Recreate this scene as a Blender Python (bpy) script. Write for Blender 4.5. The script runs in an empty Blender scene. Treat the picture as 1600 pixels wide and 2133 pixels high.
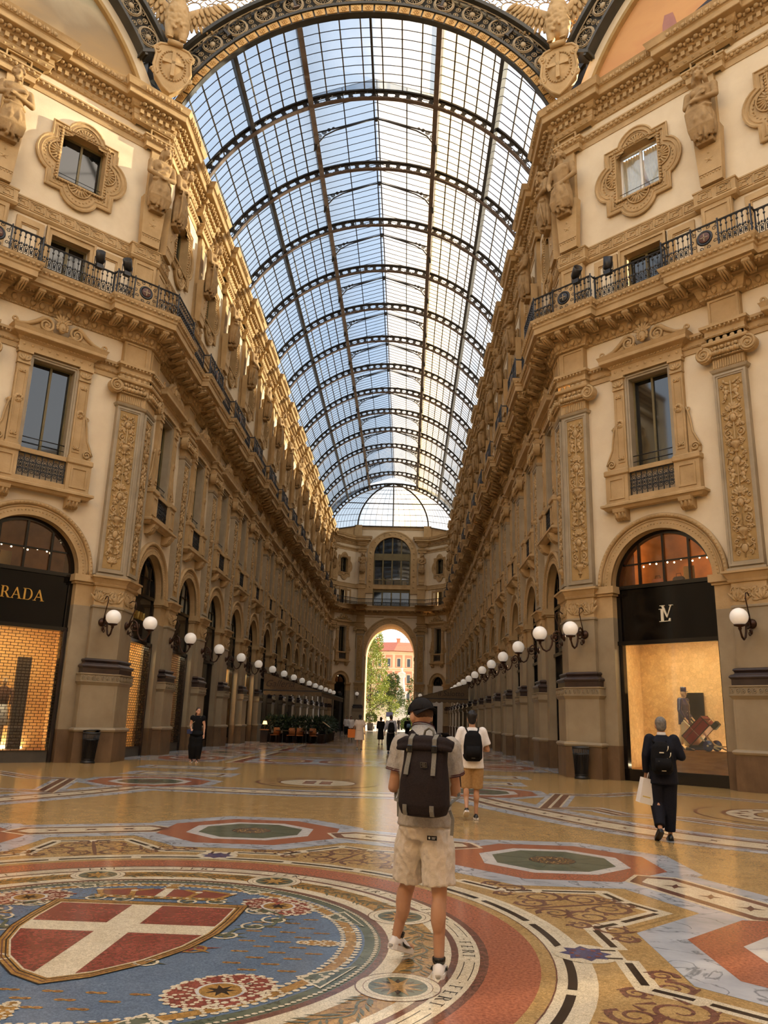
SKYS=2.0;SUNE=32.0;SUNEL=12;SUNAZ=30;EXPO=0.08
import bpy, math, random
import numpy as np
from mathutils import Vector, Matrix
PI=math.pi
sin,cos,hyp=math.sin,math.cos,math.hypot
COL=bpy.context.scene.collection
RS2=2**.5
def lin(r,g,b):
    f=lambda c:(c/255/12.92) if c/255<=.04045 else ((c/255+.055)/1.055)**2.4
    return (f(r),f(g),f(b),1)
# ------------------------------------------------------------------ mesh builder
class MB:
    def __init__(s): s.v=[];s.f=[];s.m=[];s.s=[];s.M=None;s.flip=False
    def add(s,V,F,m=0,sm=False):
        b=len(s.v)
        if s.M is not None: V=[tuple(s.M@Vector(p)) for p in V]
        s.v.extend([tuple(p) for p in V])
        fl=s.flip
        for f in F:
            g=[i+b for i in f]
            if fl: g.reverse()
            s.f.append(g)
        s.m.extend([m]*len(F)); s.s.extend([sm]*len(F))
    def box(s,x0,x1,y0,y1,z0,z1,m=0,bev=0):
        if bev:
            b=bev
            pr=[(x0+b,y0),(x1-b,y0),(x1,y0+b),(x1,y1-b),(x1-b,y1),(x0+b,y1),(x0,y1-b),(x0,y0+b)]
            cx,cy=(x0+x1)/2,(y0+y1)/2
            V=[];n=8
            for z,k in((z0,b),(z0+b,0),(z1-b,0),(z1,b)):
                for (x,y) in pr:
                    V.append((x-k*(1 if x>cx else -1),y-k*(1 if y>cy else -1),z))
            F=[tuple(range(n-1,-1,-1)),tuple(range(3*n,4*n))]
            for i in range(3):
                for j in range(n):
                    F.append((i*n+j,i*n+(j+1)%n,(i+1)*n+(j+1)%n,(i+1)*n+j))
            s.add(V,F,m);return
        V=[(x0,y0,z0),(x1,y0,z0),(x1,y1,z0),(x0,y1,z0),(x0,y0,z1),(x1,y0,z1),(x1,y1,z1),(x0,y1,z1)]
        s.add(V,[(3,2,1,0),(4,5,6,7),(0,1,5,4),(1,2,6,5),(2,3,7,6),(3,0,4,7)],m)
    def prism(s,P,y0,y1,m=0,back=False,ax='y'):
        # polygon P in (x,z), extruded along y (front at y1)
        n=len(P);g=(lambda a,b,c:(a,c,b)) if ax=='y' else ((lambda a,b,c:(a,b,c)) if ax=='z' else (lambda a,b,c:(c,a,b)))
        V=[g(a,b,y0) for a,b in P]+[g(a,b,y1) for a,b in P]
        F=[tuple(range(n,2*n))]
        if back: F.append(tuple(range(n-1,-1,-1)))
        F+=[(i,(i+1)%n,n+(i+1)%n,n+i) for i in range(n)]
        s.add(V,F,m)
    def band(s,A,B,y0,y1,m=0,closed=True,sides=True,sm=False):
        # band between polylines A(outer) and B(inner) in (x,z), front at y1
        n=len(A);V=[(a,y1,b) for a,b in A]+[(a,y1,b) for a,b in B]+[(a,y0,b) for a,b in A]+[(a,y0,b) for a,b in B]
        F=[]
        for i in range(n if closed else n-1):
            j=(i+1)%n
            F.append((i,j,n+j,n+i))
            if sides: F+= [(2*n+i,2*n+j,j,i),(n+i,n+j,3*n+j,3*n+i)]
        s.add(V,F,m,sm)
    def lathe(s,P,n=16,c=(0,0,0),m=0,sm=True,a0=0,a1=2*PI,axis='z'):
        full=abs(a1-a0-2*PI)<1e-6;k=n if full else n+1
        V=[]
        for r,z in P:
            for i in range(k):
                a=a0+(a1-a0)*i/n
                p=(r*cos(a),r*sin(a),z)
                if axis=='y': p=(p[0],p[2],p[1])
                elif axis=='x': p=(p[2],p[0],p[1])
                V.append((c[0]+p[0],c[1]+p[1],c[2]+p[2]))
        F=[]
        for j in range(len(P)-1):
            for i in range(n):
                a=j*k+i;b=j*k+(i+1)%k
                F.append((a,b,b+k,a+k))
        s.add(V,F,m,sm)
    def ell(s,c,r,nu=10,nv=6,m=0,rot=None,sm=True):
        if not hasattr(r,'__len__'): r=(r,r,r)
        V=[];F=[]
        for j in range(nv+1):
            t=PI*j/nv
            for i in range(nu):
                a=2*PI*i/nu
                p=Vector((r[0]*sin(t)*cos(a),r[1]*sin(t)*sin(a),r[2]*cos(t)))
                if rot is not None: p=rot@p
                V.append((c[0]+p[0],c[1]+p[1],c[2]+p[2]))
        for j in range(nv):
            for i in range(nu):
                a=j*nu+i;b=j*nu+(i+1)%nu
                F.append((a,a+nu,b+nu,b))
        s.add(V,F,m,sm)
    def tube(s,P,r,n=6,m=0,closed=False,caps=True,sm=True,sq=1.0):
        P=[Vector(p) for p in P];k=len(P)
        rr=r if hasattr(r,'__len__') else [r]*k
        V=[];up=None
        for i in range(k):
            a=P[i-1] if (i>0 or closed) else P[i]
            b=P[(i+1)%k] if (i<k-1 or closed) else P[i]
            t=(b-a)
            if t.length<1e-9: t=Vector((0,0,1))
            t.normalize()
            if up is None:
                up=Vector((0,0,1)) if abs(t.z)<.9 else Vector((1,0,0))
            u=up-t*up.dot(t)
            if u.length<1e-6: u=t.orthogonal()
            u.normalize();w=t.cross(u);up=u
            for j in range(n):
                q=2*PI*j/n
                V.append(P[i]+u*cos(q)*rr[i]+w*sin(q)*rr[i]*sq)
        F=[]
        for i in range(k if closed else k-1):
            for j in range(n):
                a=i*n+j;b=i*n+(j+1)%n;c=((i+1)%k)*n
                F.append((a,b,c+(j+1)%n,c+j))
        if caps and not closed:
            F.append(tuple(range(n-1,-1,-1)));F.append(tuple((k-1)*n+j for j in range(n)))
        s.add(V,F,m,sm)
    def sweep(s,prof,path,m=0,closed=False,mirror=False,sm=False,capz=False):
        # prof: (offset outward, z); path plan points; outward = right-hand side of travel
        n=len(path);k=len(prof);N=[]
        def nrm(a,b):
            dx,dy=b[0]-a[0],b[1]-a[1];l=hyp(dx,dy) or 1;return(dy/l,-dx/l)
        for i in range(n):
            n1=nrm(path[i-1],path[i]) if (i>0 or closed) else None
            n2=nrm(path[i],path[(i+1)%n]) if (i<n-1 or closed) else None
            if n1 is None:N.append(n2)
            elif n2 is None:N.append(n1)
            else:
                d=1+n1[0]*n2[0]+n1[1]*n2[1]
                N.append(((n1[0]+n2[0])/d,(n1[1]+n2[1])/d) if d>.05 else n1)
        sx=-1 if mirror else 1
        V=[(sx*(p[0]+q[0]*o),p[1]+q[1]*o,z) for p,q in zip(path,N) for o,z in prof]
        F=[]
        for i in range(n if closed else n-1):
            j=(i+1)%n
            for a in range(k-1):
                f=(i*k+a,j*k+a,j*k+a+1,i*k+a+1)
                F.append(f if not mirror else f[::-1])
        s.add(V,F,m,sm)
    def build(s,name,mats,parent=None,link=True,**pr):
        me=bpy.data.meshes.new(name)
        me.from_pydata([tuple(p) for p in s.v],[],s.f)
        if not hasattr(mats,'__len__'): mats=[mats]
        for q in mats: me.materials.append(q)
        me.polygons.foreach_set('material_index',s.m)
        me.polygons.foreach_set('use_smooth',s.s)
        me.update()
        return mkobj(name,me,parent,**pr)
def mkobj(name,me,parent=None,**pr):
    o=bpy.data.objects.new(name,me);COL.objects.link(o)
    if parent is not None:o.parent=parent
    for k,v in pr.items():
        if k in('label','cat','group','kind') and v: o['category' if k=='cat' else k]=v
    return o
def empty(name,M=None,**pr):
    o=mkobj(name,None,None,**pr);o.empty_display_size=.1
    if M is not None:o.matrix_world=M
    return o
def place(o,M):
    o.matrix_world=M
KIDS={}
def kids(o):
    return [c for c in bpy.data.objects if c.parent==o]
def reg(o):
    # remember the subtree of a prototype for copying
    t=[]
    def rec(p):
        r=[]
        for c in o_children(p): r.append((c,rec(c)))
        return r
    KIDS[o.as_pointer()]=rec(o);return o
def o_children(p): return list(p.children)
def dup(o,M,**pr):
    r=o.copy();COL.objects.link(r)
    def rec(src,dst):
        for c,sub in src:
            d=c.copy();COL.objects.link(d);d.parent=dst
            rec(sub,d)
    if o.as_pointer() in KIDS: rec(KIDS[o.as_pointer()],r)
    for k,v in pr.items():
        if v is not None: r['category' if k=='cat' else k]=v
    r.matrix_world=M
    return r
def frame(ox,oy,ang,z=0): return Matrix.Translation((ox,oy,z))@Matrix.Rotation(ang,4,'Z')
def arc(cx,cz,r,a0,a1,n,rz=None):
    rz=r if rz is None else rz
    return [(cx+r*cos(a0+(a1-a0)*i/n),cz+rz*sin(a0+(a1-a0)*i/n)) for i in range(n+1)]
def spiral(cx,cz,r0,r1,a0,turns,n=24,sg=1):
    o=[]
    for i in range(n+1):
        t=i/n;a=a0+sg*turns*2*PI*t;r=r0+(r1-r0)*t
        o.append((cx+r*cos(a),cz+r*sin(a)))
    return o
# voxel sculpting: several closed shapes become one continuous skin
from mathutils import noise as MN
def sculpt(mb,name,voxel,smooth=6,mats=None,parent=None,deci=None,wr=0,**pr):
    o=mb.build('tmp_sculpt',[])
    o.data.materials.clear()
    md=o.modifiers.new('r','REMESH');md.mode='VOXEL';md.voxel_size=voxel
    if smooth:
        sm=o.modifiers.new('s','SMOOTH');sm.factor=.5;sm.iterations=smooth
    if deci:
        d=o.modifiers.new('d','DECIMATE');d.ratio=deci
    dg=bpy.context.evaluated_depsgraph_get()
    me=bpy.data.meshes.new_from_object(o.evaluated_get(dg))
    bpy.data.objects.remove(o)
    me.name=name
    if wr:
        for v in me.vertices:
            c=v.co;q=MN.noise(Vector((c.x*16+c.z*5,c.y*16,c.z*7)))+.5*MN.noise(Vector((c.x*34-c.z*16,c.y*34,c.z*16+3)))
            v.co=c+v.normal*wr*(abs(q)*-2+.5)
    me.polygons.foreach_set('use_smooth',[True]*len(me.polygons))
    me.materials.clear()
    for q in (mats if hasattr(mats,'__len__') else [mats]): me.materials.append(q)
    return mkobj(name,me,parent,**pr)
def cap(mb,a,b,ra,rb,n=14,sq=1.0):
    # tapered capsule
    a=Vector(a);b=Vector(b);t=(b-a).normalized()
    P=[];r=[]
    for k in range(5):
        q=PI/2*k/4;P.append(a-t*ra*cos(q));r.append(max(ra*sin(q),.001))
    for k in range(5):
        q=PI/2*k/4;P.append(b+t*rb*sin(q));r.append(max(rb*cos(q),.001))
    mb.tube(P,r,n,sq=sq)
def loft(mb,secs,n=20,m=0,caps=True,sm=True,p=2.0):
    # secs: (cx,cy,cz,rx,ry[,rotz]) horizontal superellipse sections bottom to top
    V=[]
    for q in secs:
        cx,cy,cz,rx,ry=q[:5];ro=q[5] if len(q)>5 else 0;tx=q[6] if len(q)>6 else 0
        for i in range(n):
            a=2*PI*i/n;c,s_=cos(a),sin(a)
            x=rx*abs(c)**(2/p)*(1 if c>=0 else -1);y=ry*abs(s_)**(2/p)*(1 if s_>=0 else -1)
            V.append((cx+x*cos(ro)-y*sin(ro),cy+x*sin(ro)+y*cos(ro),cz+tx*x))
    F=[]
    for j in range(len(secs)-1):
        for i in range(n):
            F.append((j*n+i,j*n+(i+1)%n,(j+1)*n+(i+1)%n,(j+1)*n+i))
    if caps:
        F.append(tuple(range(n-1,-1,-1)));F.append(tuple((len(secs)-1)*n+i for i in range(n)))
    mb.add(V,F,m,sm)
def textmesh(txt,size,depth=.004,shear=0,space=1.0):
    cu=bpy.data.curves.new('t','FONT');cu.body=txt;cu.size=size;cu.extrude=depth;cu.shear=shear;cu.align_x='CENTER';cu.space_character=space
    cu.resolution_u=4
    o=bpy.data.objects.new('t',cu);COL.objects.link(o)
    dg=bpy.context.evaluated_depsgraph_get()
    me=bpy.data.meshes.new_from_object(o.evaluated_get(dg))
    V=[tuple(v.co) for v in me.vertices];F=[tuple(p.vertices) for p in me.polygons]
    bpy.data.objects.remove(o);bpy.data.curves.remove(cu);bpy.data.meshes.remove(me)
    return V,F
# serif capitals as polygons on a unit-height grid, (x,z)
def rect(x0,x1,z0,z1): return [(x0,z0),(x1,z0),(x1,z1),(x0,z1)]
def bowl(x0,z0,z1,w,t,th=.05):
    c=(z0+z1)/2;h=(z1-z0)/2
    A=[(x0,z1)]+[(x0+w*.45+ (w*.55)*sin(a),c+h*cos(a)) for a in [PI*i/10 for i in range(11)]]+[(x0,z0)]
    B=[(x0,z1-th)]+[(x0+w*.45+(w*.55-t)*sin(a),c+(h-th)*cos(a)) for a in [PI*i/10 for i in range(11)]]+[(x0,z0+th)]
    return ('band',A,B)
def glyph(ch):
    T=.15;t=.055;S=.05
    ser=lambda x0,x1,z:rect(x0,x1,z,z+S)
    if ch=='P': return .68,[rect(.08,.08+T,0,1),ser(0,.33,0),ser(0,.2,.95),bowl(.15,.45,1,.5,T)]
    if ch=='R': return .78,[rect(.08,.08+T,0,1),ser(0,.33,0),ser(0,.2,.95),bowl(.15,.47,1,.48,T),[(.33,.48),(.48,.48),(.78,0),(.6,0)],ser(.58,.82,0)]
    if ch=='A': return .85,[[(.03,0),(.1,0),(.45,.95),(.4,1)],[(.4,1),(.46,1),(.82,0),(.66,0),(.37,.86)],rect(.18,.64,.3,.3+t),ser(-.06,.2,0),ser(.57,.9,0)]
    if ch=='D': return .85,[rect(.08,.08+T,0,1),ser(0,.3,0),ser(0,.3,.95),bowl(.15,0,1,.68,T)]
    if ch=='L': return .66,[rect(.1,.1+T,0,1),ser(0,.35,.95),rect(0,.62,0,S),[(.5,0),(.64,0),(.64,.24),(.58,.24)]]
    if ch=='V': return .85,[[(.06,1),(.22,1),(.47,.12),(.42,0)],[(.42,0),(.47,.02),(.8,1),(.73,1)],ser(-.03,.32,.95),ser(.62,.9,.95)]
    if ch=='F': return .58,[rect(.1,.1+T*.7,0,1),ser(.02,.3,0),rect(.04,.55,.94,1),rect(.15,.42,.48,.54)]
    if ch=='E': return .6,[rect(.1,.1+T*.7,0,1),rect(.02,.56,0,.06),rect(.02,.55,.94,1),rect(.15,.45,.48,.54)]
    if ch=='T': return .62,[rect(.26,.26+T*.7,0,1),rect(.02,.6,.94,1),ser(.16,.48,0)]
    return .3,[]
def glyphs(mb,txt,size,x,y0,y1,z,m=0,track=.12,total=None,M=None):
    # letters centred on x, front at y1, mirrored so they read from the +y side
    W=sum(glyph(c)[0]+track for c in txt)*size
    k=0
    for c in txt:
        w,P=glyph(c)
        f=lambda p:(x+W/2-k-p[0]*size,z+p[1]*size)
        for q in P:
            if q and q[0]=='band': mb.band([f(p) for p in q[1]],[f(p) for p in q[2]],y0,y1,m,closed=False)
            else: mb.prism([f(p) for p in q],y0,y1,m)
        k+=(w+track)*size
ORD='first second third fourth fifth sixth seventh eighth ninth tenth eleventh twelfth thirteenth fourteenth fifteenth sixteenth'.split()
# ------------------------------------------------------------------ materials
def node_mat(name):
    m=bpy.data.materials.new(name);m.use_nodes=True
    nt=m.node_tree;nt.nodes.clear()
    return m,nt,nt.nodes.new,nt.links.new
def mat(name,c1,c2=None,rough=.6,scale=2.0,bump=0,bscale=40,spec=.35,metal=0,c3=None,contrast=1.0,detail=5,coat=0,emit=None,estr=0,trans=0,veins=None,cells=None,stretch=None,alpha=None):
    m,nt,N,L=node_mat(name)
    out=N('ShaderNodeOutputMaterial');b=N('ShaderNodeBsdfPrincipled')
    L(b.outputs[0],out.inputs[0])
    b.inputs['Roughness'].default_value=rough;b.inputs['Metallic'].default_value=metal
    b.inputs['Specular IOR Level'].default_value=spec
    if coat:
        b.inputs['Coat Weight'].default_value=coat;b.inputs['Coat Roughness'].default_value=.08
    tc=N('ShaderNodeTexCoord');vec=tc.outputs['Object']
    if stretch:
        mp=N('ShaderNodeMapping');mp.inputs['Scale'].default_value=stretch;L(vec,mp.inputs[0]);vec=mp.outputs[0]
    if c2 is None:c2=tuple(x*.82 for x in c1[:3])+(1,)
    ns=N('ShaderNodeTexNoise');ns.inputs['Scale'].default_value=scale;ns.inputs['Detail'].default_value=detail;ns.inputs['Roughness'].default_value=.6
    L(vec,ns.inputs['Vector'])
    rp=N('ShaderNodeValToRGB');e=rp.color_ramp.elements
    w=.22/contrast
    e[0].position=max(.5-w,0);e[0].color=c2;e[1].position=min(.5+w,1);e[1].color=c1
    if c3 is not None:
        q=rp.color_ramp.elements.new(.5);q.color=c3
    L(ns.outputs[0],rp.inputs[0]);col=rp.outputs[0]
    if veins:
        vc,vs,vw=veins
        n2=N('ShaderNodeTexNoise');n2.inputs['Scale'].default_value=vs;n2.inputs['Detail'].default_value=7;n2.inputs['Distortion'].default_value=1.2
        L(vec,n2.inputs['Vector'])
        a=N('ShaderNodeMath');a.operation='SUBTRACT';a.inputs[1].default_value=.5;L(n2.outputs[0],a.inputs[0])
        a2=N('ShaderNodeMath');a2.operation='ABSOLUTE';L(a.outputs[0],a2.inputs[0])
        a3=N('ShaderNodeMapRange');a3.inputs[1].default_value=0;a3.inputs[2].default_value=vw;a3.inputs[3].default_value=.85;a3.inputs[4].default_value=0;L(a2.outputs[0],a3.inputs[0])
        mx=N('ShaderNodeMixRGB');mx.inputs[2].default_value=vc;L(a3.outputs[0],mx.inputs[0]);L(col,mx.inputs[1]);col=mx.outputs[0]
    if cells:
        # small mosaic stones: per-stone tone plus dark joints
        cs,amt,joint=cells
        vo=N('ShaderNodeTexVoronoi');vo.inputs['Scale'].default_value=cs;L(vec,vo.inputs['Vector'])
        sp=N('ShaderNodeSeparateColor');L(vo.outputs['Color'],sp.inputs[0])
        mr=N('ShaderNodeMapRange');mr.inputs[3].default_value=1-amt;mr.inputs[4].default_value=1+amt*.6;L(sp.outputs[0],mr.inputs[0])
        vd=N('ShaderNodeTexVoronoi');vd.feature='DISTANCE_TO_EDGE';vd.inputs['Scale'].default_value=cs;L(vec,vd.inputs['Vector'])
        md=N('ShaderNodeMapRange');md.inputs[1].default_value=.0;md.inputs[2].default_value=.07;md.inputs[3].default_value=joint;md.inputs[4].default_value=1;L(vd.outputs['Distance'],md.inputs[0])
        mm=N('ShaderNodeMath');mm.operation='MULTIPLY';L(mr.outputs[0],mm.inputs[0]);L(md.outputs[0],mm.inputs[1])
        mx=N('ShaderNodeVectorMath');mx.operation='SCALE';L(col,mx.inputs[0]);L(mm.outputs[0],mx.inputs['Scale']);col=mx.outputs[0]
    L(col,b.inputs['Base Color'])
    if bump:
        n3=N('ShaderNodeTexNoise');n3.inputs['Scale'].default_value=bscale;n3.inputs['Detail'].default_value=4;L(vec,n3.inputs['Vector'])
        bp=N('ShaderNodeBump');bp.inputs['Strength'].default_value=bump;bp.inputs['Distance'].default_value=.02;L(n3.outputs[0],bp.inputs['Height']);L(bp.outputs[0],b.inputs['Normal'])
    if emit is not None:
        b.inputs['Emission Color'].default_value=emit;b.inputs['Emission Strength'].default_value=estr
    if trans: b.inputs['Transmission Weight'].default_value=trans
    if alpha is not None: b.inputs['Alpha'].default_value=alpha
    return m
def emis(name,c,s):
    m,nt,N,L=node_mat(name);o=N('ShaderNodeOutputMaterial');e=N('ShaderNodeEmission');e.inputs[0].default_value=c;e.inputs[1].default_value=s;L(e.outputs[0],o.inputs[0]);return m
def glass(name,tint,refl=.12,rough=.03,trans=None,tw=.0):
    # thin sheet: see-through + mirror reflection (+ a film that scatters light)
    m,nt,N,L=node_mat(name);o=N('ShaderNodeOutputMaterial')
    t=N('ShaderNodeBsdfTransparent');t.inputs[0].default_value=tint
    g=N('ShaderNodeBsdfGlossy');g.inputs['Roughness'].default_value=rough
    lw=N('ShaderNodeLayerWeight');pw=N('ShaderNodeMath');pw.operation='POWER';pw.inputs[1].default_value=4;L(lw.outputs['Facing'],pw.inputs[0])
    ad=N('ShaderNodeMath');ad.operation='MULTIPLY_ADD';ad.inputs[1].default_value=.8;ad.inputs[2].default_value=.04+refl;L(pw.outputs[0],ad.inputs[0])
    mx=N('ShaderNodeMixShader');L(ad.outputs[0],mx.inputs[0]);L(t.outputs[0],mx.inputs[1]);L(g.outputs[0],mx.inputs[2])
    L(mx.outputs[0],o.inputs[0]);return m
def vault_glass(name):
    # weathered roof glass: clear bluish sheet with a dirty film; yellow sun glow and grey reflection painted in beside the skylight
    m,nt,N,L=node_mat(name);o=N('ShaderNodeOutputMaterial')
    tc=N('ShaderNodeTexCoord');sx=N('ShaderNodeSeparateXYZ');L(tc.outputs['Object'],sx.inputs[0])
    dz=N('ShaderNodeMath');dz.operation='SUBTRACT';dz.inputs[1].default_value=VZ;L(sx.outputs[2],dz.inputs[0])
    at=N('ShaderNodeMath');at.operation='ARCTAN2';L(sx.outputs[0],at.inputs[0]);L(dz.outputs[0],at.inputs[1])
    # film colour with painted glow across the vault (angle from the crown, right positive)
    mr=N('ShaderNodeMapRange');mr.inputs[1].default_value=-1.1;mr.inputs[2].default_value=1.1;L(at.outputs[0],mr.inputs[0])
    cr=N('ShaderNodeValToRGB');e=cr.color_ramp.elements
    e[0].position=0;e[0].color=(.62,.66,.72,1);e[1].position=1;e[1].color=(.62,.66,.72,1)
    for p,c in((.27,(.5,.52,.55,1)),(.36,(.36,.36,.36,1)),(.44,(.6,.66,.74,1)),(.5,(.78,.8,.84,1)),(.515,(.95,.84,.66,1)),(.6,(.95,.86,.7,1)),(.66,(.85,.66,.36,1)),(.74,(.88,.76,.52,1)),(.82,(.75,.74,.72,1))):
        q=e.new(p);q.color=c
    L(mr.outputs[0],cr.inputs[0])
    fa=N('ShaderNodeValToRGB');e=fa.color_ramp.elements  # film amount, raised in the painted glow and reflection bands
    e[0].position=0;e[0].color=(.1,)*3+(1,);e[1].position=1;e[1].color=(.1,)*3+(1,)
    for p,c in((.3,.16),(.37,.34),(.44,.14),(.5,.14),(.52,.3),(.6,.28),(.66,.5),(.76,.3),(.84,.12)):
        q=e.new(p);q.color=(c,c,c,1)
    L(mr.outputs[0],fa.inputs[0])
    mp=N('ShaderNodeMapping');mp.inputs['Scale'].default_value=(.9,.45,.9);L(tc.outputs['Object'],mp.inputs[0])
    ns=N('ShaderNodeTexNoise');ns.inputs['Scale'].default_value=1.2;ns.inputs['Detail'].default_value=6;L(mp.outputs[0],ns.inputs['Vector'])
    sp=N('ShaderNodeMapRange');sp.inputs[1].default_value=.3;sp.inputs[2].default_value=.7;sp.inputs[3].default_value=.6;sp.inputs[4].default_value=1.35;L(ns.outputs[0],sp.inputs[0])
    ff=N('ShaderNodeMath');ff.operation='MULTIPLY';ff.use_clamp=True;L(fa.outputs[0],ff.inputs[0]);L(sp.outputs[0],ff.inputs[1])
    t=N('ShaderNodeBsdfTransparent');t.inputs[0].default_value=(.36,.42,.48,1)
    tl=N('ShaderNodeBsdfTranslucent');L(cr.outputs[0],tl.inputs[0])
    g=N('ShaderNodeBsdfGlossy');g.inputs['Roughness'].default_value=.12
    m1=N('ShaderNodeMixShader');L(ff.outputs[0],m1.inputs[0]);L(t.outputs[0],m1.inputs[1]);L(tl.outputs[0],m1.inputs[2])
    lw=N('ShaderNodeLayerWeight');pw=N('ShaderNodeMath');pw.operation='POWER';pw.inputs[1].default_value=5;L(lw.outputs['Facing'],pw.inputs[0])
    ad=N('ShaderNodeMath');ad.operation='MULTIPLY_ADD';ad.inputs[1].default_value=.7;ad.inputs[2].default_value=.05;L(pw.outputs[0],ad.inputs[0])
    m2=N('ShaderNodeMixShader');L(ad.outputs[0],m2.inputs[0]);L(m1.outputs[0],m2.inputs[1]);L(g.outputs[0],m2.inputs[2])
    L(m2.outputs[0],o.inputs[0]);return m
VZ=22.1;VR=9.35      # vault centre height and glass radius
M_CREAM=mat('cream_plaster',lin(224,208,178),lin(208,188,156),rough=.8,scale=.7,bump=.15,bscale=25,spec=.15)
M_OCHRE=mat('ochre_carved_stone',lin(190,160,116),lin(166,136,92),rough=.7,scale=1.4,bump=.35,bscale=22,spec=.2)
M_OCHD=mat('ochre_relief_ground',lin(176,144,94),lin(150,120,74),rough=.75,scale=2,bump=.4,bscale=30,spec=.15)
M_GREY=mat('grey_limestone',lin(170,154,128),lin(148,132,106),rough=.6,scale=1.5,bump=.15,spec=.25)
M_MARB=mat('beige_marble',lin(162,146,118),lin(132,114,88),rough=.42,scale=1.1,spec=.4,contrast=.8,detail=9)
M_PLINTH=mat('stained_brown_marble',lin(126,100,72),lin(80,60,42),rough=.4,scale=1.6,spec=.4,contrast=.9,detail=8,stretch=(1,1,.55))
M_DARK=mat('dark_brown_marble',lin(66,50,42),lin(46,34,30),rough=.35,scale=3,spec=.5)
M_IRON=mat('black_cast_iron',lin(30,28,28),lin(20,19,20),rough=.45,scale=5,spec=.5)
M_GIRD=mat('dark_painted_girder',lin(72,66,58),lin(48,44,40),rough=.5,scale=1.5,spec=.3)
M_GIRDL=mat('rusty_girder_flange',lin(126,106,92),lin(92,78,68),rough=.6,scale=3)
M_LATT=mat('stone_coloured_cast_lattice',lin(170,150,118),lin(140,122,92),rough=.6,scale=3)
M_BRONZE=mat('brown_bronze',lin(74,48,32),lin(52,34,24),rough=.4,metal=.6,scale=8)
M_GLOBE=mat('white_opal_glass',lin(246,240,230),lin(240,232,220),rough=.12,spec=.5,emit=(1,.88,.72,1),estr=.16)
M_PANE=mat('dark_window_glass',lin(22,24,22),lin(14,15,14),rough=.04,spec=.9,scale=1)
M_CLEAR=glass('clear_glass',(.93,.95,.94,1),.05)
M_BLACK=mat('black_lacquer',lin(16,13,12),lin(10,9,8),rough=.12,spec=.6,scale=2)
M_WOODF=mat('olive_window_joinery',lin(118,104,66),lin(96,84,52),rough=.5)
M_GOLD=mat('gilt_letters',lin(222,180,96),lin(200,156,76),rough=.3,metal=.8)
M_LET=mat('pale_letters',lin(226,214,186),lin(216,204,176),rough=.4)
M_STEEL=mat('brushed_steel',lin(150,140,128),lin(120,112,104),rough=.35,metal=.7)
M_WHITE=mat('white_paint',lin(228,224,214),lin(216,212,202),rough=.5)
M_CURT=mat('white_lace_curtain',lin(236,228,214),lin(214,204,188),rough=.9,scale=6)
M_VGL=vault_glass('weathered_roof_glass_painted_glow')

def dome_glass(name):
    m,nt,N,L=node_mat(name);o=N('ShaderNodeOutputMaterial');t=N('ShaderNodeBsdfTransparent');t.inputs[0].default_value=(.86,.9,.95,1)
    tl=N('ShaderNodeBsdfTranslucent');tl.inputs[0].default_value=(.9,.86,.76,1);mx=N('ShaderNodeMixShader');mx.inputs[0].default_value=.3
    L(t.outputs[0],mx.inputs[1]);L(tl.outputs[0],mx.inputs[2]);L(mx.outputs[0],o.inputs[0]);return m
M_DGL=dome_glass('dusty_dome_glass')
# ------------------------------------------------------------------ plan
W=7.26;YC=20.0;SE=72.3;YE=YC+SE;LA=3.75
XE=-W+LA/RS2;YW=YE+LA/RS2            # end wall edge and plane
DP=[6.05,11.45];DB=[3.35,8.75,14.15];DL=17.5          # diagonal wall: piers, bays, length
CP=[5.78+5.1*k for k in range(13)]                       # corridor pier centres
CB=[3.18]+[CP[k]+2.55 for k in range(13)]
SEG=[((-W-DL/RS2,YC-DL/RS2),(1/RS2,1/RS2)),((-W,YC),(0,1)),((-W,YE),(1/RS2,1/RS2)),((XE,YW),(1,0))]
def pt(seg,s,o):
    if seg==0: s=DL-s
    (x,y),(dx,dy)=SEG[seg]
    return (x+dx*s+dy*o,y+dy*s-dx*o)
def corner(seg,o):
    # mitre between seg and seg+1 at offset o
    (x,y),(dx,dy)=SEG[seg+1];ex,ey=SEG[seg][1]
    n1=(ey,-ex);n2=(dy,-dx);d=1+n1[0]*n2[0]+n1[1]*n2[1]
    return (x+(n1[0]+n2[0])/d*o,y+(n1[1]+n2[1])/d*o)
def wallpath(b,p,hw,hc,hwc=None,end=True):
    hwc=hwc or hw
    P=[pt(0,DL,b)]
    for c in DP[::-1]: P+=[pt(0,c+hw,b),pt(0,c+hw,p),pt(0,c-hw,p),pt(0,c-hw,b)]
    P+=[pt(0,hc,b),pt(0,hc,p),corner(0,p),pt(1,hc,p),pt(1,hc,b)]
    for c in CP: P+=[pt(1,c-hwc,b),pt(1,c-hwc,p),pt(1,c+hwc,p),pt(1,c+hwc,b)]
    q=min(hc,1.2)
    P+=[pt(1,SE-q,b),pt(1,SE-q,p),corner(1,p),pt(2,q*.7,p),pt(2,q*.7,b),corner(2,b)]
    if end: P+=[pt(3,.15,b),pt(3,.15,p),pt(3,1.15,p),pt(3,1.15,b),(0,YW-b)]
    else: P+=[pt(3,.15,b),pt(3,.15,p),pt(3,1.15,p),pt(3,1.15,b)]
    return P
def F_diag(s,sd): return frame(sd*(W+s/RS2),YC-s/RS2,sd*135*PI/180)
def F_cor(s,sd): return frame(sd*W,YC+s,sd*PI/2)
def F_end(s,sd): return frame(sd*(W-s/RS2),YE+s/RS2,sd*135*PI/180)
SIDE={-1:'left',1:'right'}
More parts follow.
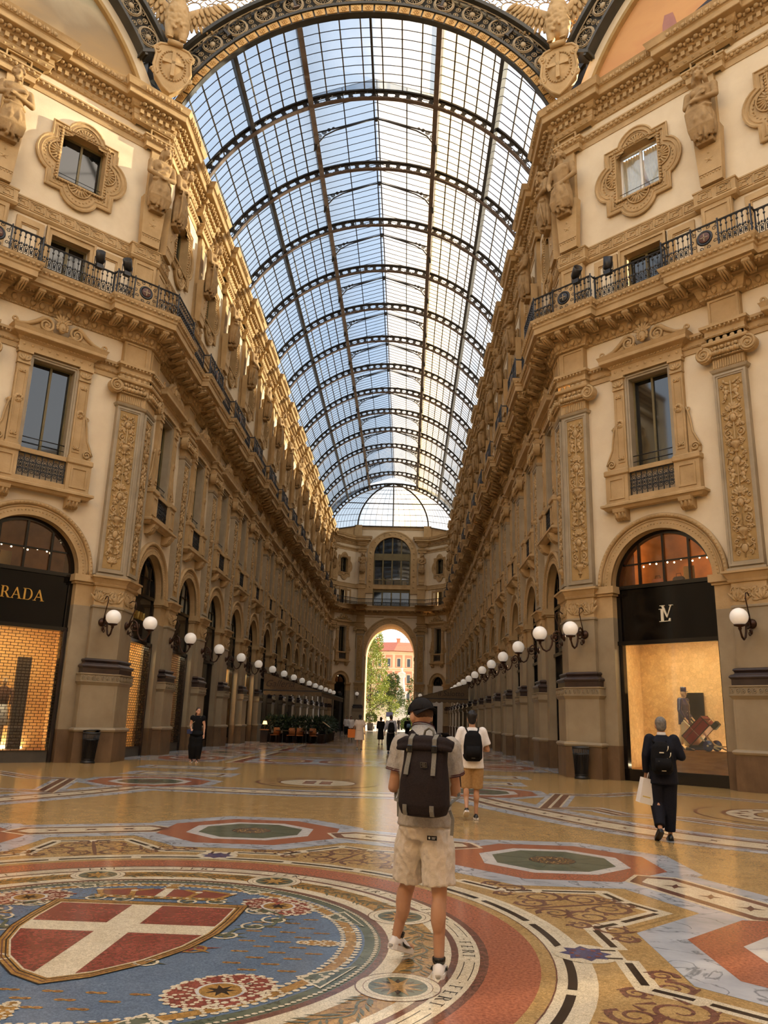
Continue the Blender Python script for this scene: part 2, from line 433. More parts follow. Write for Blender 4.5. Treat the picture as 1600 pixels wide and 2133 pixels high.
# ------------------------------------------------------------------ walls
HO={'d':1.66,'c':1.5,'e':.95};HB={'d':2.72,'c':2.56,'e':1.35}
def wall_bay(mb,M,kind,hbl=None,hbr=None):
    ho=HO[kind];hb=HB[kind];hl=hbl or hb;hr=hbr or hb
    mb.M=M;y=-.42
    def quad(x0,x1,z0,z1,yy=y,m=0): mb.add([(x0,yy,z0),(x1,yy,z0),(x1,yy,z1),(x0,yy,z1)],[(3,2,1,0)],m)
    for sg,h in((-1,hl),(1,hr)):
        P=[(sg*h,5.92),(sg*ho,5.92)]+[(sg*ho*cos(a),5.92+ho*sin(a)) for a in [PI/2*i/12 for i in range(1,13)]]+[(0,8.2),(sg*h,8.2)]
        f=tuple(range(len(P)));mb.add([(a,y,b) for a,b in P],[f if sg<0 else f[::-1]],0)
    ww=.74 if kind!='e' else .62
    quad(-hl,hr,8.2,9.6);quad(-hl,hr,12.9,15.1)
    quad(-hl,-ww,9.6,12.9);quad(ww,hr,9.6,12.9)
    u=-.60
    dw=.72 if kind!='e' else .55;qw=.85 if kind!='e' else .66
    quad(-hl,-dw,15.55,17.62,u);quad(dw,hr,15.55,17.62,u);quad(-hl,hr,17.62,19.86,u)
    quad(-hl,-qw,19.86,21.9,u);quad(qw,hr,19.86,21.9,u);quad(-hl,hr,21.9,25,u)
    # window reveals
    def reveal(w,z0,z1,yy,d,m):
        V=[(-w,yy,z0),(w,yy,z0),(w,yy,z1),(-w,yy,z1),(-w,yy-d,z0),(w,yy-d,z0),(w,yy-d,z1),(-w,yy-d,z1)]
        mb.add(V,[(0,1,5,4),(1,2,6,5),(2,3,7,6),(3,0,4,7)],m)
    reveal(ww,9.6,12.9,y,.4,2);reveal(dw,15.55,17.62,u,.4,1);reveal(qw,19.86,21.9,u,.4,1)
    # jambs beside the shop opening: stained foot, marble, carved band, impost
    hp=ho+.40
    for sg,h in((-1,hl),(1,hr)):
        X=sorted((sg*ho,sg*min(h,hp+.3)))
        mb.box(X[0],X[1],-.95,-.34,0,1.0,3);mb.box(X[0],X[1],-.95,-.36,1.0,4.92,2)
        mb.box(X[0],X[1],-.95,-.36,4.92,5.62,1)
        mb.box(X[0]-(.06 if sg>0 else 0),X[1]+(.06 if sg<0 else 0),-.95,-.3,5.62,5.7,1)
        mb.box(X[0]-(.12 if sg>0 else 0),X[1]+(.12 if sg<0 else 0),-.95,-.22,5.7,5.92,1)
    # archivolt
    r0,r1=ho,ho+.46
    A=lambda r:arc(0,5.92,r,0,PI,32)
    mb.band(A(r1),A(r0),-.95,-.34,1,closed=False,sm=False)
    mb.band(A(r0+.2),A(r0+.0),-.4,-.31,1,closed=False)
    mb.tube([(a,-.32,b) for a,b in A(r1-.05)],.075,6,1)
    mb.tube([(a,-.34,b) for a,b in A(r1-.17)],.03,5,1)
    n=int(r1*PI/.13)
    for i in range(n):
        a=PI*(i+.5)/n;mb.ell(((r1-.05)*cos(a),-.27,5.92+(r1-.05)*sin(a)),(.045,.035,.045),5,4,1)
    n=int(r0*PI/.1)
    for i in range(n):
        a=PI*(i+.5)/n;mb.ell(((r0+.16)*cos(a),-.31,5.92+(r0+.16)*sin(a)),(.03,.03,.03),5,3,1)
    mb.M=None
for sd in(-1,1):
    mb=MB()
    for s in DB: wall_bay(mb,F_diag(s,sd),'d')
    for i,s in enumerate(CB): wall_bay(mb,F_cor(s,sd),'c',None,None)
    # corner infill behind the folded pilasters
    mb.build('wall_'+SIDE[sd],[M_CREAM,M_OCHRE,M_MARB,M_PLINTH],kind='structure',label='cream plastered arcade wall along the %s side of the hall'%SIDE[sd],cat='wall')
    mb=MB();wall_bay(mb,F_end(2.05,sd),'e',2.3,2.3)
    mb.build('wall_end_'+SIDE[sd],[M_CREAM,M_OCHRE,M_MARB,M_PLINTH],kind='structure',label='slanted %s wall at the far end of the corridor'%SIDE[sd],cat='wall')
# ------------------------------------------------------------------ mouldings swept along the whole front
T_ENT=[(0,13.02),(.04,13.02),(.04,13.2),(.07,13.2),(.1,13.24),(.07,13.29),(.07,13.42),(.13,13.49),(.19,13.51),(.19,13.6),(-.1,13.63)]
T_EGG=[(-.1,14.5),(.05,14.52),(.05,14.58),(.09,14.62),(.16,14.84),(.2,14.86),(.2,14.94),(.3,14.96),(.3,15.1)]
T_COR=[(-1.3,15.02),(-.14,15.02),(-.14,15.1),(-.03,15.1),(-.03,15.3),(.01,15.34),(.01,15.4),(.09,15.54),(.11,15.62),(-1.4,15.62)]
T_KEY=[(-.1,17.9),(.05,17.95),(.11,18.04),(.06,18.12),(.06,18.5),(.09,18.52),(.09,18.57),(-.1,18.6)]
T_CBA=[(-.1,22.86),(.03,22.88),(.03,23.1),(.06,23.12),(.12,23.2),(.1,23.25),(.15,23.28),(.15,23.34),(-.1,23.37)]
T_TOP=[(-.1,23.66),(.06,23.72),(.12,23.84),(.12,23.9),(.14,23.92),(.14,24.12),(.22,24.14),(.3,24.22),(.34,24.32),(.55,24.34),(.57,24.36),(.57,24.56),(.6,24.6),(.66,24.62),(.72,24.78),(.76,24.86),(-.9,24.92)]
def along(path,step,fn,rng=None):
    # call fn(matrix) evenly along every straight run of a plan path
    for a,b in zip(path[:-1],path[1:]):
        l=hyp(b[0]-a[0],b[1]-a[1])
        if l<step*.8: continue
        n=max(1,int(l/step+.3));dx,dy=(b[0]-a[0])/l,(b[1]-a[1])/l
        for i in range(n):
            t=(i+.5)/n*l
            yield a[0]+dx*t,a[1]+dy*t,dx,dy
def loc(x,y,dx,dy,sd):
    # local frame: x along, y outward to the hall
    M=Matrix(((-dx,dy,0,x),(-dy,-dx,0,y),(0,0,1,0),(0,0,0,1)))
    return M if sd<0 else Matrix.Diagonal((-1,1,1,1))@M
CUTY=60
for sd in(-1,1):
    mi=sd>0;nm=SIDE[sd];k0=0 if sd<0 else 6
    def trim(i,prof,path,extra,label,mats=(M_OCHRE,)):
        mb=MB();mb.sweep(prof,path,0,mirror=mi)
        extra(mb);mb.build('trim_%d'%(k0+i),list(mats),kind='structure',label=label,cat='moulding')
    def beads(path,step,o,z,r,mb,cut=CUTY,nu=6,nv=4,ymin=0):
        for x,y,dx,dy in along(path,step,None):
            if y>cut: continue
            mb.M=loc(x,y,dx,dy,sd);mb.flip=mi
            mb.ell((0,o,z),r,nu,nv,0)
        mb.M=None;mb.flip=False
    pe=wallpath(-.42,-.16,.54,1.12,end=False)
    def ex(mb):
        beads(pe,.16,.08,13.25,(.05,.04,.04),mb,45);beads(pe,.13,.15,13.47,(.04,.05,.05),mb,45)
    trim(1,T_ENT,pe,ex,'ochre moulding band level with the capitals on the %s side'%nm)
    pg=wallpath(-.42,-.14,.62,1.2)
    def ex(mb):
        beads(pg,.3,.13,14.73,(.1,.07,.13),mb,60,8,6);beads(pg,.15,.05,14.55,(.05,.04,.04),mb,45)
    trim(2,T_EGG,pg,ex,'egg and dart moulding under the balcony on the %s side'%nm)
    pc=wallpath(.48,.78,1.42,2.07,1.2)
    def ex(mb):
        for x,y,dx,dy in along(pc,.62,None):
            mb.M=loc(x,y,dx,dy,sd);mb.flip=mi
            # scrolled bracket under the slab
            P=[(-.78,14.78),(-.78,15.03),(-.16,15.03),(-.16,14.93),(-.3,14.86),(-.45,14.9),(-.6,14.8)]
            mb.prism([(b,c) for b,c in P],-.1,.1,0,back=True,ax='x')
            if y<50:
                mb.tube([(-.12,-.22,14.95),(.12,-.22,14.95)],.06,6)
                mb.lathe([(.0,14.95),(.13,14.97),(.15,15.02)],10,(.31,-.42,0),0);mb.ell((.31,-.42,14.95),(.05,.05,.05),6,4)
                for q in(-.07,0,.07): mb.tube([(q,-.2,14.9),(q*1.2,-.4,14.84),(q,-.62,14.76)],[.03,.045,.03],5)
                mb.tube([(-.12,-.72,14.86),(.12,-.72,14.86)],.08,6)
                for q in range(6):
                    a=q*PI/3;mb.ell((.31+.1*cos(a),-.42+.1*sin(a),14.96),(.045,.045,.035),5,3)
        mb.M=None;mb.flip=False
        beads(pc,.17,.06,15.48,(.07,.04,.05),mb,50)
    trim(3,T_COR,pc,ex,'balcony slab with carved brackets along the %s side'%nm)
    pk=wallpath(-.60,-.36,.62,1.2)
    def ex(mb):
        for x,y,dx,dy in along(pk,.52,None):
            if y>62: continue
            mb.M=loc(x,y,dx,dy,sd);mb.flip=mi
            t=.022;Y0,Y1=.05,.085
            for (a,b,c,d) in((-.24,.24,18.46,18.49),(-.24,.24,18.14,18.17),(-.24,-.21,18.2,18.46),(-.24,.1,18.2,18.23),(.07,.1,18.2,18.38),(-.12,.1,18.35,18.38),(-.12,-.09,18.28,18.38),(.18,.21,18.17,18.43),(.0,.21,18.41,18.43)):
                mb.box(a,b,Y0,Y1,c,d)
        mb.M=None;mb.flip=False
    trim(4,T_KEY,pk,ex,'greek key band above the balcony doors on the %s side'%nm)
    pb=wallpath(-.60,-.36,.6,1.16,end=False)
    def ex(mb): beads(pb,.2,.12,23.2,(.075,.06,.07),mb,60)
    trim(5,T_CBA,pb,ex,'beaded moulding behind the statue heads on the %s side'%nm)
    pt_=wallpath(-.60,-.36,.97,1.73,.92,end=False)
    def ex(mb):
        for x,y,dx,dy in along(pt_,.26,None):
            mb.M=loc(x,y,dx,dy,sd);mb.flip=mi
            mb.box(-.07,.07,.1,.26,23.93,24.11)
            if y<70:
                mb.ell((0,.38,24.26),(.1,.1,.07),6,4);mb.ell((.13,.32,24.22),(.05,.12,.06),5,3)
                mb.ell((0,.68,24.71),(.09,.06,.085),7,5);mb.box(.115,.14,.6,.74,24.63,24.79)
                mb.ell((0,.08,23.79),(.06,.05,.05),5,3)
        mb.M=None;mb.flip=False
    trim(6,T_TOP,pt_,ex,'heavy ochre crowning cornice with dentils on the %s side'%nm)
    # flat gutter between cornice and roof glass
    mb=MB();mb.sweep([(-.5,24.9),(-2.6,24.9),(-2.6,24.2)],wallpath(-.60,-.6,.97,1.73,end=False),0,mirror=mi)
    mb.build('roof_gutter_'+nm,M_OCHRE,kind='structure',label='stone gutter between cornice and glass roof on the %s side'%nm,cat='gutter')
# ------------------------------------------------------------------ carved relief for pilaster panels
def scroll2(mb,x,y,z,r,sg,a0,turns=1.4,th=.02,m=0):
    P=spiral(x,z,r,r*.12,a0,turns,18,sg)
    mb.tube([(a,y,b) for a,b in P],[th*(1-.5*i/18) for i in range(19)],5,m)
    mb.ell((x,y,z),(th*1.3,th*1.2,th*1.3),6,4,m)
def leaf(mb,x,y,z,l,a,w=.05,m=0):
    dx,dz=cos(a),sin(a)
    rot=Matrix.Rotation(-a,3,'Y')
    mb.ell((x+dx*l/2,y,z+dz*l/2),(l/2,.028,w),7,4,m,rot)
def relief(mb,hw,z0,z1,seed,y=0,m=0):
    r=random.Random(seed);z=z0+.15;k=seed
    mb.tube([(0,y,z0+.05),(0,y,z1-.1)],.018,5,m)
    while z<z1-.35:
        t=k%6;k+=1;s=hw
        if t==0:   # vase
            mb.lathe([(.02,0),(.09,.02),(.03,.07),(.05,.12),(.13,.22),(.15,.3),(.1,.34),(.14,.37)],10,(0,y-.02,z),m)
            for sg in(-1,1): scroll2(mb,sg*.17,y,z+.27,.08,sg,PI/2,1.3,.018,m)
            z+=.4
        elif t==1: # paired scrolls
            for sg in(-1,1):
                scroll2(mb,sg*s*.5,y,z+.2,s*.4,-sg,PI/2 if sg>0 else PI/2,1.6,.028,m)
                leaf(mb,sg*s*.2,y,z+.38,s*.55,PI/2-sg*.7,.045,m);leaf(mb,sg*s*.3,y,z+.02,s*.5,-sg*.3+(0 if sg>0 else PI),.04,m)
            z+=.48
        elif t==2: # mask with curls
            mb.ell((0,y,z+.2),(.1,.075,.13),9,7,m);mb.ell((0,y+.07,z+.18),(.02,.03,.035),5,4,m)
            for i in range(9):
                a=PI*(i/8);mb.ell((.13*cos(a),y,z+.22+.13*sin(a)),(.045,.045,.045),6,4,m)
            for sg in(-1,1):
                leaf(mb,sg*.1,y,z+.14,s*.6,(.5 if sg>0 else PI-.5),.05,m);leaf(mb,sg*.1,y,z+.08,s*.5,(-.5 if sg>0 else PI+.5),.04,m)
            z+=.45
        elif t==3: # acanthus fan
            for i in range(7):
                a=PI*(.08+.84*i/6);leaf(mb,0,y,z+.03,s*.72*(.8+.2*sin(a)),a,.045,m)
            mb.ell((0,y,z+.05),(.06,.05,.05),7,5,m);z+=.36
        elif t==4: # two figures back to back
            for sg in(-1,1):
                mb.ell((sg*s*.42,y,z+.36),(.065,.06,.07),8,6,m);mb.ell((sg*s*.42,y,z+.22),(.07,.05,.1),8,6,m)
                mb.tube([(sg*s*.42,y,z+.15),(sg*s*.6,y,z+.06),(sg*s*.42,y,z)],.04,6,m)
                mb.tube([(sg*s*.35,y,z+.28),(sg*s*.1,y,z+.2)],.028,5,m);leaf(mb,sg*s*.55,y,z+.25,s*.35,(1.2 if sg>0 else PI-1.2),.05,m)
            z+=.5
        else:      # ribboned tablet and swags
            mb.ell((0,y,z+.16),(.1,.04,.13),10,6,m)
            for sg in(-1,1):
                mb.tube([(sg*.08,y,z+.3),(sg*s*.4,y,z+.2),(sg*s*.75,y,z+.28),(sg*s*.8,y,z+.1)],.025,5,m)
                scroll2(mb,sg*s*.5,y,z+.05,s*.22,sg,-PI/2,1.3,.02,m)
            z+=.42
        for sg in(-1,1):
            scroll2(mb,sg*s*r.uniform(.62,.8),y,z-.05,s*.2,sg*(1 if k%2 else -1),r.uniform(0,6),1.3,.022,m)
            leaf(mb,sg*s*.55,y,z+.02,s*.4,PI/2+sg*r.uniform(-.6,.6),.04,m);mb.ell((sg*s*r.uniform(.2,.85),y,z-r.uniform(.0,.2)),(.035,.03,.035),6,4,m)
            if r.random()<.9: leaf(mb,sg*.03,y,z-.03,s*r.uniform(.4,.7),PI/2-sg*r.uniform(.5,1.2),.035,m)
def carved_band(mb,hw,z0,z1,y,m=0,seed=0):
    # leafy frieze under the impost
    zc=(z0+z1)/2;h=(z1-z0)/2
    scroll2(mb,0,y,zc,h*.5,1,0,1.5,.022,m)
    for i in range(14):
        q=random.Random(seed+i);leaf(mb,hw*(i/6.5-1)*.95,y,zc+h*q.uniform(-.8,.3),h*.7,PI/2+q.uniform(-1,1),.035,m)
        scroll2(mb,hw*(i/6.5-1)*.92,y,zc+h*q.uniform(-.55,.6),h*.2,1 if i%2 else -1,q.uniform(0,6),1.2,.018,m)
    for sg in(-1,1):
        scroll2(mb,sg*hw*.5,y,zc-h*.3,h*.45,sg,PI/2,1.6,.026,m);scroll2(mb,sg*hw*.82,y,zc+h*.3,h*.32,-sg,PI/2,1.4,.02,m)
        for i in range(4): leaf(mb,sg*hw*.7,y,zc-h*.7,h*1.2,PI/2+(i-1.5)*.5,.04,m)
        leaf(mb,sg*.05,y,zc+h*.3,hw*.4,(.4 if sg>0 else PI-.4),.04,m);leaf(mb,sg*.05,y,zc-h*.6,hw*.4,(-.1 if sg>0 else PI+.1),.035,m)
# ------------------------------------------------------------------ pilasters
def volute(mb,x,y,z,r,sg,m=0):
    mb.lathe([(.0,-.16),(r,-.16),(r,.05),(r*.82,.07),(0,.05)],20,(x,y,z),m,axis='y',sm=False)
    P=spiral(x,z,r*.92,r*.2,PI/2,2.0,34,sg)
    mb.tube([(a,y+.07,b) for a,b in P],[.045*(1-.6*i/34) for i in range(35)],5,m)
    mb.ell((x,y+.06,z),(r*.2,.06,r*.2),10,6,m)
def pilaster(name,path,faces,M=None,seed=0,label=None,upper=True,low=True):
    t=empty(name,M,label=label,cat='pilaster',kind='structure')
    def part(nm,profs,m,ex=None,mats=None):
        mb=MB()
        for p in profs: mb.sweep(p,path,0)
        if ex: ex(mb)
        mb.M=None
        return mb.build(nm,mats or [m],t)
    def onfaces(mb,fn):
        for Fm,hw in faces:
            mb.M=Fm;fn(hw)
    part('plinth',[[(0,0),(0,.93)]],M_PLINTH)
    part('plinth_moulding',[[(0,.93),(.03,.95),(.05,1.0),(.02,1.05),(-.04,1.07)]],M_MARB)
    def ex(mb):
        def fn(hw):
            for sg in(-1,1): mb.box(sg*(hw-.1)-.006,sg*(hw-.1)+.006,-.06,-.045,1.07,2.4)
        onfaces(mb,fn)
    part('pedestal',[[(-.05,1.06),(-.05,2.42)]],M_MARB,ex)
    def ex(mb):
        def fn(hw):
            n=int(hw*2/.15)
            for i in range(n):
                x=-hw+hw*2*(i+.5)/n
                mb.tube([(x+.045*cos(q*PI/4),.012,2.61+.06*sin(q*PI/4)) for q in range(8)],.012,4,0,closed=True)
                mb.ell((x,.012,2.61),(.02,.015,.03),5,3)
                if i%2==0: mb.box(x+hw/n-.006,x+hw/n+.006,0,.02,2.52,2.7)
        onfaces(mb,fn)
    part('carved_cap_band',[[(-.05,2.38),(.0,2.45),(.03,2.49),(.0,2.5),(.0,2.72),(.03,2.72),(.03,2.76),(-.2,2.77)]],M_MARB,ex)
    b=[(-.05,2.76),(-.05,2.92)]+[(-.07+.05*sin(PI*i/6)+.02,2.92+.13*i/6) for i in range(7)]+[(-.1,3.06),(-.13,3.1),(-.11,3.13)]+[(-.12+.035*sin(PI*i/6),3.13+.09*i/6) for i in range(7)]+[(-.19,3.24)]
    part('base_moulding',[b],M_DARK)
    part('shaft',[[(-.2,3.24),(-.2,4.88),(-.16,4.9),(-.16,4.95),(-.2,4.97)]],M_MARB)
    def ex(mb):
        def fn(hw): carved_band(mb,hw-.18,4.97,5.6,-.19)
        onfaces(mb,fn)
    part('carved_frieze',[[(-.2,4.95),(-.2,5.62)]],M_OCHRE,ex)
    part('impost',[[(-.2,5.6),(-.15,5.62),(-.12,5.68),(-.15,5.7),(-.05,5.86),(.0,5.87),(.0,5.93),(-.3,5.95)]],M_OCHRE)
    # tall carved panel in a grey stone frame
    mb=MB();mb.sweep([(-.14,5.93),(-.14,6.02),(-.22,6.04),(-.22,12.02),(-.16,12.06),(-.12,12.14),(-.3,12.16)],path,0)
    def fr(hw):
        w=hw-.2
        for q,(wi,yy) in enumerate(((.07,-.16),(.13,-.185))):
            i=wi;e=.004+.06*q
            mb.band([(-w+e,6.08+e),(w-e,6.08+e),(w-e,12.0-e),(-w+e,12.0-e)],[(-w+i,6.08+i),(w-i,6.08+i),(w-i,12-i),(-w+i,12-i)],-.24,yy,0)
    onfaces(mb,fr);mb.M=None
    pf=mb.build('panel_frame',[M_GREY],t)
    mb=MB()
    def fn(hw):
        w=hw-.33
        mb.box(-w,w,-.23,-.205,6.22,11.86,1)
        relief(mb,w*.95,6.25,11.8,seed,-.19,0)
    onfaces(mb,fn);mb.M=None
    mb.build('carved_panel',[M_OCHRE,M_OCHD],pf)
    def ex(mb):
        def fn(hw):
            n=int((hw-.2)*2/.075)
            for i in range(n):
                x=-(hw-.22)+(hw-.22)*2*(i+.5)/n;mb.box(x-.022,x+.022,-.22,-.185,12.2,12.47)
        onfaces(mb,fn)
    part('fluted_neck',[[(-.21,12.14),(-.21,12.5)]],M_OCHRE,ex)
    def cp(mb):
        def fn(hw):
            e=hw-.16
            mb.tube([(-e,-.12,12.66),(e,-.12,12.66)],.085,8)
            n=int(e*2/.14)
            for i in range(n): mb.ell((-e+2*e*(i+.5)/n,-.06,12.66),(.055,.06,.08),7,5)
            mb.tube([(-e,-.13,12.53),(e,-.13,12.53)],.025,5)
            for i in range(n*2): mb.ell((-e+e*(i+.5)/n,-.11,12.53),(.025,.03,.03),5,3)
            for i in range(5): leaf(mb,(i-2)*e*.3,-.12,12.74,.2,PI/2+(2-i)*.45,.05)
            for i in range(4): mb.ell(((i-1.5)*e*.4,-.08,12.82),(.07,.05,.06),6,4)
        onfaces(mb,fn)
        for q,(Fm,hw) in enumerate(faces):
            mb.M=Fm
            for sg in(-1,1):
                if len(faces)==2 and ((q==0 and sg==faces_in[0]) or (q==1 and sg==faces_in[1])): continue
                volute(mb,sg*(hw-.02),-.1,12.68,.25,-sg)
    part('ionic_capital',[[(-.22,12.5),(-.14,12.58),(-.14,12.8),(-.12,12.9),(-.02,12.93),(.0,12.98),(.0,13.03),(-.3,13.05)]],M_OCHRE,cp)
    def ex(mb):
        def fn(hw):
            n=max(3,int(hw*2/.26))
            for i in range(n):
                x=-(hw-.25)+(hw-.25)*2*i/(n-1)
                mb.lathe([(.0,-.02),(.07,-.02),(.08,0),(.05,.015),(.0,.02)],10,(x,-.11,13.11),axis='y')
            w=hw-.22
            mb.band([(-w,13.66),(w,13.66),(w,14.48),(-w,14.48)],[(-w+.07,13.73),(w-.07,13.73),(w-.07,14.41),(-w+.07,14.41)],-.2,-.165)
        onfaces(mb,fn)
    part('attic_block',[[(-.12,13.03),(-.12,13.2)],[(-.2,13.6),(-.2,14.52)]],M_OCHRE,ex)
    # upper storey: tapering herm behind the statue
    def ex(mb):
        def fn(hw):
            mb.add([(-.36,-.4,18.6),(.36,-.4,18.6),(.36,-.16,18.6),(-.36,-.16,18.6),(-.46,-.4,20.6),(.46,-.4,20.6),(.46,-.1,20.6),(-.46,-.1,20.6)],[(3,2,1,0),(4,5,6,7),(0,1,5,4),(1,2,6,5),(2,3,7,6),(3,0,4,7)])
            mb.box(-.36,.36,-.4,-.12,18.98,19.03)
            for i in range(7): mb.ell((-.3+.1*i,-.15,18.93),(.04,.03,.05),5,4)
            for i in range(3):
                zz=19.45+.26*i
                for sg in(-1,1): leaf(mb,0,-.15,zz,.2,PI/2-sg*1.1,.05);leaf(mb,0,-.15,zz,.14,-PI/2+sg*.9,.04)
                mb.ell((0,-.14,zz),(.05,.05,.06),6,4)
            w=hw-.2
            mb.box(-w,w,-.5,-.34,15.6,17.95);mb.band([(-w+.05,15.7),(w-.05,15.7),(w-.05,17.85),(-w+.05,17.85)],[(-w+.13,15.78),(w-.13,15.78),(w-.13,17.77),(-w+.13,17.77)],-.4,-.31)
            mb.band([(-w+.05,23.4),(w-.05,23.4),(w-.05,23.66),(-w+.05,23.66)],[(-w+.1,23.43),(w-.1,23.43),(w-.1,23.63),(-w+.1,23.63)],-.4,-.32)
        onfaces(mb,fn)
    part('herm_shaft',[[(-.44,15.6),(-.44,18.0)],[(-.42,18.55),(-.42,23.7)]],M_OCHRE,ex)
    return t
faces_in=(1,-1)
hp=.69
spath=[(-hp,-.62),(-hp,0),(hp,0),(hp,-.62)]
spath=spath[::-1]
PROTO=[]
I4=Matrix.Identity(4)
for sd_ in range(3):
    PROTO.append(reg(pilaster('pilaster',spath,[(I4,hp)],I4,seed=sd_*2+1)))
used=set()
def put(protos,i,M,**pr):
    p=protos[i%len(protos)]
    if p.as_pointer() not in used:
        used.add(p.as_pointer());p.matrix_world=M
        for k,v in pr.items():
            if v is not None:p['category' if k=='cat' else k]=v
        return p
    return dup(p,M,**pr)
pi_=0
for sd in(-1,1):
    for i,s in enumerate(DP):
        put(PROTO,i+(2 if sd>0 else 0),F_diag(s,sd),label='carved pilaster beside the %s front shop, %s from the corner'%(SIDE[sd],ORD[i]))
    for i,s in enumerate(CP):
        put(PROTO,i+1+(1 if sd>0 else 0),F_cor(s,sd),label='carved pilaster on the %s corridor wall, %s beyond the corner'%(SIDE[sd],ORD[i]))
    put(PROTO,1,frame(sd*3.87,YW,PI),label='carved pilaster on the %s of the far archway'%SIDE[sd])
    # folded corner pilasters
    def mir(P): return [(-sd*x,y) for x,y in P]
    path=[pt(0,1.3,-.62),pt(0,1.3,0),corner(0,0),pt(1,1.28,0),pt(1,1.28,-.62)]
    if sd>0: path=[(-x,y) for x,y in path][::-1]
    faces=[(F_diag(.65,sd),.66),(F_cor(.64,sd),.65)]
    faces_in=(-1,1) if sd<0 else (1,-1)
    pilaster('pilaster',path,faces,I4,seed=3 if sd<0 else 0,label='folded corner pilaster where the corridor begins on the %s'%SIDE[sd])
    path=[pt(1,SE-1.0,-.62),pt(1,SE-1.0,0),corner(1,0),pt(2,.62,0),pt(2,.62,-.62)]
    if sd>0: path=[(-x,y) for x,y in path][::-1]
    faces=[(F_cor(SE-.5,sd),.52),(F_end(.31,sd),.35)]
    pilaster('pilaster',path,faces,I4,seed=2,label='folded pilaster at the far end of the %s corridor wall'%SIDE[sd])

# the rest of the octagon behind the camera, plain
mb=MB()
B=[(18.9,8.36),(19.7,7.56),(34,7.56),(34,-7.63),(19.63,-7.63),(7.63,-19.63),(7.63,-34),(-7.63,-34),(-7.63,-19.63),(-19.63,-7.63),(-34,-7.63),(-34,7.56),(-19.7,7.56),(-18.9,8.36)]
for a,b in zip(B[:-1],B[1:]): mb.add([(a[0],a[1],0),(b[0],b[1],0),(b[0],b[1],25),(a[0],a[1],25)],[(0,1,2,3)],0)
mb.add([(-60,-60,-.04),(60,-60,-.04),(60,24,-.04),(-60,24,-.04)],[(0,1,2,3)],1)
mb.build('wall_back',[M_CREAM,M_MARB],kind='structure',label='walls of the octagon behind the viewpoint',cat='wall')
# ------------------------------------------------------------------ first-floor windows
def pediment(mb,w,z,y):
    mb.box(-.06,.06,y-.08,y+.02,z,z+.1)
    for sg in(-1,1):
        # S-curved arm: small curl at the end, swelling to a big spiral by the mask
        P=[(sg*(w-.06),z+.14),(sg*(w-.2),z+.1),(sg*(w-.45),z+.16),(sg*(w-.7),z+.32),(sg*(w-.92),z+.52),(sg*(w-1.1),z+.56)]
        mb.tube([(a,y,b) for a,b in P],[.05,.06,.07,.08,.08,.06],7)
        Q=[(sg*(w-.1),z+.05)]+P[2:]+[(sg*.2,z+.04)]
        mb.prism(Q if sg>0 else Q[::-1],y-.1,y-.02)
        S=spiral(sg*.52,z+.3,.25,.05,PI/2,1.7,26,sg)
        mb.tube([(a,y+.02,b) for a,b in S],[.055*(1-.5*i/26) for i in range(27)],6);mb.ell((sg*.52,y,z+.3),(.08,.08,.08),8,6)
        S=spiral(sg*(w-.02),z+.16,.11,.03,-PI/2,1.2,14,-sg);mb.tube([(a,y+.02,b) for a,b in S],.035,5)
        for i in range(4): leaf(mb,sg*(w-.35-.14*i),y,z+.08+.07*i,.26,PI/2+sg*(.9-.1*i),.05)
        leaf(mb,sg*.25,y+.02,z+.1,.4,(.35 if sg>0 else PI-.35),.06)
    mb.ell((0,y+.03,z+.36),(.14,.1,.19),12,9);mb.ell((0,y+.13,z+.33),(.026,.04,.05),6,4);mb.ell((0,y+.1,z+.25),(.06,.03,.02),6,4)
    for i in range(11):
        a=-.4+(PI+.8)*i/10;mb.ell((.17*cos(a),y+.02,z+.4+.19*sin(a)),(.055,.06,.06),6,4)
    for i in range(7):
        a=PI*(.1+.8*i/6);leaf(mb,0,y,z+.55,.36,a,.05)
    mb.ell((0,y+.02,z+.62),(.07,.06,.07),7,5)
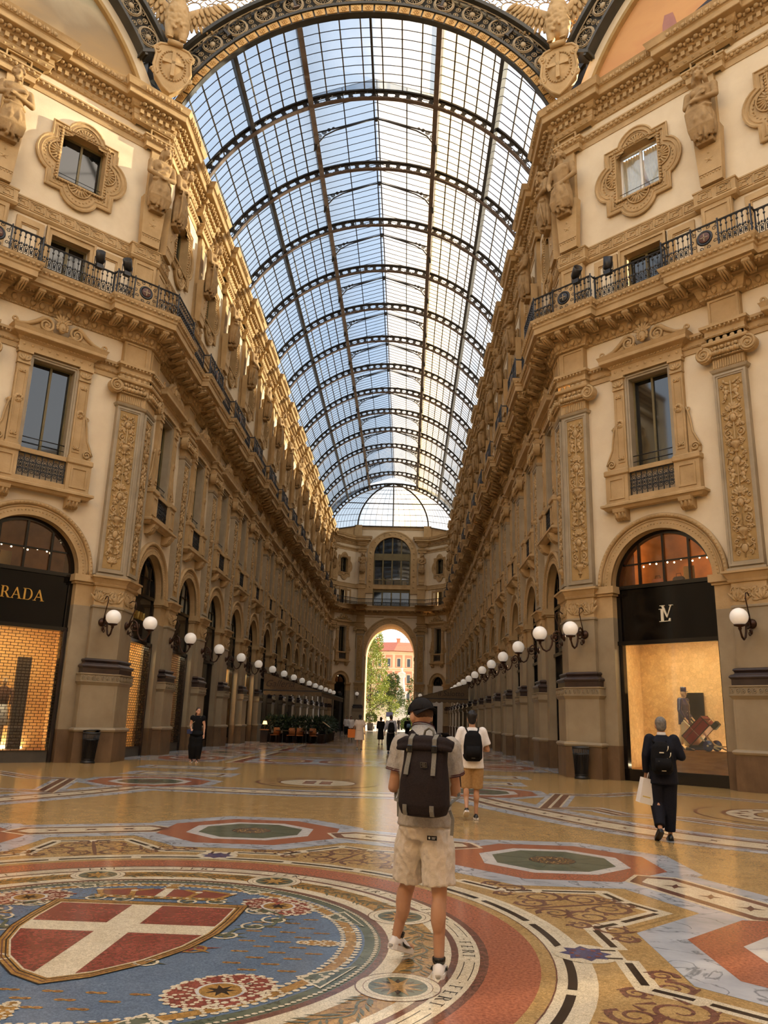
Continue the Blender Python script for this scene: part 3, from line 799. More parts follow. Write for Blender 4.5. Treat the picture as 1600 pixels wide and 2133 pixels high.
def make_window(w=.69,wide=1.58,label=None):
    t=empty('window',None,kind='structure',cat='window')
    k=wide/1.58
    mb=MB();y=-.42
    mb.band([(-w-.13,9.62),(w+.13,9.62),(w+.13,12.95),(-w-.13,12.95)],[(-w,9.72),(w,9.72),(w,12.82),(-w,12.82)],-.75,-.36)
    mb.band([(-w-.13,9.62),(w+.13,9.62),(w+.13,12.95),(-w-.13,12.95)],[(-w-.06,9.66),(w+.06,9.66),(w+.06,12.89),(-w-.06,12.89)],-.4,-.32)
    mb.build('inner_frame',M_GREY,t)
    mb=MB()
    for sg in(-1,1):
        a,b=sorted((sg*(w+.14),sg*(w+.52)));c=(a+b)/2
        mb.box(a,b,y,-.27,9.7,12.5);mb.box(a-.03,b+.03,y,-.24,9.7,9.82)
        mb.band([(a+.06,9.95),(b-.06,9.95),(b-.06,12.3),(a+.06,12.3)],[(a+.09,9.98),(b-.09,9.98),(b-.09,12.27),(a+.09,12.27)],-.3,-.245)
        mb.lathe([(0,.0),(.06,.02),(.09,.05),(.14,.03),(.16,0)],14,(c,-.27,11.3),axis='y')
        for q in range(6): mb.ell((c+.08*cos(q*PI/3),-.23,11.3+.08*sin(q*PI/3)),(.035,.03,.035),5,4)
        for zz in(10.05,12.2):
            for q in range(5): leaf(mb,c,-.255,zz,.15,PI*(.1+.2*q),.025)
        mb.box(a-.02,b+.02,y,-.22,12.5,12.56);mb.box(a-.01,b+.01,y,-.24,12.56,12.88);mb.box(a-.05,b+.05,y,-.18,12.88,12.98)
        for q in range(5): leaf(mb,c,-.22,12.6,.22,PI*(.15+.175*q),.04)
        # side scroll bracket
        x0=sg*(w+.54);x1=sg*(w+.9)
        P=[(x0,9.78),(x1,9.78),(x1+sg*.02,9.95),(x1-sg*.06,10.15),(x1-sg*.2,10.45),(x0+sg*.1,10.9),(x0+sg*.05,11.15),(x0,11.3)]
        mb.prism(P if sg>0 else P[::-1],y,-.34)
        mb.tube([(p[0],-.33,p[1]) for p in P[2:]],.035,5)
        S=spiral(x0+sg*.2,9.95,.15,.04,0 if sg>0 else PI,1.5,18,sg);mb.tube([(q[0],-.32,q[1]) for q in S],.03,5)
        S=spiral(x0+sg*.06,11.2,.08,.02,0,1.2,12,-sg);mb.tube([(q[0],-.33,q[1]) for q in S],.025,5)
    mb.build('side_pilasters',M_OCHRE,t)
    mb=MB();e=w+.56
    def three(prof): mb.sweep(prof,[(e,-.5),(e,-.27),(-e,-.27),(-e,-.5)])
    mb.box(-e,e,-.5,-.27,12.98,13.42)
    three([(0,12.98),(.04,12.98),(.04,13.06),(0,13.08)]);three([(.0,13.3),(.05,13.34),(.09,13.4),(.28*k,13.46),(.3*k,13.48),(.3*k,13.58),(.34*k,13.68),(.36*k,13.72),(-.2,13.75)])
    n=9
    for i in range(n): mb.lathe([(0,.02),(.045,.015),(.055,0)],8,(-e+.15+(2*e-.3)*i/(n-1),-.265,13.19),axis='y')
    for i in range(22): mb.box(-e+2*e*(i+.5)/22-.03,-e+2*e*(i+.5)/22+.03,-.27,-.17,13.36,13.43)
    mb.build('entablature',M_OCHRE,t)
    mb=MB();pediment(mb,wide-.03,13.74,-.2);mb.build('carved_pediment',M_OCHRE,t)
    mb=MB()
    for sg in(-1,1):
        a,b=sorted((sg*(w+.1),sg*(w+.9*k)))
        mb.box(a,b,y-.1,-.16,8.55,9.55);mb.band([(a+.12,8.7),(b-.12,8.7),(b-.12,9.42),(a+.12,9.42)],[(a+.18,8.76),(b-.18,8.76),(b-.18,9.36),(a+.18,9.36)],-.2,-.13)
        mb.box(a-.04,b+.04,y-.1,-.1,9.52,9.72,bev=.03);mb.box(a-.02,b+.02,y-.1,-.12,8.5,8.6)
        # sill bracket
        c=sg*(w+.42*k)
        mb.prism([(y,8.02),(-.3,8.0),(-.16,8.08),(-.12,8.2),(-.04,8.24),(.0,8.36),(y,8.36)],c-.2,c+.2,0,back=True,ax='x')
        for q in(-.12,0,.12): mb.tube([(c+q,-.3,8.02),(c+q,-.16,8.1),(c+q,-.08,8.24)],.04,5)
    mb.box(-w-.12,w+.12,y-.2,-.22,9.55,9.7)
    s=w+1.0*k
    mb.sweep([(-.2,8.34),(-.06,8.36),(.0,8.44),(.06,8.46),(.06,8.53),(.02,8.56),(-.3,8.57)],[(s,-.6),(s,-.08),(-s,-.08),(-s,-.6)])
    mb.box(-w-.1,w+.1,y-.2,-.2,8.5,8.76)
    mb.build('pedestal_sill',M_OCHRE,t)
    mb=MB()
    for i in range(9):
        x=-w-.05+(2*w+.1)*(i)/8
        mb.box(x-.012,x+.012,-.3,-.27,8.74,9.56)
        if i<8:
            xc=x+(2*w+.1)/16
            for zz in(8.95,9.35):
                S=spiral(xc,zz,.085,.02,0,1.5,14,1 if i%2 else -1);mb.tube([(q[0],-.28,q[1]) for q in S],.012,4)
            mb.tube([(xc+.06*cos(q*PI/4),-.28,9.15+.1*sin(q*PI/4)) for q in range(8)],.012,4,closed=True);mb.ell((xc,-.28,9.15),(.03,.02,.05),5,4)
    for zz in(8.76,9.03,9.27,9.54): mb.box(-w-.08,w+.08,-.305,-.265,zz-.015,zz+.015)
    mb.box(-w-.1,w+.1,-.5,-.45,8.7,9.6)
    mb.tube([(-w,-.42,10.12),(w,-.42,10.12)],.018,6);mb.tube([(-w,-.42,9.92),(w,-.42,9.92)],.014,6)
    mb.build('iron_grille',M_IRON,t)
    mb=MB();mb.box(-w,w,-.72,-.7,9.7,12.84)
    mb.build('pane',M_PANE,t)
    mb=MB()
    mb.box(-.035,.035,-.71,-.64,9.7,12.84)
    mb.band([(-w,9.7),(w,9.7),(w,12.84),(-w,12.84)],[(-w+.06,9.76),(w-.06,9.76),(w-.06,12.78),(-w+.06,12.78)],-.74,-.64)
    mb.build('sash',M_WOODF,t)
    return reg(t)
# ------------------------------------------------------------------ second-floor windows with lobed frames
def lobed(h,rl,cl,kz=1.09,n=10,pad=0):
    # square of half side h with a round lobe on each side
    P=[];s=(h*h-0);d=hyp
    half=(rl*rl-(h-cl)**2)**.5;a=math.atan2(half,h-cl)
    for q in range(4):
        ca=q*PI/2
        pts=[(h,-h)]+[(cl+rl*cos(t),rl*sin(t)) for t in [-a+2*a*i/n for i in range(n+1)]]
        for x,z in pts: P.append((x*cos(ca)-z*sin(ca),x*sin(ca)+z*cos(ca)))
    return [(x,20.73+(z)*kz) for x,z in P]
def make_upper(curtain,w=.8,k=1.0):
    t=empty('window',None,kind='structure',cat='window')
    Z0,Z1=19.9,21.86;y=-.60
    mb=MB()
    O=[((x)*k,z) for x,z in lobed(1.2,.72,.92)];I=[(x*k,z) for x,z in lobed(1.08,.62,.9)];J=[(x*k,z) for x,z in lobed(.95,.5,.86)]
    n=len(O)
    mb.band(O,I,y-.02,y+.1);mb.band(I,J,y-.02,y+.07)
    sq=[]
    for x,z in J:
        m=max(abs(x)/(w+.02),abs(z-20.88)/.99);sq.append((x/m,20.88+(z-20.88)/m))
    mb.band(J,sq,y-.02,y+.04)
    mb.tube([(x,y+.1,z) for x,z in O],.05,5,closed=True,sm=False)
    mb.tube([(x*.985,y+.1,20.73+(z-20.73)*.985) for x,z in I],.03,5,closed=True,sm=False)
    for i in range(n):
        a,b=J[i],J[(i+1)%n];l=hyp(b[0]-a[0],b[1]-a[1]);q=max(1,int(l/.13))
        for j in range(q):
            f=(j+.5)/q;mb.ell((a[0]+(b[0]-a[0])*f,y+.07,a[1]+(b[1]-a[1])*f),(.035,.03,.035),5,3)
    mb.build('lobed_frame',M_OCHRE,t)
    mb=MB()
    R4=[(0,1),(PI/2,1),(PI,1),(3*PI/2,1)]
    for ca in(0,PI/2,PI,3*PI/2):
        ox=w*cos(ca)*1.03;oz=20.88+ (1.0)*sin(ca)*1.0
        for i in range(9):
            a=ca-PI/2+PI*(i+.5)/9
            rot=Matrix.Rotation(-a,3,'Y')
            mb.ell((ox+.24*cos(a),y+.06,oz+.24*sin(a)),(.2,.05,.035),7,4,0,rot)
        mb.tube([(ox+.42*cos(ca-PI/2+PI*i/12),y+.07,oz+.42*sin(ca-PI/2+PI*i/12)) for i in range(13)],.03,5)
        mb.ell((ox+.05*cos(ca),y+.07,oz+.05*sin(ca)),(.09,.06,.09),7,5)
    mb.build('carved_shells',M_OCHRE,t)
    mb=MB();c=[(-w,Z0),(w,Z0),(w,Z1),(-w,Z1)]
    c2=[(-w-.08,Z0-.08),(w+.08,Z0-.08),(w+.08,Z1+.08),(-w-.08,Z1+.08)]
    mb.band(c2,c,y-.4,y+.09)
    for i in range(4):
        a,b=c2[i],c2[(i+1)%4]
        for j in range(18):
            f=(j+.5)/18;mb.ell((a[0]+(b[0]-a[0])*f,y+.1,a[1]+(b[1]-a[1])*f),(.05,.05,.05),5,4)
    mb.build('rope_moulding',M_OCHRE,t)
    mb=MB();mb.band(c,[(-w+.07,Z0+.07),(w-.07,Z0+.07),(w-.07,Z1-.07),(-w+.07,Z1-.07)],y-.36,y-.28);mb.box(-.04,.04,y-.36,y-.28,Z0,Z1)
    mb.build('sash',M_WOODF if not curtain else M_WHITE,t)
    mb=MB();mb.tube([(-w,y-.12,Z0+.16),(w,y-.12,Z0+.16)],.015,5);mb.tube([(-w,y-.12,Z0+.3),(w,y-.12,Z0+.3)],.012,5);mb.build('guard_rail',M_IRON,t)
    mb=MB();mb.box(-w,w,y-.34,y-.33,Z0,Z1);mb.build('pane',M_CLEAR if curtain else M_PANE,t)
    if curtain:
        for sg in(-1,1):
            mb=MB();V=[];F=[];nu,nv=36,14
            for j in range(nv+1):
                v=j/nv;zz=Z1-(Z1-Z0)*v
                inner=.02+.62*max(0,v-.35)**1.3 if v<.78 else .02+.62*(.43**1.3)
                for i in range(nu+1):
                    u=i/nu;x=w-(w-inner)*(1-u) if curtain==1 else .04+(w-.04)*u
                    V.append((sg*x,y-.5+.035*sin(u*46+v*2),zz))
            for j in range(nv):
                for i in range(nu):
                    f=(j*(nu+1)+i,j*(nu+1)+i+1,(j+1)*(nu+1)+i+1,(j+1)*(nu+1)+i);F.append(f)
            mb.add(V,F,0,True);mb.build('curtain',M_CURT,t)
        mb=MB();mb.box(-w-.3,w+.3,y-1.2,y-1.15,Z0-.2,Z1+.2);mb.build('dark_room',M_DARK,t)
    return reg(t)
# ------------------------------------------------------------------ balcony doors
def make_door(w=.68,side=1.42):
    t=empty('balcony_door',None,kind='structure',cat='door');y=-.60
    mb=MB()
    mb.band([(-w-.2,15.62),(w+.2,15.62),(w+.2,17.88),(-w-.2,17.88)],[(-w,15.6),(w,15.6),(w,17.6),(-w,17.6)],y-.1,y+.08)
    mb.band([(-w-.2,15.62),(w+.2,15.62),(w+.2,17.88),(-w-.2,17.88)],[(-w-.12,15.62),(w+.12,15.62),(w+.12,17.8),(-w-.12,17.8)],y,y+.13)
    for sg in(-1,1):
        c=sg*side
        A=[(c-.46,15.7),(c+.46,15.7),(c+.46,17.82),(c-.46,17.82)];B=[(c-.3,15.85),(c+.3,15.85),(c+.3,17.6),(c-.3,17.6)]
        mb.band(A,B,y,y+.07);mb.band(B,[(c-.25,15.9),(c+.25,15.9),(c+.25,17.55),(c-.25,17.55)],y,y+.03)
    mb.build('door_surround',M_OCHRE,t)
    mb=MB();mb.box(-w,w,y-.33,y-.3,15.6,17.6);mb.build('pane',M_PANE,t)
    mb=MB();mb.band([(-w,15.6),(w,15.6),(w,17.6),(-w,17.6)],[(-w+.08,15.7),(w-.08,15.7),(w-.08,17.52),(-w+.08,17.52)],y-.33,y-.24);mb.box(-.05,.05,y-.33,y-.24,15.6,17.6);mb.build('door_leaf',M_WOODF,t)
    return reg(t)
# ------------------------------------------------------------------ cast iron balcony railing
def rail_unit(mb,x,y,dx=1,dy=0,alt=0):
    Z=15.62
    def P(a,b,z): return (x+dx*a-dy*b,y+dy*a+dx*b,z)
    mb.tube([P(0,0,Z+.1),P(0,0,Z+.92)],.013,4)
    for sg in(-1,1):
        S=spiral(0,0,.085,.085,PI if sg<0 else 0,.5,7,sg)
        mb.tube([P(sg*.085+q[0],0,Z+.76+q[1]*1.4) for q in S],.011,4)
        S=spiral(sg*.07,.42,.065,.02,-PI/2,1.0,9,sg)
        mb.tube([P(q[0],0,Z+q[1]-.1) for q in S],.012,4)
        S=spiral(sg*.07,.18,.06,.02,PI/2,.9,8,-sg)
        mb.tube([P(q[0],0,Z+q[1]) for q in S],.012,4)
    mb.ell(P(0,0,Z+.42),(.045,.025,.06),6,4);mb.ell(P(0,0,Z+.7),(.04,.03,.045),6,4);mb.ell(P(.085,0,Z+.24),(.05,.02,.06),5,4);mb.ell(P(.085,0,Z+.44),(.035,.02,.05),5,4)
def rail_run(mb,x0,y0,x1,y1):
    l=hyp(x1-x0,y1-y0);n=max(1,round(l/.17));dx,dy=(x1-x0)/l,(y1-y0)/l
    for i in range(n): rail_unit(mb,x0+dx*l*(i+.5)/n,y0+dy*l*(i+.5)/n,dx,dy,i%2)
def rails(mb,pts,zs=(15.7,16.52)):
    for z,r in zip(zs,(.02,.035)): mb.tube([(a,b,z) for a,b in pts],r,5,sm=False)
def medallion(mb,x,y,c=1):
    mb.lathe([(.0,0),(.17,0),(.2,.03),(.24,.03),(.26,0),(.24,-.03),(0,-.03)],20,(x,y,16.1),axis='y')
    for q in range(10):
        a=q*PI/5;S=spiral(.36*cos(a),.36*sin(a),.07,.02,a,1.2,9,1 if q%2 else -1)
        mb.tube([(x+p[0]*1.1,y,16.1+p[1]) for p in S],.013,4)
def make_rail_bay(half):
    t=empty('balcony_railing',None);mb=MB();y=.46
    rails(mb,[(-half,y),(half,y)]);
    for sg in(-1,1): mb.box(sg*half-.02,sg*half+.02,y-.02,y+.02,15.6,16.55)
    mb.build('rail',M_IRON,t);mb=MB();rail_run(mb,-half,y,half,y);mb.build('baluster_screen',M_IRON,t)
    return reg(t)
def make_rail_pier(half,emblem=True):
    t=empty('balcony_railing',None);mb=MB();y=.74
    rails(mb,[(-half,.46),(-half,y),(half,y),(half,.46)])
    for x in(-half,half,-.42,.42): mb.box(x-.022,x+.022,y-.02,y+.022,15.6,16.6)
    mb.build('rail',M_IRON,t);mb=MB();rail_run(mb,-half,y,-.44,y);mb.build('baluster_screen',M_IRON,t);mb=MB();rail_run(mb,.44,y,half,y);mb.build('baluster_screen',M_IRON,t)
    mb=MB();medallion(mb,0,y);
    mm=mb.build('medallion',M_IRON,t)
    mb=MB();mb.lathe([(0,.045),(.15,.045),(.17,.03)],18,(0,y,16.1),axis='y');mb.box(-.015,.015,y+.045,y+.055,15.98,16.22,1);mb.box(-.12,.12,y+.045,y+.055,16.085,16.115,1)
    mb.build('emblem',[M_RED,M_LATT],mm)
    return reg(t)
M_RED=mat('dull_red_enamel',lin(96,62,52),lin(80,50,42),rough=.5)
# ------------------------------------------------------------------ wall lamps
def make_lamp():
    t=empty('wall_lamp',None)
    mb=MB();mb.lathe([(0,.0),(.13,0),(.14,.03),(.1,.06),(.06,.1),(.0,.12)],14,(0,-.2,4.42),axis='y');mb.build('wall_plate',M_BRONZE,t)
    mb=MB()
    # arm: scroll at the wall, then a deep swan curve out to the globe cup
    P=[(-.1,4.42),(.0,4.62),(.12,4.66),(.24,4.58),(.3,4.4),(.34,4.2),(.44,4.04),(.58,3.98),(.72,4.04),(.8,4.16),(.84,4.27)]
    mb.tube([(0,-.1+(a+.1)*.777,b-.04) for a,b in P],[.03]*9+[.028,.03],7)
    S=spiral(.1,4.4,.17,.05,PI*.2,1.3,18,-1);mb.tube([(0,a,b) for a,b in S],.022,6);mb.ell((0,.1,4.4),(.05,.06,.06),8,6)
    S=spiral(.02,4.14,.09,.03,PI*.5,1.0,10,1);mb.tube([(0,a,b) for a,b in S],.018,5);mb.ell((0,-.1,4.2),(.04,.04,.09),7,5)
    mb.build('arm',M_BRONZE,t)
    mb=MB();mb.tube([(0,-.12,4.46),(0,.0,4.8),(0,.1,5.1),(0,.06,5.24),(0,-.05,5.28),(0,-.16,5.2)],.018,6);mb.build('tie_rod',M_BRONZE,t)
    mb=MB();mb.lathe([(.02,4.2),(.05,4.26),(.04,4.3),(.14,4.33),(.16,4.37),(.06,4.38)],14,(0,.63,-.05));mb.build('cup',M_BRONZE,t)
    mb=MB();mb.ell((0,.63,4.53),(.24,.24,.24),28,18);mb.build('globe',M_GLOBE,t)
    return reg(t)
LAMP=make_lamp()
LAMPM=[]
# ------------------------------------------------------------------ put windows, doors, railings, lamps in place
WN=[0]
def wput(protos,i,M,label,**kw):
    WN[0]+=1
    o=put(protos,i,M,label=label,**kw);o.name='window_%d'%WN[0]
WD=[make_window(.69,1.58)];WC=[make_window(.66,1.42)];WE=[make_window(.5,1.05)]
UD=[make_upper(0,.8,1.0)];UC=[make_upper(0,.78,.98)];UE=[make_upper(0,.6,.8)];UK=[make_upper(1,.8,1.0)]
DD=[make_door(.68,1.42)];DC=[make_door(.64,1.3)];DE=[make_door(.45,.9)]
RB=[make_rail_bay(1.28)];RBC=[make_rail_bay(1.34)];RP=[make_rail_pier(1.4)];RPC=[make_rail_pier(1.18)]
def ordn(i): return ORD[i]
DNUM=[0]
for sd in(-1,1):
    nm=SIDE[sd]
    for i,s in enumerate(DB):
        M=F_diag(s,sd)
        wh=['nearest the corner','in the middle bay','in the outermost bay'][i]
        wput(WD,0,M,'tall pedimented window on the slanted %s front %s'%(nm,wh))
        if sd>0 and i==0: wput(UK,0,M,'lobed window with white lace curtains on the right front')
        else: wput(UD,0,M,'square lobe-framed window on the slanted %s front %s'%(nm,wh))
        DNUM[0]+=1;o=put(DD,0,M,label='balcony doorway on the slanted %s front %s'%(nm,wh));o.name='door_%d'%DNUM[0]
        put(RB,0,M,label='straight iron railing on the slanted %s front %s'%(nm,wh),cat='railing',group='balcony railings')
    for i,s in enumerate(DP):
        put(RP,0,F_diag(s,sd),label='projecting iron railing with medallion, %s front, %s pier from corner'%(nm,ordn(i)),cat='railing',group='balcony railings')
    for i,s in enumerate(CB):
        M=F_cor(s,sd)
        wput(WC,0,M,'%s pedimented window from the corner along the %s corridor wall'%(ordn(i),nm))
        wput(UC,0,M,'%s lobe-framed window from the corner along the %s corridor wall'%(ordn(i),nm))
        DNUM[0]+=1;o=put(DC,0,M,label='%s balcony doorway from the corner along the %s corridor wall'%(ordn(i),nm));o.name='door_%d'%DNUM[0]
        put(RBC,0,M,label='%s straight railing from the corner on the %s corridor balcony'%(ordn(i),nm),cat='railing',group='balcony railings')
    for i,s in enumerate(CP):
        put(RPC,0,F_cor(s,sd),label='%s projecting railing from the corner on the %s corridor balcony'%(ordn(i),nm),cat='railing',group='balcony railings')
    M=F_end(2.05,sd)
    wput(WE,0,M,'narrow pedimented window on the %s of the far archway'%nm)
    wput(UE,0,M,'small lobe-framed window on the %s of the far arched window'%nm)
    DNUM[0]+=1;o=put(DE,0,M,label='narrow balcony doorway at the far %s end'%nm);o.name='door_%d'%DNUM[0]
    # railing folded round the corner pilaster
    t=empty('balcony_railing',None,label='corner railing with round emblem where the %s balcony turns'%nm,cat='railing',group='balcony railings')
    mb=MB();fl=-sd
    def X(p): return (fl*p[0],p[1])
    P=[pt(0,2.05,.46),pt(0,2.05,.74),corner(0,.74),pt(1,1.85,.74),pt(1,1.85,.46)]
    P=[X(p) for p in P]
    rails(mb,P)
    for p in P: mb.box(p[0]-.022,p[0]+.022,p[1]-.022,p[1]+.022,15.6,16.6)
    mb.build('rail',M_IRON,t);mb=MB()
    q0=X(pt(0,1.45,.74));q1=X(pt(0,.5,.74))
    rail_run(mb,*P[1],*q0);mb.build('baluster_screen',M_IRON,t);mb=MB();rail_run(mb,*q1,*P[2]);rail_run(mb,*P[2],*P[3]);mb.build('baluster_screen',M_IRON,t)
    mb=MB();mb.M=F_diag(.97,sd);medallion(mb,0,.74)
    for x in(-.45,.45): mb.box(x-.02,x+.02,.72,.762,15.6,16.6)
    mb.M=None;mo=mb.build('medallion',M_IRON,t)
    mb=MB();mb.M=F_diag(.97,sd);mb.lathe([(0,.045),(.15,.045),(.17,.03)],18,(0,.74,16.1),axis='y')
    mb.box(-.015,.015,.785,.797,15.98,16.22,1);mb.box(-.12,.12,.785,.797,16.085,16.115,1);mb.M=None
    mb.build('emblem',[M_RED if sd<0 else M_IRON,M_LATT],mo)
    # far railing across the end wall: slanted piece
    t=empty('balcony_railing',None,label='slanted railing at the far %s end of the balcony'%nm,cat='railing',group='balcony railings')
    P=[X(pt(1,SE-1.2,.6)),X(corner(1,.6)),X(corner(2,.6))]
    mb=MB();rails(mb,P);mb.build('rail',M_IRON,t);mb=MB();rail_run(mb,*P[0],*P[1]);rail_run(mb,*P[1],*P[2]);mb.build('baluster_screen',M_IRON,t)
    # lamps
    def lamp(M,l): put([LAMP],0,M,label=l,cat='wall lamp',group='globe wall lamps')
    lamp(F_diag(.74,sd),'white globe lamp on the slanted face of the %s corner pilaster'%nm)
    lamp(F_cor(.577,sd),'white globe lamp on the corridor face of the %s corner pilaster'%nm)
    lamp(F_diag(6.05,sd),'white globe lamp on the pilaster beyond the %s corner shop'%nm)
    for i,s in enumerate(CP): lamp(F_cor(s,sd),'white globe lamp on the %s pilaster past the %s corner'%(ordn(i),nm))
    lamp(F_cor(SE-.5,sd),'white globe lamp on the last folded pilaster of the %s wall'%nm)
    lamp(frame(sd*3.95,YW,PI),'small white globe lamp just %s of the far archway'%nm)
c=corner(2,.6)
t=empty('balcony_railing',None,label='long straight railing below the far arched window',cat='railing',group='balcony railings')
mb=MB();P=[c,(-c[0],c[1])];rails(mb,P);mb.build('rail',M_IRON,t);mb=MB();rail_run(mb,*P[0],*P[1]);mb.build('baluster_screen',M_IRON,t)
# ------------------------------------------------------------------ spotlights on the railing
def spot(M,aim,label):
    t=empty('spotlight',M,label=label,cat='spotlight',group='spotlights on the balcony railing')
    mb=MB();r=Matrix.Translation((0,0,.3))@Matrix.Rotation(aim[0],4,'Z')@Matrix.Rotation(aim[1],4,'X')
    mb.M=r;mb.lathe([(0,-.2),(.12,-.2),(.15,-.12),(.16,.24),(.135,.24),(.13,.1),(0,.1)],16,(0,0,0));mb.M=None
    mb.build('housing',M_IRON,t)
    mb=MB();mb.tube([(-.18,0,.3),(-.18,0,.02),(.18,0,.02),(.18,0,.3)],.018,5);mb.box(-.12,.12,-.08,.08,-.1,.05);mb.build('yoke',M_IRON,t)
def RM(s,sd,o): return F_diag(s,sd)@Matrix.Translation((0,o,16.55))
spot(RM(1.75,-1,.72),(-.6,-1.0),'black spotlight on the railing just left of the round emblem')
spot(RM(2.65,-1,.48),(-.4,-.9),'black spotlight further left on the left balcony railing')
spot(RM(1.5,1,.72),(.9,-1.15),'black spotlight lying low beside the right corner emblem')
spot(RM(2.6,1,.48),(.7,-.45),'black spotlight tilted upward on the right balcony railing')
# ------------------------------------------------------------------ shops
M_SHOPW=mat('warm_shop_wall',lin(236,196,130),lin(220,176,112),rough=.7)
M_SHOPW2=mat('patterned_peach_wall',lin(232,200,150),lin(216,180,128),rough=.7,scale=3,cells=(9,.12,.8))
M_SHOPD=mat('dark_shop_interior',lin(60,44,30),lin(40,30,22),rough=.8)
M_LAMPY=emis('shop_strip_light',(1,.8,.5,1),36)
M_WOOD=mat('honey_wood',lin(176,120,66),lin(140,90,46),rough=.5,stretch=(1,1,6))
M_SHUT=mat('dark_grille_wire',lin(58,46,38),lin(40,32,28),rough=.5,metal=.4)
M_GREYP=mat('grey_painted_plinth',lin(86,80,70),lin(72,66,58),rough=.5)
M_FASC=mat('black_glass_fascia',lin(12,10,9),lin(9,8,7),rough=.06,spec=.3)
AR=lambda r,n=28:arc(0,5.92,r,0,PI,n)
def shopfront(M,ho,label,lit=0,grille=False,letters=None,fasz=4.15,kind='black',door=False,arch='dark',lcol=M_GOLD,lsize=.4,lz=5.0,frost=False,span=2,brand=None):
    t=empty('storefront',M,label=label,cat='shop front')
    y=-.62
    mb=MB()
    mb.box(-ho,-ho+.13,y-.2,y,0,5.9);mb.box(ho-.13,ho,y-.2,y,0,5.9);mb.box(-ho,ho,y-.2,y,0,.34,1);mb.box(-ho,ho,y-.2,y+.06,fasz-.1,fasz+.03)
    mb.band(AR(ho),AR(ho-.12),y-.2,y,closed=False);mb.box(-ho,ho,y-.2,y+.02,5.82,5.94)
    mb.build('frame',[M_BLACK,M_GREYP if grille else M_BLACK],t)
    mb=MB()
    for q in range(-span+1,span):
        x=ho*2*q/(2*span)*1.0
        h=(ho*ho-x*x)**.5;mb.box(x-.035,x+.035,y-.12,y-.02,5.9,5.92+h-.05)
    mb.box(-ho+.1,ho-.1,y-.1,y-.04,6.58,6.63);mb.build('arch_bars',M_BLACK,t)
    mb=MB();mb.prism(AR(ho-.1)[::1],y-.11,y-.1);mb.build('arch_pane',M_CLEAR if arch!='dark' else (M_PANE if not frost else M_FROST),t)
    mb=MB();mb.box(-ho+.1,ho-.1,y-.14,y-.06,fasz,5.85);fs=mb.build('fascia',M_FASC,t)
    if letters:
        mb=MB();glyphs(mb,letters,lsize,0,y-.06,y-.02,lz);mb.build('lettering',lcol,fs)
    if brand: brand(fs,y-.06)
    if not door:
        mb=MB();mb.box(-ho+.12,ho-.12,y-.16,y-.15,.34,fasz-.1);mb.build('display_pane',M_CLEAR if lit else M_PANE,t)
    else:
        mb=MB();mb.box(-ho+.1,ho-.1,y-.18,y-.12,0,fasz-.05);mb.box(-.03,.03,y-.12,y-.08,0,fasz-.1);mb.build('door_leaf',M_BLACK,t)
    if lit or arch!='dark':
        mb=MB();d=2.2
        mb.add([(-ho-.5,y-d,0),(ho+.5,y-d,0),(ho+.5,y-d,5.7),(-ho-.5,y-d,5.7)],[(3,2,1,0)],0)
        for sg in(-1,1): mb.add([(sg*(ho+.3),y-.3,0),(sg*(ho+.5),y-d,0),(sg*(ho+.5),y-d,5.7),(sg*(ho+.3),y-.3,5.7)],[(0,1,2,3)],0)
        mb.add([(-ho-.4,y-.3,.32),(ho+.4,y-.3,.32),(ho+.5,y-d,.32),(-ho-.5,y-d,.32)],[(0,1,2,3)],1)
        mb.add([(-ho-.4,y-.3,4.3),(ho+.4,y-.3,4.3),(ho+.5,y-d,4.3),(-ho-.5,y-d,4.3)],[(0,1,2,3)],0)
        mb.build('interior',[lit if lit else M_SHOPD,M_WOOD],t)
        if lit:
            mb=MB();mb.box(-ho+.2,ho-.2,y-.72,y-.52,4.18,4.22);mb.box(-ho+.2,ho-.2,y-d+.05,y-d+.2,.34,.37);mb.build('strip_light',M_LAMPY,t)
    if arch=='lit':
        mb=MB();d=1.8
        mb.add([(-ho-.3,y-d,5.8),(ho+.3,y-d,5.8),(ho+.3,y-d,8),(-ho-.3,y-d,8)],[(3,2,1,0)],0)
        mb.add([(-ho-.3,y-.15,5.8),(ho+.3,y-.15,5.8),(ho+.3,y-d,5.8),(-ho-.3,y-d,5.8)],[(0,1,2,3)],0);mb.add([(-ho-.3,y-.15,8),(ho+.3,y-.15,8),(ho+.3,y-d,8),(-ho-.3,y-d,8)],[(0,1,2,3)],0)
        mb.box(-ho*.1,ho*.12,y-d+.02,y-d+.06,6.0,6.7,1)
        for sg in(-1,1): mb.add([(sg*(ho+.3),y-.12,5.8),(sg*(ho+.3),y-d,5.8),(sg*(ho+.3),y-d,8),(sg*(ho+.3),y-.12,8)],[(0,1,2,3)],0);mb.build('upper_room',[M_SHOPM,M_SHOPW],t)
        mb=MB()
        for i in range(9): mb.ell((-ho*.6+ho*1.35*i/8,y-.9-.1*(i%3),6.72+.05*(i%2)),(.028,.028,.028),6,4)
        mb.build('ceiling_spots',M_LAMPB,t)
    if grille:
        mb=MB();yy=y+.03;rows=int((fasz-.44)/.092)
        for i in range(rows+1): mb.box(-ho+.12,ho-.12,yy-.007,yy+.007,.35+.092*i-.008,.35+.092*i+.008)
        n=int((2*ho-.24)/.225)
        for i in range(rows):
            for j in range(n+1):
                x=-ho+.12+.225*(j+(.5 if i%2 else 0))
                if x<ho-.12: mb.box(x-.008,x+.008,yy-.005,yy+.005,.35+.092*i,.35+.092*(i+1))
        g=mb.build('roll_grille',M_SHUT,t)
        
        for sg in(-1,1):
            mb=MB();mb.box(sg*(ho-.075)-.045,sg*(ho-.075)+.045,yy-.05,yy+.05,0,fasz);mb.build('guide_rail',M_SHUT,g)
    return t
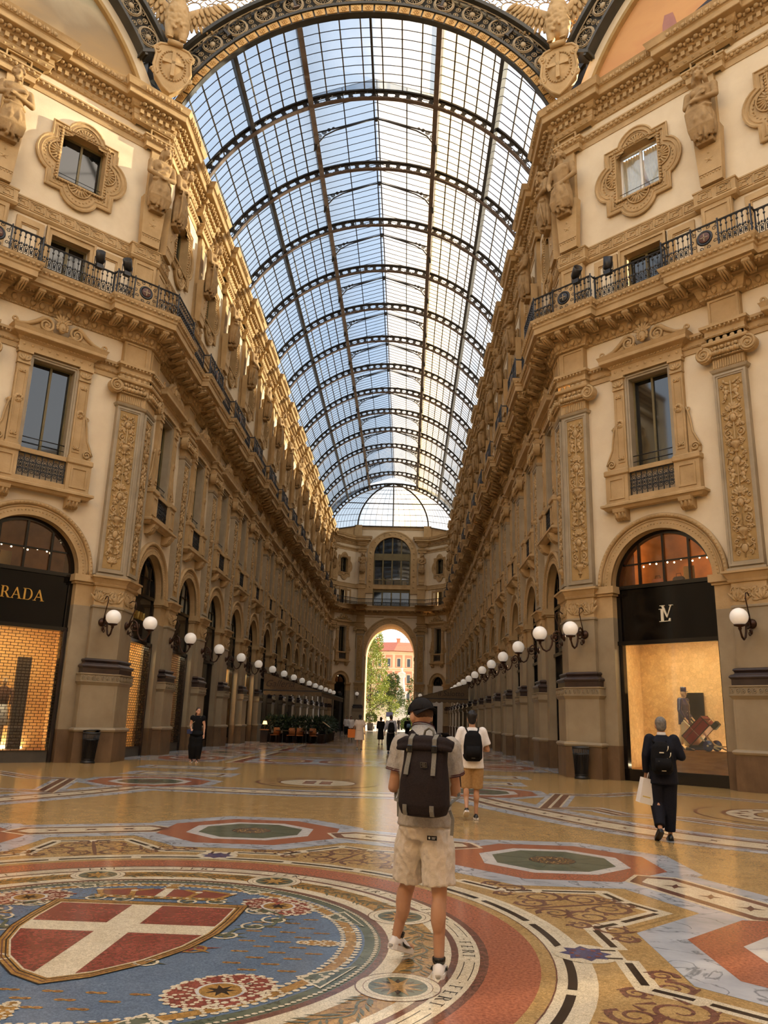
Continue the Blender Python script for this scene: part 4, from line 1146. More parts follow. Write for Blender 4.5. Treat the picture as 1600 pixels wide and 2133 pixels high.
M_FROST=mat('pale_greenish_blind',lin(150,146,126),lin(134,130,112),rough=.5,scale=1)
M_SHOPM=mat('dim_shop_wall',lin(150,110,72),lin(120,86,56),rough=.7)
M_LAMPB=emis('small_ceiling_spot',(1,.75,.45,1),14)
# left corner shop with gilt name over a roll grille
def whitetag(t,x): 
    mb=MB();mb.box(x-.07,x+.07,-.62,-.605,.17,.23);mb.build('paper_tag',M_WHITE,t)
s=shopfront(F_diag(DB[0],-1),1.66,'left corner shop with gilt PRADA name above a lit roll grille',lit=M_SHOPW,grille=True,letters='PRADA',lsize=.36,lz=4.93,arch='lit')
whitetag(s,.3)
# mannequin behind the grille
t=empty('shop_mannequin',F_diag(DB[0],-1)@Matrix.Translation((-.35,-1.75,.33)),label='mannequin in dark jacket and white skirt behind the left roll grille',cat='mannequin')
mb=MB();loft(mb,[(0,0,.75,.3,.24),(0,0,1.1,.22,.17),(0,0,1.42,.16,.12)],16);mb.build('skirt',M_WHITE,t)
mb=MB();loft(mb,[(0,0,1.38,.17,.13),(0,0,1.6,.2,.14),(0,0,1.85,.2,.12),(0,0,1.95,.07,.07)],16)
for sg in(-1,1): mb.tube([(sg*.2,0,1.88),(sg*.29,.02,1.6),(sg*.2,.16,1.4)],[.06,.055,.045],8)
mb.build('jacket',mat('brown_jacket',lin(96,60,40)),t)
mb=MB();mb.ell((0,0,2.1),(.085,.1,.12),12,8);mb.tube([(0,0,1.95),(0,0,2.02)],.045,8)
for sg in(-1,1): mb.tube([(sg*.09,0,.8),(sg*.09,0,.02)],[.07,.045],8)
mb.build('figure',mat('ivory_mannequin',lin(220,190,150)),t)
t=empty('dark_stand',F_diag(DB[0],-1)@Matrix.Translation((-.95,-2.0,.33)),label='tall dark panel beside the mannequin in the left shop',cat='stand')
mb=MB();mb.box(-.2,.2,-.1,.1,0,2.9);mb.build('board',M_SHOPD,t)
# right corner shop with monogram
def mono(fs,y):
    mb=MB()
    w,P=glyph('L')
    for q in P: mb.prism([(.25-p[0]*.56-.1*(p[1]-.5)*0,4.72+p[1]*.4) for p in q],y,y+.035)
    w,P=glyph('V')
    for q in P: mb.prism([(.2-p[0]*.46,4.84+p[1]*.38) for p in q],y,y+.04)
    mb.build('lettering',M_LET,fs)
shopfront(F_diag(DB[0],1),1.66,'right corner shop with pale LV monogram above a glowing display',lit=M_SHOPW2,fasz=4.15,arch='lit',brand=mono)
# its display: counters and bags
Mr=F_diag(DB[0],1)
t=empty('display_plinth',Mr@Matrix.Translation((-.35,-1.35,.33)),label='long low wooden plinth inside the right corner shop window',cat='plinth')
mb=MB();mb.box(-1.15,1.0,-.5,.35,0,.62);mb.build('block',M_WOOD,t)
t=empty('dark_doorway_panel',Mr@Matrix.Translation((.3,-2.75,.33)),label='dark upright panel behind the porter figure in the right shop',cat='panel')
mb=MB();mb.box(-.3,.3,0,.06,0,2.35);mb.build('board',M_FASC,t)
for i,(x,c,l) in enumerate(((.55,(214,120,74),'orange handbag on the upper shelf behind the right arch window'),(-.15,(96,76,58),'dark handbag on the upper shelf behind the right arch window'))):
    t=empty('handbag',Mr@Matrix.Translation((x,-1.3,5.98)),label=l,cat='handbag',group='handbags behind the arch window')
    mb=MB();loft(mb,[(0,0,0,.2,.09),(0,0,.14,.19,.08),(0,0,.2,.14,.05)],14,p=4);mb.build('body',mat('bag_leather_%d'%i,lin(*c)),t)
    mb=MB();mb.tube([(-.09,0,.19),(-.07,0,.3),(.07,0,.3),(.09,0,.19)],.012,5);mb.build('handle',mat('bag_strap_%d'%i,lin(70,40,26)),t)
for sd in(-1,1):
    for i in(1,2): shopfront(F_diag(DB[i],sd),1.66,'shop in the %s bay of the slanted %s front'%(('middle','outermost')[i-1],SIDE[sd]),lit=M_SHOPW if (sd>0 or i==1) else 0,grille=(sd<0))
    for i,s in enumerate(CB):
        l='%s shop from the corner along the %s corridor wall'%(ORD[i],SIDE[sd])
        M=F_cor(s,sd)
        if sd<0 and i==0: shopfront(M,1.5,'first left corridor shop with gilt PRADA name and lit grille',lit=M_SHOPW,grille=True,letters='PRADA',lsize=.3,lz=4.95,arch='lit')
        elif sd<0 and i==1: shopfront(M,1.5,l+', warm light behind a grille',lit=M_SHOPM,grille=True,frost=True)
        elif sd<0 and i==2: shopfront(M,1.5,l+', dark open doorway',door=True,frost=True)
        elif sd<0 and i in(3,4): shopfront(M,1.5,l+', pale lit display',lit=M_SHOPW,frost=True)
        elif sd<0: shopfront(M,1.5,l+', dark glass',frost=(i%2==0))
        else: shopfront(M,1.5,l+', black front',door=(i in(0,3)))
    M=F_end(2.05,sd)
    if sd<0: shopfront(M,.95,'far left corner shop with MONCLER name over dark glass',letters='MONCLER',lsize=.2,lz=4.6,lcol=M_STEEL,arch='lit',span=1)
    else: shopfront(M,.95,'far right corner shop with white hoarding panel',span=1)
t=empty('white_hoarding',F_end(2.05,1)@Matrix.Translation((0,-.5,0)),label='white hoarding board filling the far right shop front',cat='hoarding')
mb=MB();mb.box(-.9,.9,-.05,0,3.3,5.75);mb.build('board',M_WHITE,t)
mb=MB();mb.box(-.9,.1,-.05,0,0.0,3.3);mb.build('lower_board',M_WHITE,t)
# ------------------------------------------------------------------ glass barrel roof
def cyl(r,th,y): return (r*sin(th),y,VZ+r*cos(th))
TH=math.acos((24.95-VZ)/VR)             # springing angle from the crown
A20,A40=.35,.70
Y0V,Y1V=YC+.15,92.05
RIBY=[YC+s for s in CP]+[92.05]
roof=empty('ceiling',None,kind='structure',label='glazed iron barrel roof above the long corridor',cat='roof')
mb=MB()
def sheet(a0,a1,ya,yb,n):
    V=[cyl(VR,a0+(a1-a0)*i/n,y) for y in(ya,yb) for i in range(n+1)]
    mb.add(V,[(i,i+1,n+2+i,n+1+i) for i in range(n)],0,True)
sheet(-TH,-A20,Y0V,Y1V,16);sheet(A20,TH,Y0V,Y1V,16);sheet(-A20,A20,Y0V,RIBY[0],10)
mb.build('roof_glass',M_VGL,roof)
# raised skylight along the ridge
ze=VZ+VR*cos(A20)+.3;xe=VR*sin(A20);zr=VZ+VR+.75
mb=MB();ya,yb=RIBY[0]+.1,Y1V
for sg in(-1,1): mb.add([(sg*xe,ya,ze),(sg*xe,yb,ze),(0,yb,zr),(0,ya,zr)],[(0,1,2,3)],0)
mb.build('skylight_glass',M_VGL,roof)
mb=MB()
y=ya
while y<yb:
    for sg in(-1,1): mb.tube([(sg*xe,y,ze-.02),(0,y,zr-.02)],.022,4,sm=False)
    y+=.51
for sg in(-1,1): mb.tube([(sg*xe/2,ya,(ze+zr)/2-.05),(sg*xe/2,yb,(ze+zr)/2-.05)],.03,4);mb.box(sg*.1-.03,sg*.1+.03,ya,yb,zr-.22,zr-.08)
mb.build('skylight_bars',M_GIRD,roof)
# long purlins, thin glazing bars, pale lap joints
mb=MB()
def radbox(a,r0,r1,w,ya,yb,m=0):
    c,s=cos(a),sin(a);V=[]
    for y in(ya,yb):
        for r in(r0,r1):
            for q in(-w/2,w/2): V.append((r*s+q*c,y,VZ+r*c-q*s))
    mb.add(V,[(0,1,3,2),(4,6,7,5),(0,4,5,1),(2,3,7,6),(0,2,6,4),(1,5,7,3)],m)
for a in(-A40,A40): radbox(a,8.95,VR-.02,.1,Y0V,Y1V);radbox(a,8.9,8.95,.2,Y0V,Y1V)
for a in(-A20,A20): radbox(a,8.85,VR+.3,.1,Y0V,Y1V);radbox(a,8.8,8.87,.24,Y0V,Y1V,1)
radbox(0,9.1,VR,.1,Y0V,RIBY[0])
mb.build('purlins',[M_GIRD,M_GIRDL],roof)
mb=MB();yy=[Y0V]+RIBY
for a,b in zip(yy[:-1],yy[1:]):
    n=max(2,round((b-a)/.51))
    for i in range(n+1):
        y=a+(b-a)*i/n
        for t0,t1 in(((-TH,-A20),(A20,TH)) if y>RIBY[0]-.1 else ((-TH,TH),)):
            k=int((t1-t0)/.09);P=[cyl(VR-.02,t0+(t1-t0)*j/k,y) for j in range(k+1)]
            mb.tube(P,.024,4,sm=False)
mb.build('glazing_bars',M_GIRD,roof)
mb=MB()
for t0,t1,k in((-TH,-A40,6),(-A40,-A20,5),(A20,A40,5),(A40,TH,6)):
    for i in range(1,k): radbox(t0+(t1-t0)*i/k,VR-.03,VR-.005,.07,Y0V,Y1V)
for i in range(1,7): radbox(-A20+2*A20*i/7,VR-.03,VR-.005,.06,Y0V,RIBY[0])
mb.build('lap_joints',mat('grimy_lap_joint',lin(128,120,104),lin(96,88,74),rough=.7,scale=4,stretch=(1,3,1)),roof)
def make_rib():
    mb=MB();n=40;R0,R1=8.86,9.26
    def pl(r,a,y): return (r*sin(a),y,VZ+r*cos(a))
    for i in range(n):
        a0=-TH+2*TH*i/n;a1=-TH+2*TH*(i+1)/n
        for (ra,rb,w,m) in((R0-.05,R0,.11,1),(R1-.03,R1+.05,.11,0)):
            V=[pl(r,a,y) for a in(a0,a1) for r in(ra,rb) for y in(-w,w)]
            mb.add(V,[(0,1,3,2),(4,6,7,5),(0,4,5,1),(2,3,7,6),(0,2,6,4),(1,5,7,3)],m)
        # star shaped opening in the web
        am=(a0+a1)/2;rm=(R0+R1)/2;ha=(a1-a0)/2;hr=(R1-R0)/2
        O=[];S=[]
        for q in range(16):
            t=2*PI*q/16;c,s=cos(t),sin(t);k=min(1/abs(c) if abs(c)>1e-6 else 9,1/abs(s) if abs(s)>1e-6 else 9)
            O.append((rm+hr*s*k,am+ha*c*k));f=.84 if q%2==0 else .62
            S.append((rm+hr*s*f,am+ha*c*f))
        for y,fl in((-.03,0),(.03,1)):
            V=[pl(r,a,y) for r,a in O+S];F=[(j,(j+1)%16,16+(j+1)%16,16+j) for j in range(16)]
            mb.add(V,F if fl else [f[::-1] for f in F])
        V=[pl(r,a,y) for y in(-.03,.03) for r,a in S];mb.add(V,[(j,(j+1)%16,16+(j+1)%16,16+j) for j in range(16)])
    # shoe at each springing
    for sg in(-1,1):
        a=sg*TH;x,_,z=pl(9.0,a,0);mb.box(x-.12,x+.12,-.14,.14,z-.3,z+.05)
    return mb
o=make_rib().build('roof_rib',[M_GIRD,M_GIRDL],roof);o.location.y=RIBY[0]
for y in RIBY[1:]:
    c=o.copy();COL.objects.link(c);c.location.y=y
# lacy roof trusses under the skylight
def make_truss():
    mb=MB();zt=ze-.15
    for sg in(-1,1):
        mb.tube([(sg*(xe-.1),0,ze-.08),(0,0,zr-.2)],.05,5,sq=.6)
        P=[(sg*(xe-.12),0,ze-1.15),(sg*(xe-.2),0,ze-.75),(sg*(xe-.55),0,ze-.25),(sg*(xe-1.1),0,ze+.08),(sg*(xe-1.7),0,ze+.3),(sg*.3,0,zr-.28)]
        mb.tube(P,.04,5);mb.tube([(sg*(xe-.06),0,ze-1.2),(sg*(xe-.06),0,ze)],.05,5)
        for (dx,dz,r) in((.22,-.3,.15),(.5,-.05,.12),(.2,-.62,.1),(.75,.1,.09),(.98,.2,.07)):
            for q in range(2): mb.tube([(sg*(xe-dx+r*(1-.45*q)*cos(t*PI/5)),0,ze+dz+r*(1-.45*q)*sin(t*PI/5)) for t in range(10)],.022,4,closed=True)
            mb.tube([(sg*(xe-dx-r),0,ze+dz),(sg*(xe-dx+r),0,ze+dz)],.015,4);mb.tube([(sg*(xe-dx),0,ze+dz-r),(sg*(xe-dx),0,ze+dz+r)],.015,4)
    mb.ell((0,0,zr-.25),(.14,.08,.14),8,6)
    return mb
o=make_truss().build('skylight_truss',[M_GIRD],roof);o.location.y=(RIBY[0]+RIBY[1])/2
for a,b in zip(RIBY[1:-1],RIBY[2:]):
    c=o.copy();COL.objects.link(c);c.location.y=(a+b)/2
# ribbed glass half dome closing the far end
apse=empty('ceiling_apse',None,kind='structure',label='ribbed glass half dome at the far end of the roof',cat='roof')
AB=[(-9.0,92.1,24.9),(-6.9,93.6,25.6),(-4.7,YW+.35,26.4),(0,YW+.4,26.4),(4.7,YW+.35,26.4),(6.9,93.6,25.6),(9.0,92.1,24.9)]
AT=(0,92.1,31.45)
def apt(u,t):
    # u along the base 0..6, t 0 apex .. 1 base
    i=min(5,int(u));f=u-i;b=[AB[i][k]*(1-f)+AB[i+1][k]*f for k in range(3)]
    s=sin(t*PI/2);c=cos(t*PI/2)
    return (AT[0]+(b[0]-AT[0])*s,AT[1]+(b[1]-AT[1])*s,b[2]+(AT[2]-b[2])*c)
mb=MB();nu,nv=36,10
V=[apt(6*i/nu,j/nv) for j in range(nv+1) for i in range(nu+1)]
mb.add(V,[(j*(nu+1)+i,j*(nu+1)+i+1,(j+1)*(nu+1)+i+1,(j+1)*(nu+1)+i) for j in range(nv) for i in range(nu)],0,True)
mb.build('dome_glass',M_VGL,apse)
mb=MB()
for j in range(2,11): mb.tube([Vector(apt(6*i/nu,j/10.0))-Vector((0,.03,.03)) for i in range(nu+1)],.03 if j not in(6,10) else .07,4,sm=False)
for i in range(0,37):
    mb.tube([Vector(apt(6*i/36,.25+.75*j/9))-Vector((0,.03,.03)) for j in range(10)],.02,4,sm=False)
for u in(0,2,3,4,6): mb.tube([Vector(apt(u,j/12))-Vector((0,.12,.12)) for j in range(13)],.13 if u!=3 else .09,4,sm=False)
mb.build('dome_ribs',M_GIRD,apse)
mb=MB()
for sg in(-1,1):
    mb.add([(sg*XE*-1,YW+.62,24.8),(sg*9.0,92.2,24.8),(sg*9.0,92.2,24.95),(sg*6.9,93.75,25.65),(sg*4.6,YW+.62,26.45)],[(0,1,2,3,4)],0)
    mb.box(sg*4.6-.5,sg*4.6+.5,YW+.1,YW+.5,24.8,26.45)
mb.build('dome_kerb',M_OCHRE,apse)
# ------------------------------------------------------------------ great cast iron arches round the octagon
M_TILE=mat('gilded_stone_tile',lin(206,168,104),lin(176,134,78),rough=.6,scale=4)
def rosette(mb,x,z,r,y):
    for k in(1,.9): mb.tube([(x+r*k*cos(t*PI/8),y+.03*(1-k)*10,z+r*k*sin(t*PI/8)) for t in range(16)],.035,5,closed=True)
    for q in range(8):
        a=q*PI/4;c,s=cos(a),sin(a)
        mb.tube([(x+.12*c,y,z+.12*s),(x+r*.55*cos(a-.28),y,z+r*.55*sin(a-.28)),(x+r*.86*c,y,z+r*.86*s),(x+r*.55*cos(a+.28),y,z+r*.55*sin(a+.28))],.02,4,closed=True)
    mb.ell((x,y,z),(.13,.07,.13),8,6)
def iron_arch(M,R,zc,th0,label,soffit=True,mural=False):
    t=empty('iron_arch',M,label=label,cat='arch',kind='structure')
    A=lambda r,n=48,th=th0:[(r*sin(-th+2*th*i/n),zc+r*cos(-th+2*th*i/n)) for i in range(n+1)]
    mb=MB()
    mb.band(A(R+1.62),A(R+.46),-.7,-.32,0,closed=False)
    for ra,rb,y1 in((R+.36,R+.48,.02),(R+1.56,R+1.72,.02)): mb.band(A(rb,48,th0+.02),A(ra,48,th0+.02),-.7,y1,0,closed=False)
    for sg in(-1,1):
        a=sg*th0;mb.prism([((R+.3)*sin(a),zc+(R+.3)*cos(a)-.08),((R+1.7)*sin(a),zc+(R+1.7)*cos(a)-.08),((R+1.75)*sin(a),zc+(R+1.75)*cos(a)+.08),((R+.3)*sin(a),zc+(R+.3)*cos(a)+.08)][::-1],-.7,.05,0)
    mb.build('girder',M_GIRDA,t)
    mb=MB();n=int(2*th0*(R+1.02)/1.22)
    for i in range(n):
        a=-th0+2*th0*(i+.5)/n;x,z=(R+1.02)*sin(a),zc+(R+1.02)*cos(a)
        rosette(mb,x,z,.42,-.16)
        a2=-th0+2*th0*i/n
        if i>0:
            for dr in(-.28,0,.28):
                xx,zz=(R+1.02+dr)*sin(a2),zc+(R+1.02+dr)*cos(a2)
                mb.tube([(xx+.1*cos(q*PI/4),-.2,zz+.1*sin(q*PI/4)) for q in range(8)],.022,4,closed=True);mb.ell((xx,-.2,zz),(.05,.04,.05),6,4)
            for sg in(-1,1):
                S=spiral((R+1.02+sg*.36)*sin(a2+.03),zc+(R+1.02+sg*.36)*cos(a2+.03),.12,.03,0,1.3,10,sg);mb.tube([(p[0],-.2,p[1]) for p in S],.02,4)
                S=spiral((R+1.02+sg*.36)*sin(a2-.03),zc+(R+1.02+sg*.36)*cos(a2-.03),.12,.03,PI,1.3,10,-sg);mb.tube([(p[0],-.2,p[1]) for p in S],.02,4)
    for r in(R+.52,R+1.52): mb.tube([(a,-.2,b) for a,b in A(r)],.035,4)
    mb.build('cast_lattice',M_LATT,t)
    if soffit:
        mb=MB();n=int(2*(th0+.14)*(R+.2)/.5);T=th0+.14
        for i in range(n):
            a0=-T+2*T*(i+.07)/n;a1=-T+2*T*(i+.93)/n
            P=[(r*sin(a),zc+r*cos(a)) for r,a in((R+.04,a0),(R+.34,a0),(R+.34,a1),(R+.04,a1))]
            mb.prism(P,-.25,-.04,0)
            am=(a0+a1)/2;c=((R+.19)*sin(am),(R+.19)*cos(am)+zc)
            for q in range(6): mb.ell((c[0]+.09*cos(q*PI/3),-.03,c[1]+.09*sin(q*PI/3)),(.045,.03,.045),5,4,0)
            mb.ell((c[0],-.03,c[1]),(.04,.03,.04),5,4,0)
        mb.band(A(R+.38,48,T),A(R,48,T),-.3,-.08,1,closed=False)
        mb.build('tile_border',[M_TILE,M_GIRDA],t)
    return t
M_GIRDA=mat('dark_green_grey_iron',lin(70,66,56),lin(50,47,40),rough=.5,scale=1.5)
iron_arch(frame(0,YC+.1,PI),8.22,21.9,.98,'great cast iron lattice arch framing the corridor roof')
# painted lunettes over the slanted fronts: plain invented skyscapes
def sky_paint(name,c0,c1,c2,c3,sc):
    m,nt,N,L=node_mat(name);o=N('ShaderNodeOutputMaterial');b=N('ShaderNodeBsdfPrincipled');L(b.outputs[0],o.inputs[0]);b.inputs['Roughness'].default_value=.8
    tc=N('ShaderNodeTexCoord');sx=N('ShaderNodeSeparateXYZ');L(tc.outputs['Object'],sx.inputs[0])
    mp=N('ShaderNodeMapping');mp.inputs['Scale'].default_value=(.5,1,1.1);L(tc.outputs['Object'],mp.inputs[0])
    ns=N('ShaderNodeTexNoise');ns.inputs['Scale'].default_value=sc;ns.inputs['Detail'].default_value=8;ns.inputs['Distortion'].default_value=.6;L(mp.outputs[0],ns.inputs['Vector'])
    mr=N('ShaderNodeMapRange');mr.inputs[1].default_value=25;mr.inputs[2].default_value=30.5;L(sx.outputs[2],mr.inputs[0])
    ad=N('ShaderNodeMath');ad.operation='MULTIPLY_ADD';ad.inputs[1].default_value=.55;L(ns.outputs[0],ad.inputs[0]);
    sb=N('ShaderNodeMath');sb.operation='SUBTRACT';sb.inputs[1].default_value=.27;L(mr.outputs[0],sb.inputs[0]);L(sb.outputs[0],ad.inputs[2])
    cr=N('ShaderNodeValToRGB');e=cr.color_ramp.elements;e[0].position=0.02;e[0].color=c0;e[1].position=.85;e[1].color=c3
    q=e.new(.32);q.color=c1;q=e.new(.5);q.color=c2
    L(ad.outputs[0],cr.inputs[0]);L(cr.outputs[0],b.inputs['Base Color']);return m
M_SKYL=sky_paint('painted_stormy_sky',lin(170,136,86),lin(142,122,92),lin(168,152,122),lin(104,128,108),.7)
M_SKYR=sky_paint('painted_peach_haze',lin(186,130,84),lin(196,146,92),lin(190,140,88),lin(170,124,78),1.6)
for sd in(-1,1):
    M=F_diag(8.75,sd)
    iron_arch(M@Matrix.Translation((0,-.12,0)),7.95,22.1,.98,'cast iron lattice arch over the slanted %s front'%SIDE[sd],soffit=False)
    t=empty('painted_lunette',M,label=('painted lunette with a cloudy greenish sky above the left cornice' if sd<0 else 'painted lunette in peach tones above the right cornice'),cat='mural')
    th=math.acos((24.6-22.1)/7.8)
    A=lambda r:[(r*sin(-th+2*th*i/48),22.1+r*cos(-th+2*th*i/48)) for i in range(49)]
    mb=MB();mb.prism(A(7.82)[::-1],-.75,-.7);mb.build('painting',M_SKYL if sd<0 else M_SKYR,t)
    mb=MB();mb.band(A(7.95),A(7.8),-.75,-.5,0,closed=False);mb.band(A(8.4),A(7.95),-.75,-.55,1,closed=False);mb.build('frame',[M_OCHD,M_CREAM],t)
    r=random.Random(5+sd)
    mb=MB()
    if sd>0:
        for (x,z,a,b,m) in((3.0,25.3,1.6,.35,0),(2.2,25.8,.8,.5,0),(1.2,26.2,.9,.4,0),(.4,26.6,.7,.8,1),(3.9,26.0,.3,.7,2),(4.2,25.6,.25,.25,2),(-.8,26.8,.9,.9,1)):
            mb.prism([(x+a*cos(q*PI/6)*r.uniform(.8,1.15),z+b*sin(q*PI/6)*r.uniform(.75,1.15)) for q in range(12)][::-1],-.72,-.69+.002*m,m)
        mats=[mat('painted_dark_cloth',lin(58,52,56),lin(44,40,44)),mat('painted_olive',lin(106,96,66),lin(90,84,70)),mat('painted_mauve',lin(164,112,96),lin(150,102,90))]
    else:
        for i in range(60):
            x=r.uniform(1.2,7.2) if i<44 else r.uniform(-.5,1.5);x=x-1.2
            z=25.0+r.random()**2*(1.6 if x>1.5 else .6);a=r.uniform(.06,.24);b=r.uniform(.06,.22)
            mb.prism([(x+a*cos(q*PI/5)*r.uniform(.7,1.2),z+b*sin(q*PI/5)*r.uniform(.7,1.2)) for q in range(10)][::-1],-.72,-.698+.0002*i,i%4)
        mats=[mat('painted_umber',lin(112,82,50),lin(96,70,44)),mat('painted_blue_grey',lin(120,116,100),lin(104,102,92)),mat('painted_straw',lin(186,150,96),lin(170,134,84)),mat('painted_russet',lin(142,84,54),lin(122,72,46))]
        mb.M=None
    mb.build('painted_figures',mats,t)
    # steel post and pierced screen behind the eagle
    t=empty('dome_screen',None,label='pierced iron screen and post rising behind the %s eagle'%SIDE[sd],cat='screen',kind='structure')
    mb=MB();bx,by=sd*(W+1.35),YC+.56
    mb.M=frame(bx,by,sd*(PI/2+PI/8))
    mb.box(-.75,.75,-.3,.05,24.9,27.4);mb.box(-.16,.16,-.3,.1,27.4,36);mb.box(-.8,.8,-.3,.12,27.2,27.45);mb.M=None
    mb.build('post',M_GIRDA,t)
    mb=MB();mb.M=frame(0,YC+.4,PI)
    for i in range(9):
        for j in range(6):
            x=-sd*(2.4+.78*i+.39*(j%2));z=28.6+.68*j
            if hyp(x,z-21.9)<9.75: continue
            r_=.33 if (i+j)%2 else .25
            mb.tube([(x+r_*cos(q*PI/6),-.1,z+r_*sin(q*PI/6)) for q in range(12)],.035,4,closed=True)
            mb.tube([(x+.1*cos(q*PI/4)+.39,-.1,z+.1*sin(q*PI/4)) for q in range(8)],.03,4,closed=True)
            for q in range(4):
                a=q*PI/2+PI/4;mb.tube([(x+r_*cos(a),-.1,z+r_*sin(a)),(x+(r_+.22)*cos(a),-.1,z+(r_+.22)*sin(a))],.028,4)
    mb.M=F_diag(8.75,sd)
    for i in range(4):
        for j in range(5):
            x=(8.4-.78*i-.39*(j%2))*(1 if sd>0 else -1);z=28.3+.68*j
            if hyp(x,z-22.1)<9.6: continue
            mb.tube([(x+.3*cos(q*PI/6),-.5,z+.3*sin(q*PI/6)) for q in range(12)],.035,4,closed=True)
            mb.tube([(x+.1*cos(q*PI/4)+.39,-.5,z+.1*sin(q*PI/4)) for q in range(8)],.03,4,closed=True)
    mb.M=None;mb.build('lattice',M_LATT,t)
    # eagle on a shield
    t=empty('carved_eagle',frame(sd*(W+.5),YC-.42,PI-sd*.45),label='carved stone eagle with spread wings above a cross shield, %s corner'%SIDE[sd],cat='eagle statue')
    mb=MB()
    mb.ell((0,.05,28.75),(.5,.42,.72),16,12);mb.ell((0,.15,29.2),(.42,.36,.5),14,10);cap(mb,(0,.12,29.4),(0,.2,30.05),.3,.2,14);mb.ell((0,.26,30.15),(.2,.26,.2),12,8)
    mb.tube([(0,.42,30.17),(0,.58,30.14),(0,.62,30.02)],[.1,.07,.02],8)
    for sg in(-1,1):
        cap(mb,(sg*.25,.15,28.5),(sg*.27,.25,27.95),.24,.16,12);cap(mb,(sg*.27,.25,27.95),(sg*.25,.3,27.78),.1,.09,8)
        for q in(-1,0,1): cap(mb,(sg*.25,.3,27.78),(sg*.25+q*.1,.48,27.7),.06,.045,6)
    r=random.Random(3)
    for i in range(150):
        a=r.uniform(-1.5,1.5);z=r.uniform(28.2,29.9);k=.5*(1-((z-28.8)/1.4)**2)
        x=k*sin(a);y_=.1+.42*cos(a)*(.9 if z<29.3 else .75);rot=Matrix.Rotation(-a*.0,3,'Z')
        mb.ell((x,y_,z),(.06,.05,.1),6,4)
    body=sculpt(mb,'body',.035,2,M_OCHRE,t,deci=.5)
    for sg in(-1,1):
        mb=MB()
        cap(mb,(sg*.35,-.02,29.3),(sg*.9,-.08,29.95),.22,.14,10);cap(mb,(sg*.9,-.08,29.95),(sg*1.7,-.12,30.7),.14,.06,8)
        for row,(L0,L1,n,dy) in enumerate(((.55,.4,9,.1),(.95,.7,11,.03),(1.35,1.05,14,-.05))):
            for i in range(n):
                f=i/(n-1);bx_=.35+1.3*f;bz=29.35+1.35*f**.8
                ang=-PI/2-.15+f*(1.35);l=(L0+(L1-L0)*abs(f-.6))*(.75+.35*f)
                c,s=cos(ang),sin(ang);rot=Matrix.Rotation(-ang if sg>0 else -(PI-ang),3,'Y')
                mb.ell((sg*(bx_+c*l/2),dy-.05*f,bz+s*l/2),(l/2,.045,.1),8,5,0,rot)
        mb.build('wing',M_OCHRE,t)
    mb=MB()
    O=[(.0,25.25),(.3,25.5),(.62,25.95),(.72,26.4),(.66,26.9),(.78,27.2),(.55,27.45),(.3,27.5),(0,27.62)]
    P=O+[(-x,z) for x,z in O[-2:0:-1]]
    mb.prism(P,-.1,.22,0,back=True);mb.tube([(x,.22,z) for x,z in P],.06,6,closed=True)
    E_=[(.48*cos(q*PI/16),26.55+.66*sin(q*PI/16)) for q in range(32)]
    V=[(x,.22,z) for x,z in E_]+[(x*.5,.36,26.55+(z-26.55)*.5) for x,z in E_]+[(0,.4,26.55)]
    mb.add(V,[(i,(i+1)%32,32+(i+1)%32,32+i) for i in range(32)]+[(32+i,32+(i+1)%32,64) for i in range(32)],0,True)
    for x,z in E_: mb.ell((x*1.04,.25,26.55+(z-26.55)*1.04),(.045,.05,.045),5,4)
    mb.box(-.07,.07,.3,.42,25.95,27.15);mb.box(-.42,.42,.28,.42,26.5,26.64)
    for sg in(-1,1):
        for zz in(26.1,27.1):
            S=spiral(sg*.66,zz,.16,.04,0,1.5,16,sg);mb.tube([(a,.22,b) for a,b in S],.05,6)
    mb.tube([(-.3,.3,27.6),(.3,.3,27.6)],.12,8)
    mb.build('cross_shield',M_OCHRE,t)
# ------------------------------------------------------------------ far end wall with archway and great window
mb=MB();y=0;RA,RZ,ZS=3.15,4.2,9.25
EM=frame(0,YW,PI);mb.M=EM
for sg in(-1,1):
    arcp=[(sg*RA*cos(a),ZS+RZ*sin(a)) for a in [PI/2*i/14 for i in range(15)]]
    P=[(sg*5.3,0),(sg*RA,0)]+arcp+[(0,15.4),(sg*5.3,15.4)]
    f=tuple(range(len(P)));mb.add([(a,-.42,b) for a,b in P],[f if sg<0 else f[::-1]],0)
    arw=[(sg*2.45*cos(a),22.5+2.45*sin(a)) for a in [PI/2*i/12 for i in range(13)]]
    P=[(sg*5.3,15.4),(sg*2.45,15.4)]+arw+[(0,26.45),(sg*5.3,26.45)]
    f=tuple(range(len(P)));mb.add([(a,-.6,b) for a,b in P],[f if sg<0 else f[::-1]],0)
mb.box(-4.65,4.65,-.7,-.52,25.95,26.45,1)
# passage behind the arch
A=[(-RA,0)]+[(-RA*cos(a),ZS+RZ*sin(a)) for a in [PI*i/28 for i in range(29)]]+[(RA,0)]
V=[(a,-.42,b) for a,b in A]+[(a,-6.5,b) for a,b in A];n=len(A)
mb.add(V,[(i,n+i,n+i+1,i+1) for i in range(n-1)],2)
for ya_ in(-6.5,):
    for sg in(-1,1):
        P=[(sg*16,0),(sg*RA,0)]+[(sg*RA*cos(a),ZS+RZ*sin(a)) for a in [PI/2*i/14 for i in range(15)]]+[(0,24),(sg*16,24)]
        f=tuple(range(len(P)));mb.add([(a,ya_,b) for a,b in P],[f if sg<0 else f[::-1]],0)
mb.M=None
mb.build('wall_end',[M_CREAM,M_OCHRE,M_OCHD],kind='structure',label='cream end wall holding the tall archway at the far end of the corridor',cat='wall')
t=empty('archway',EM,label='tall open archway to the square at the far end',cat='archway',kind='structure')
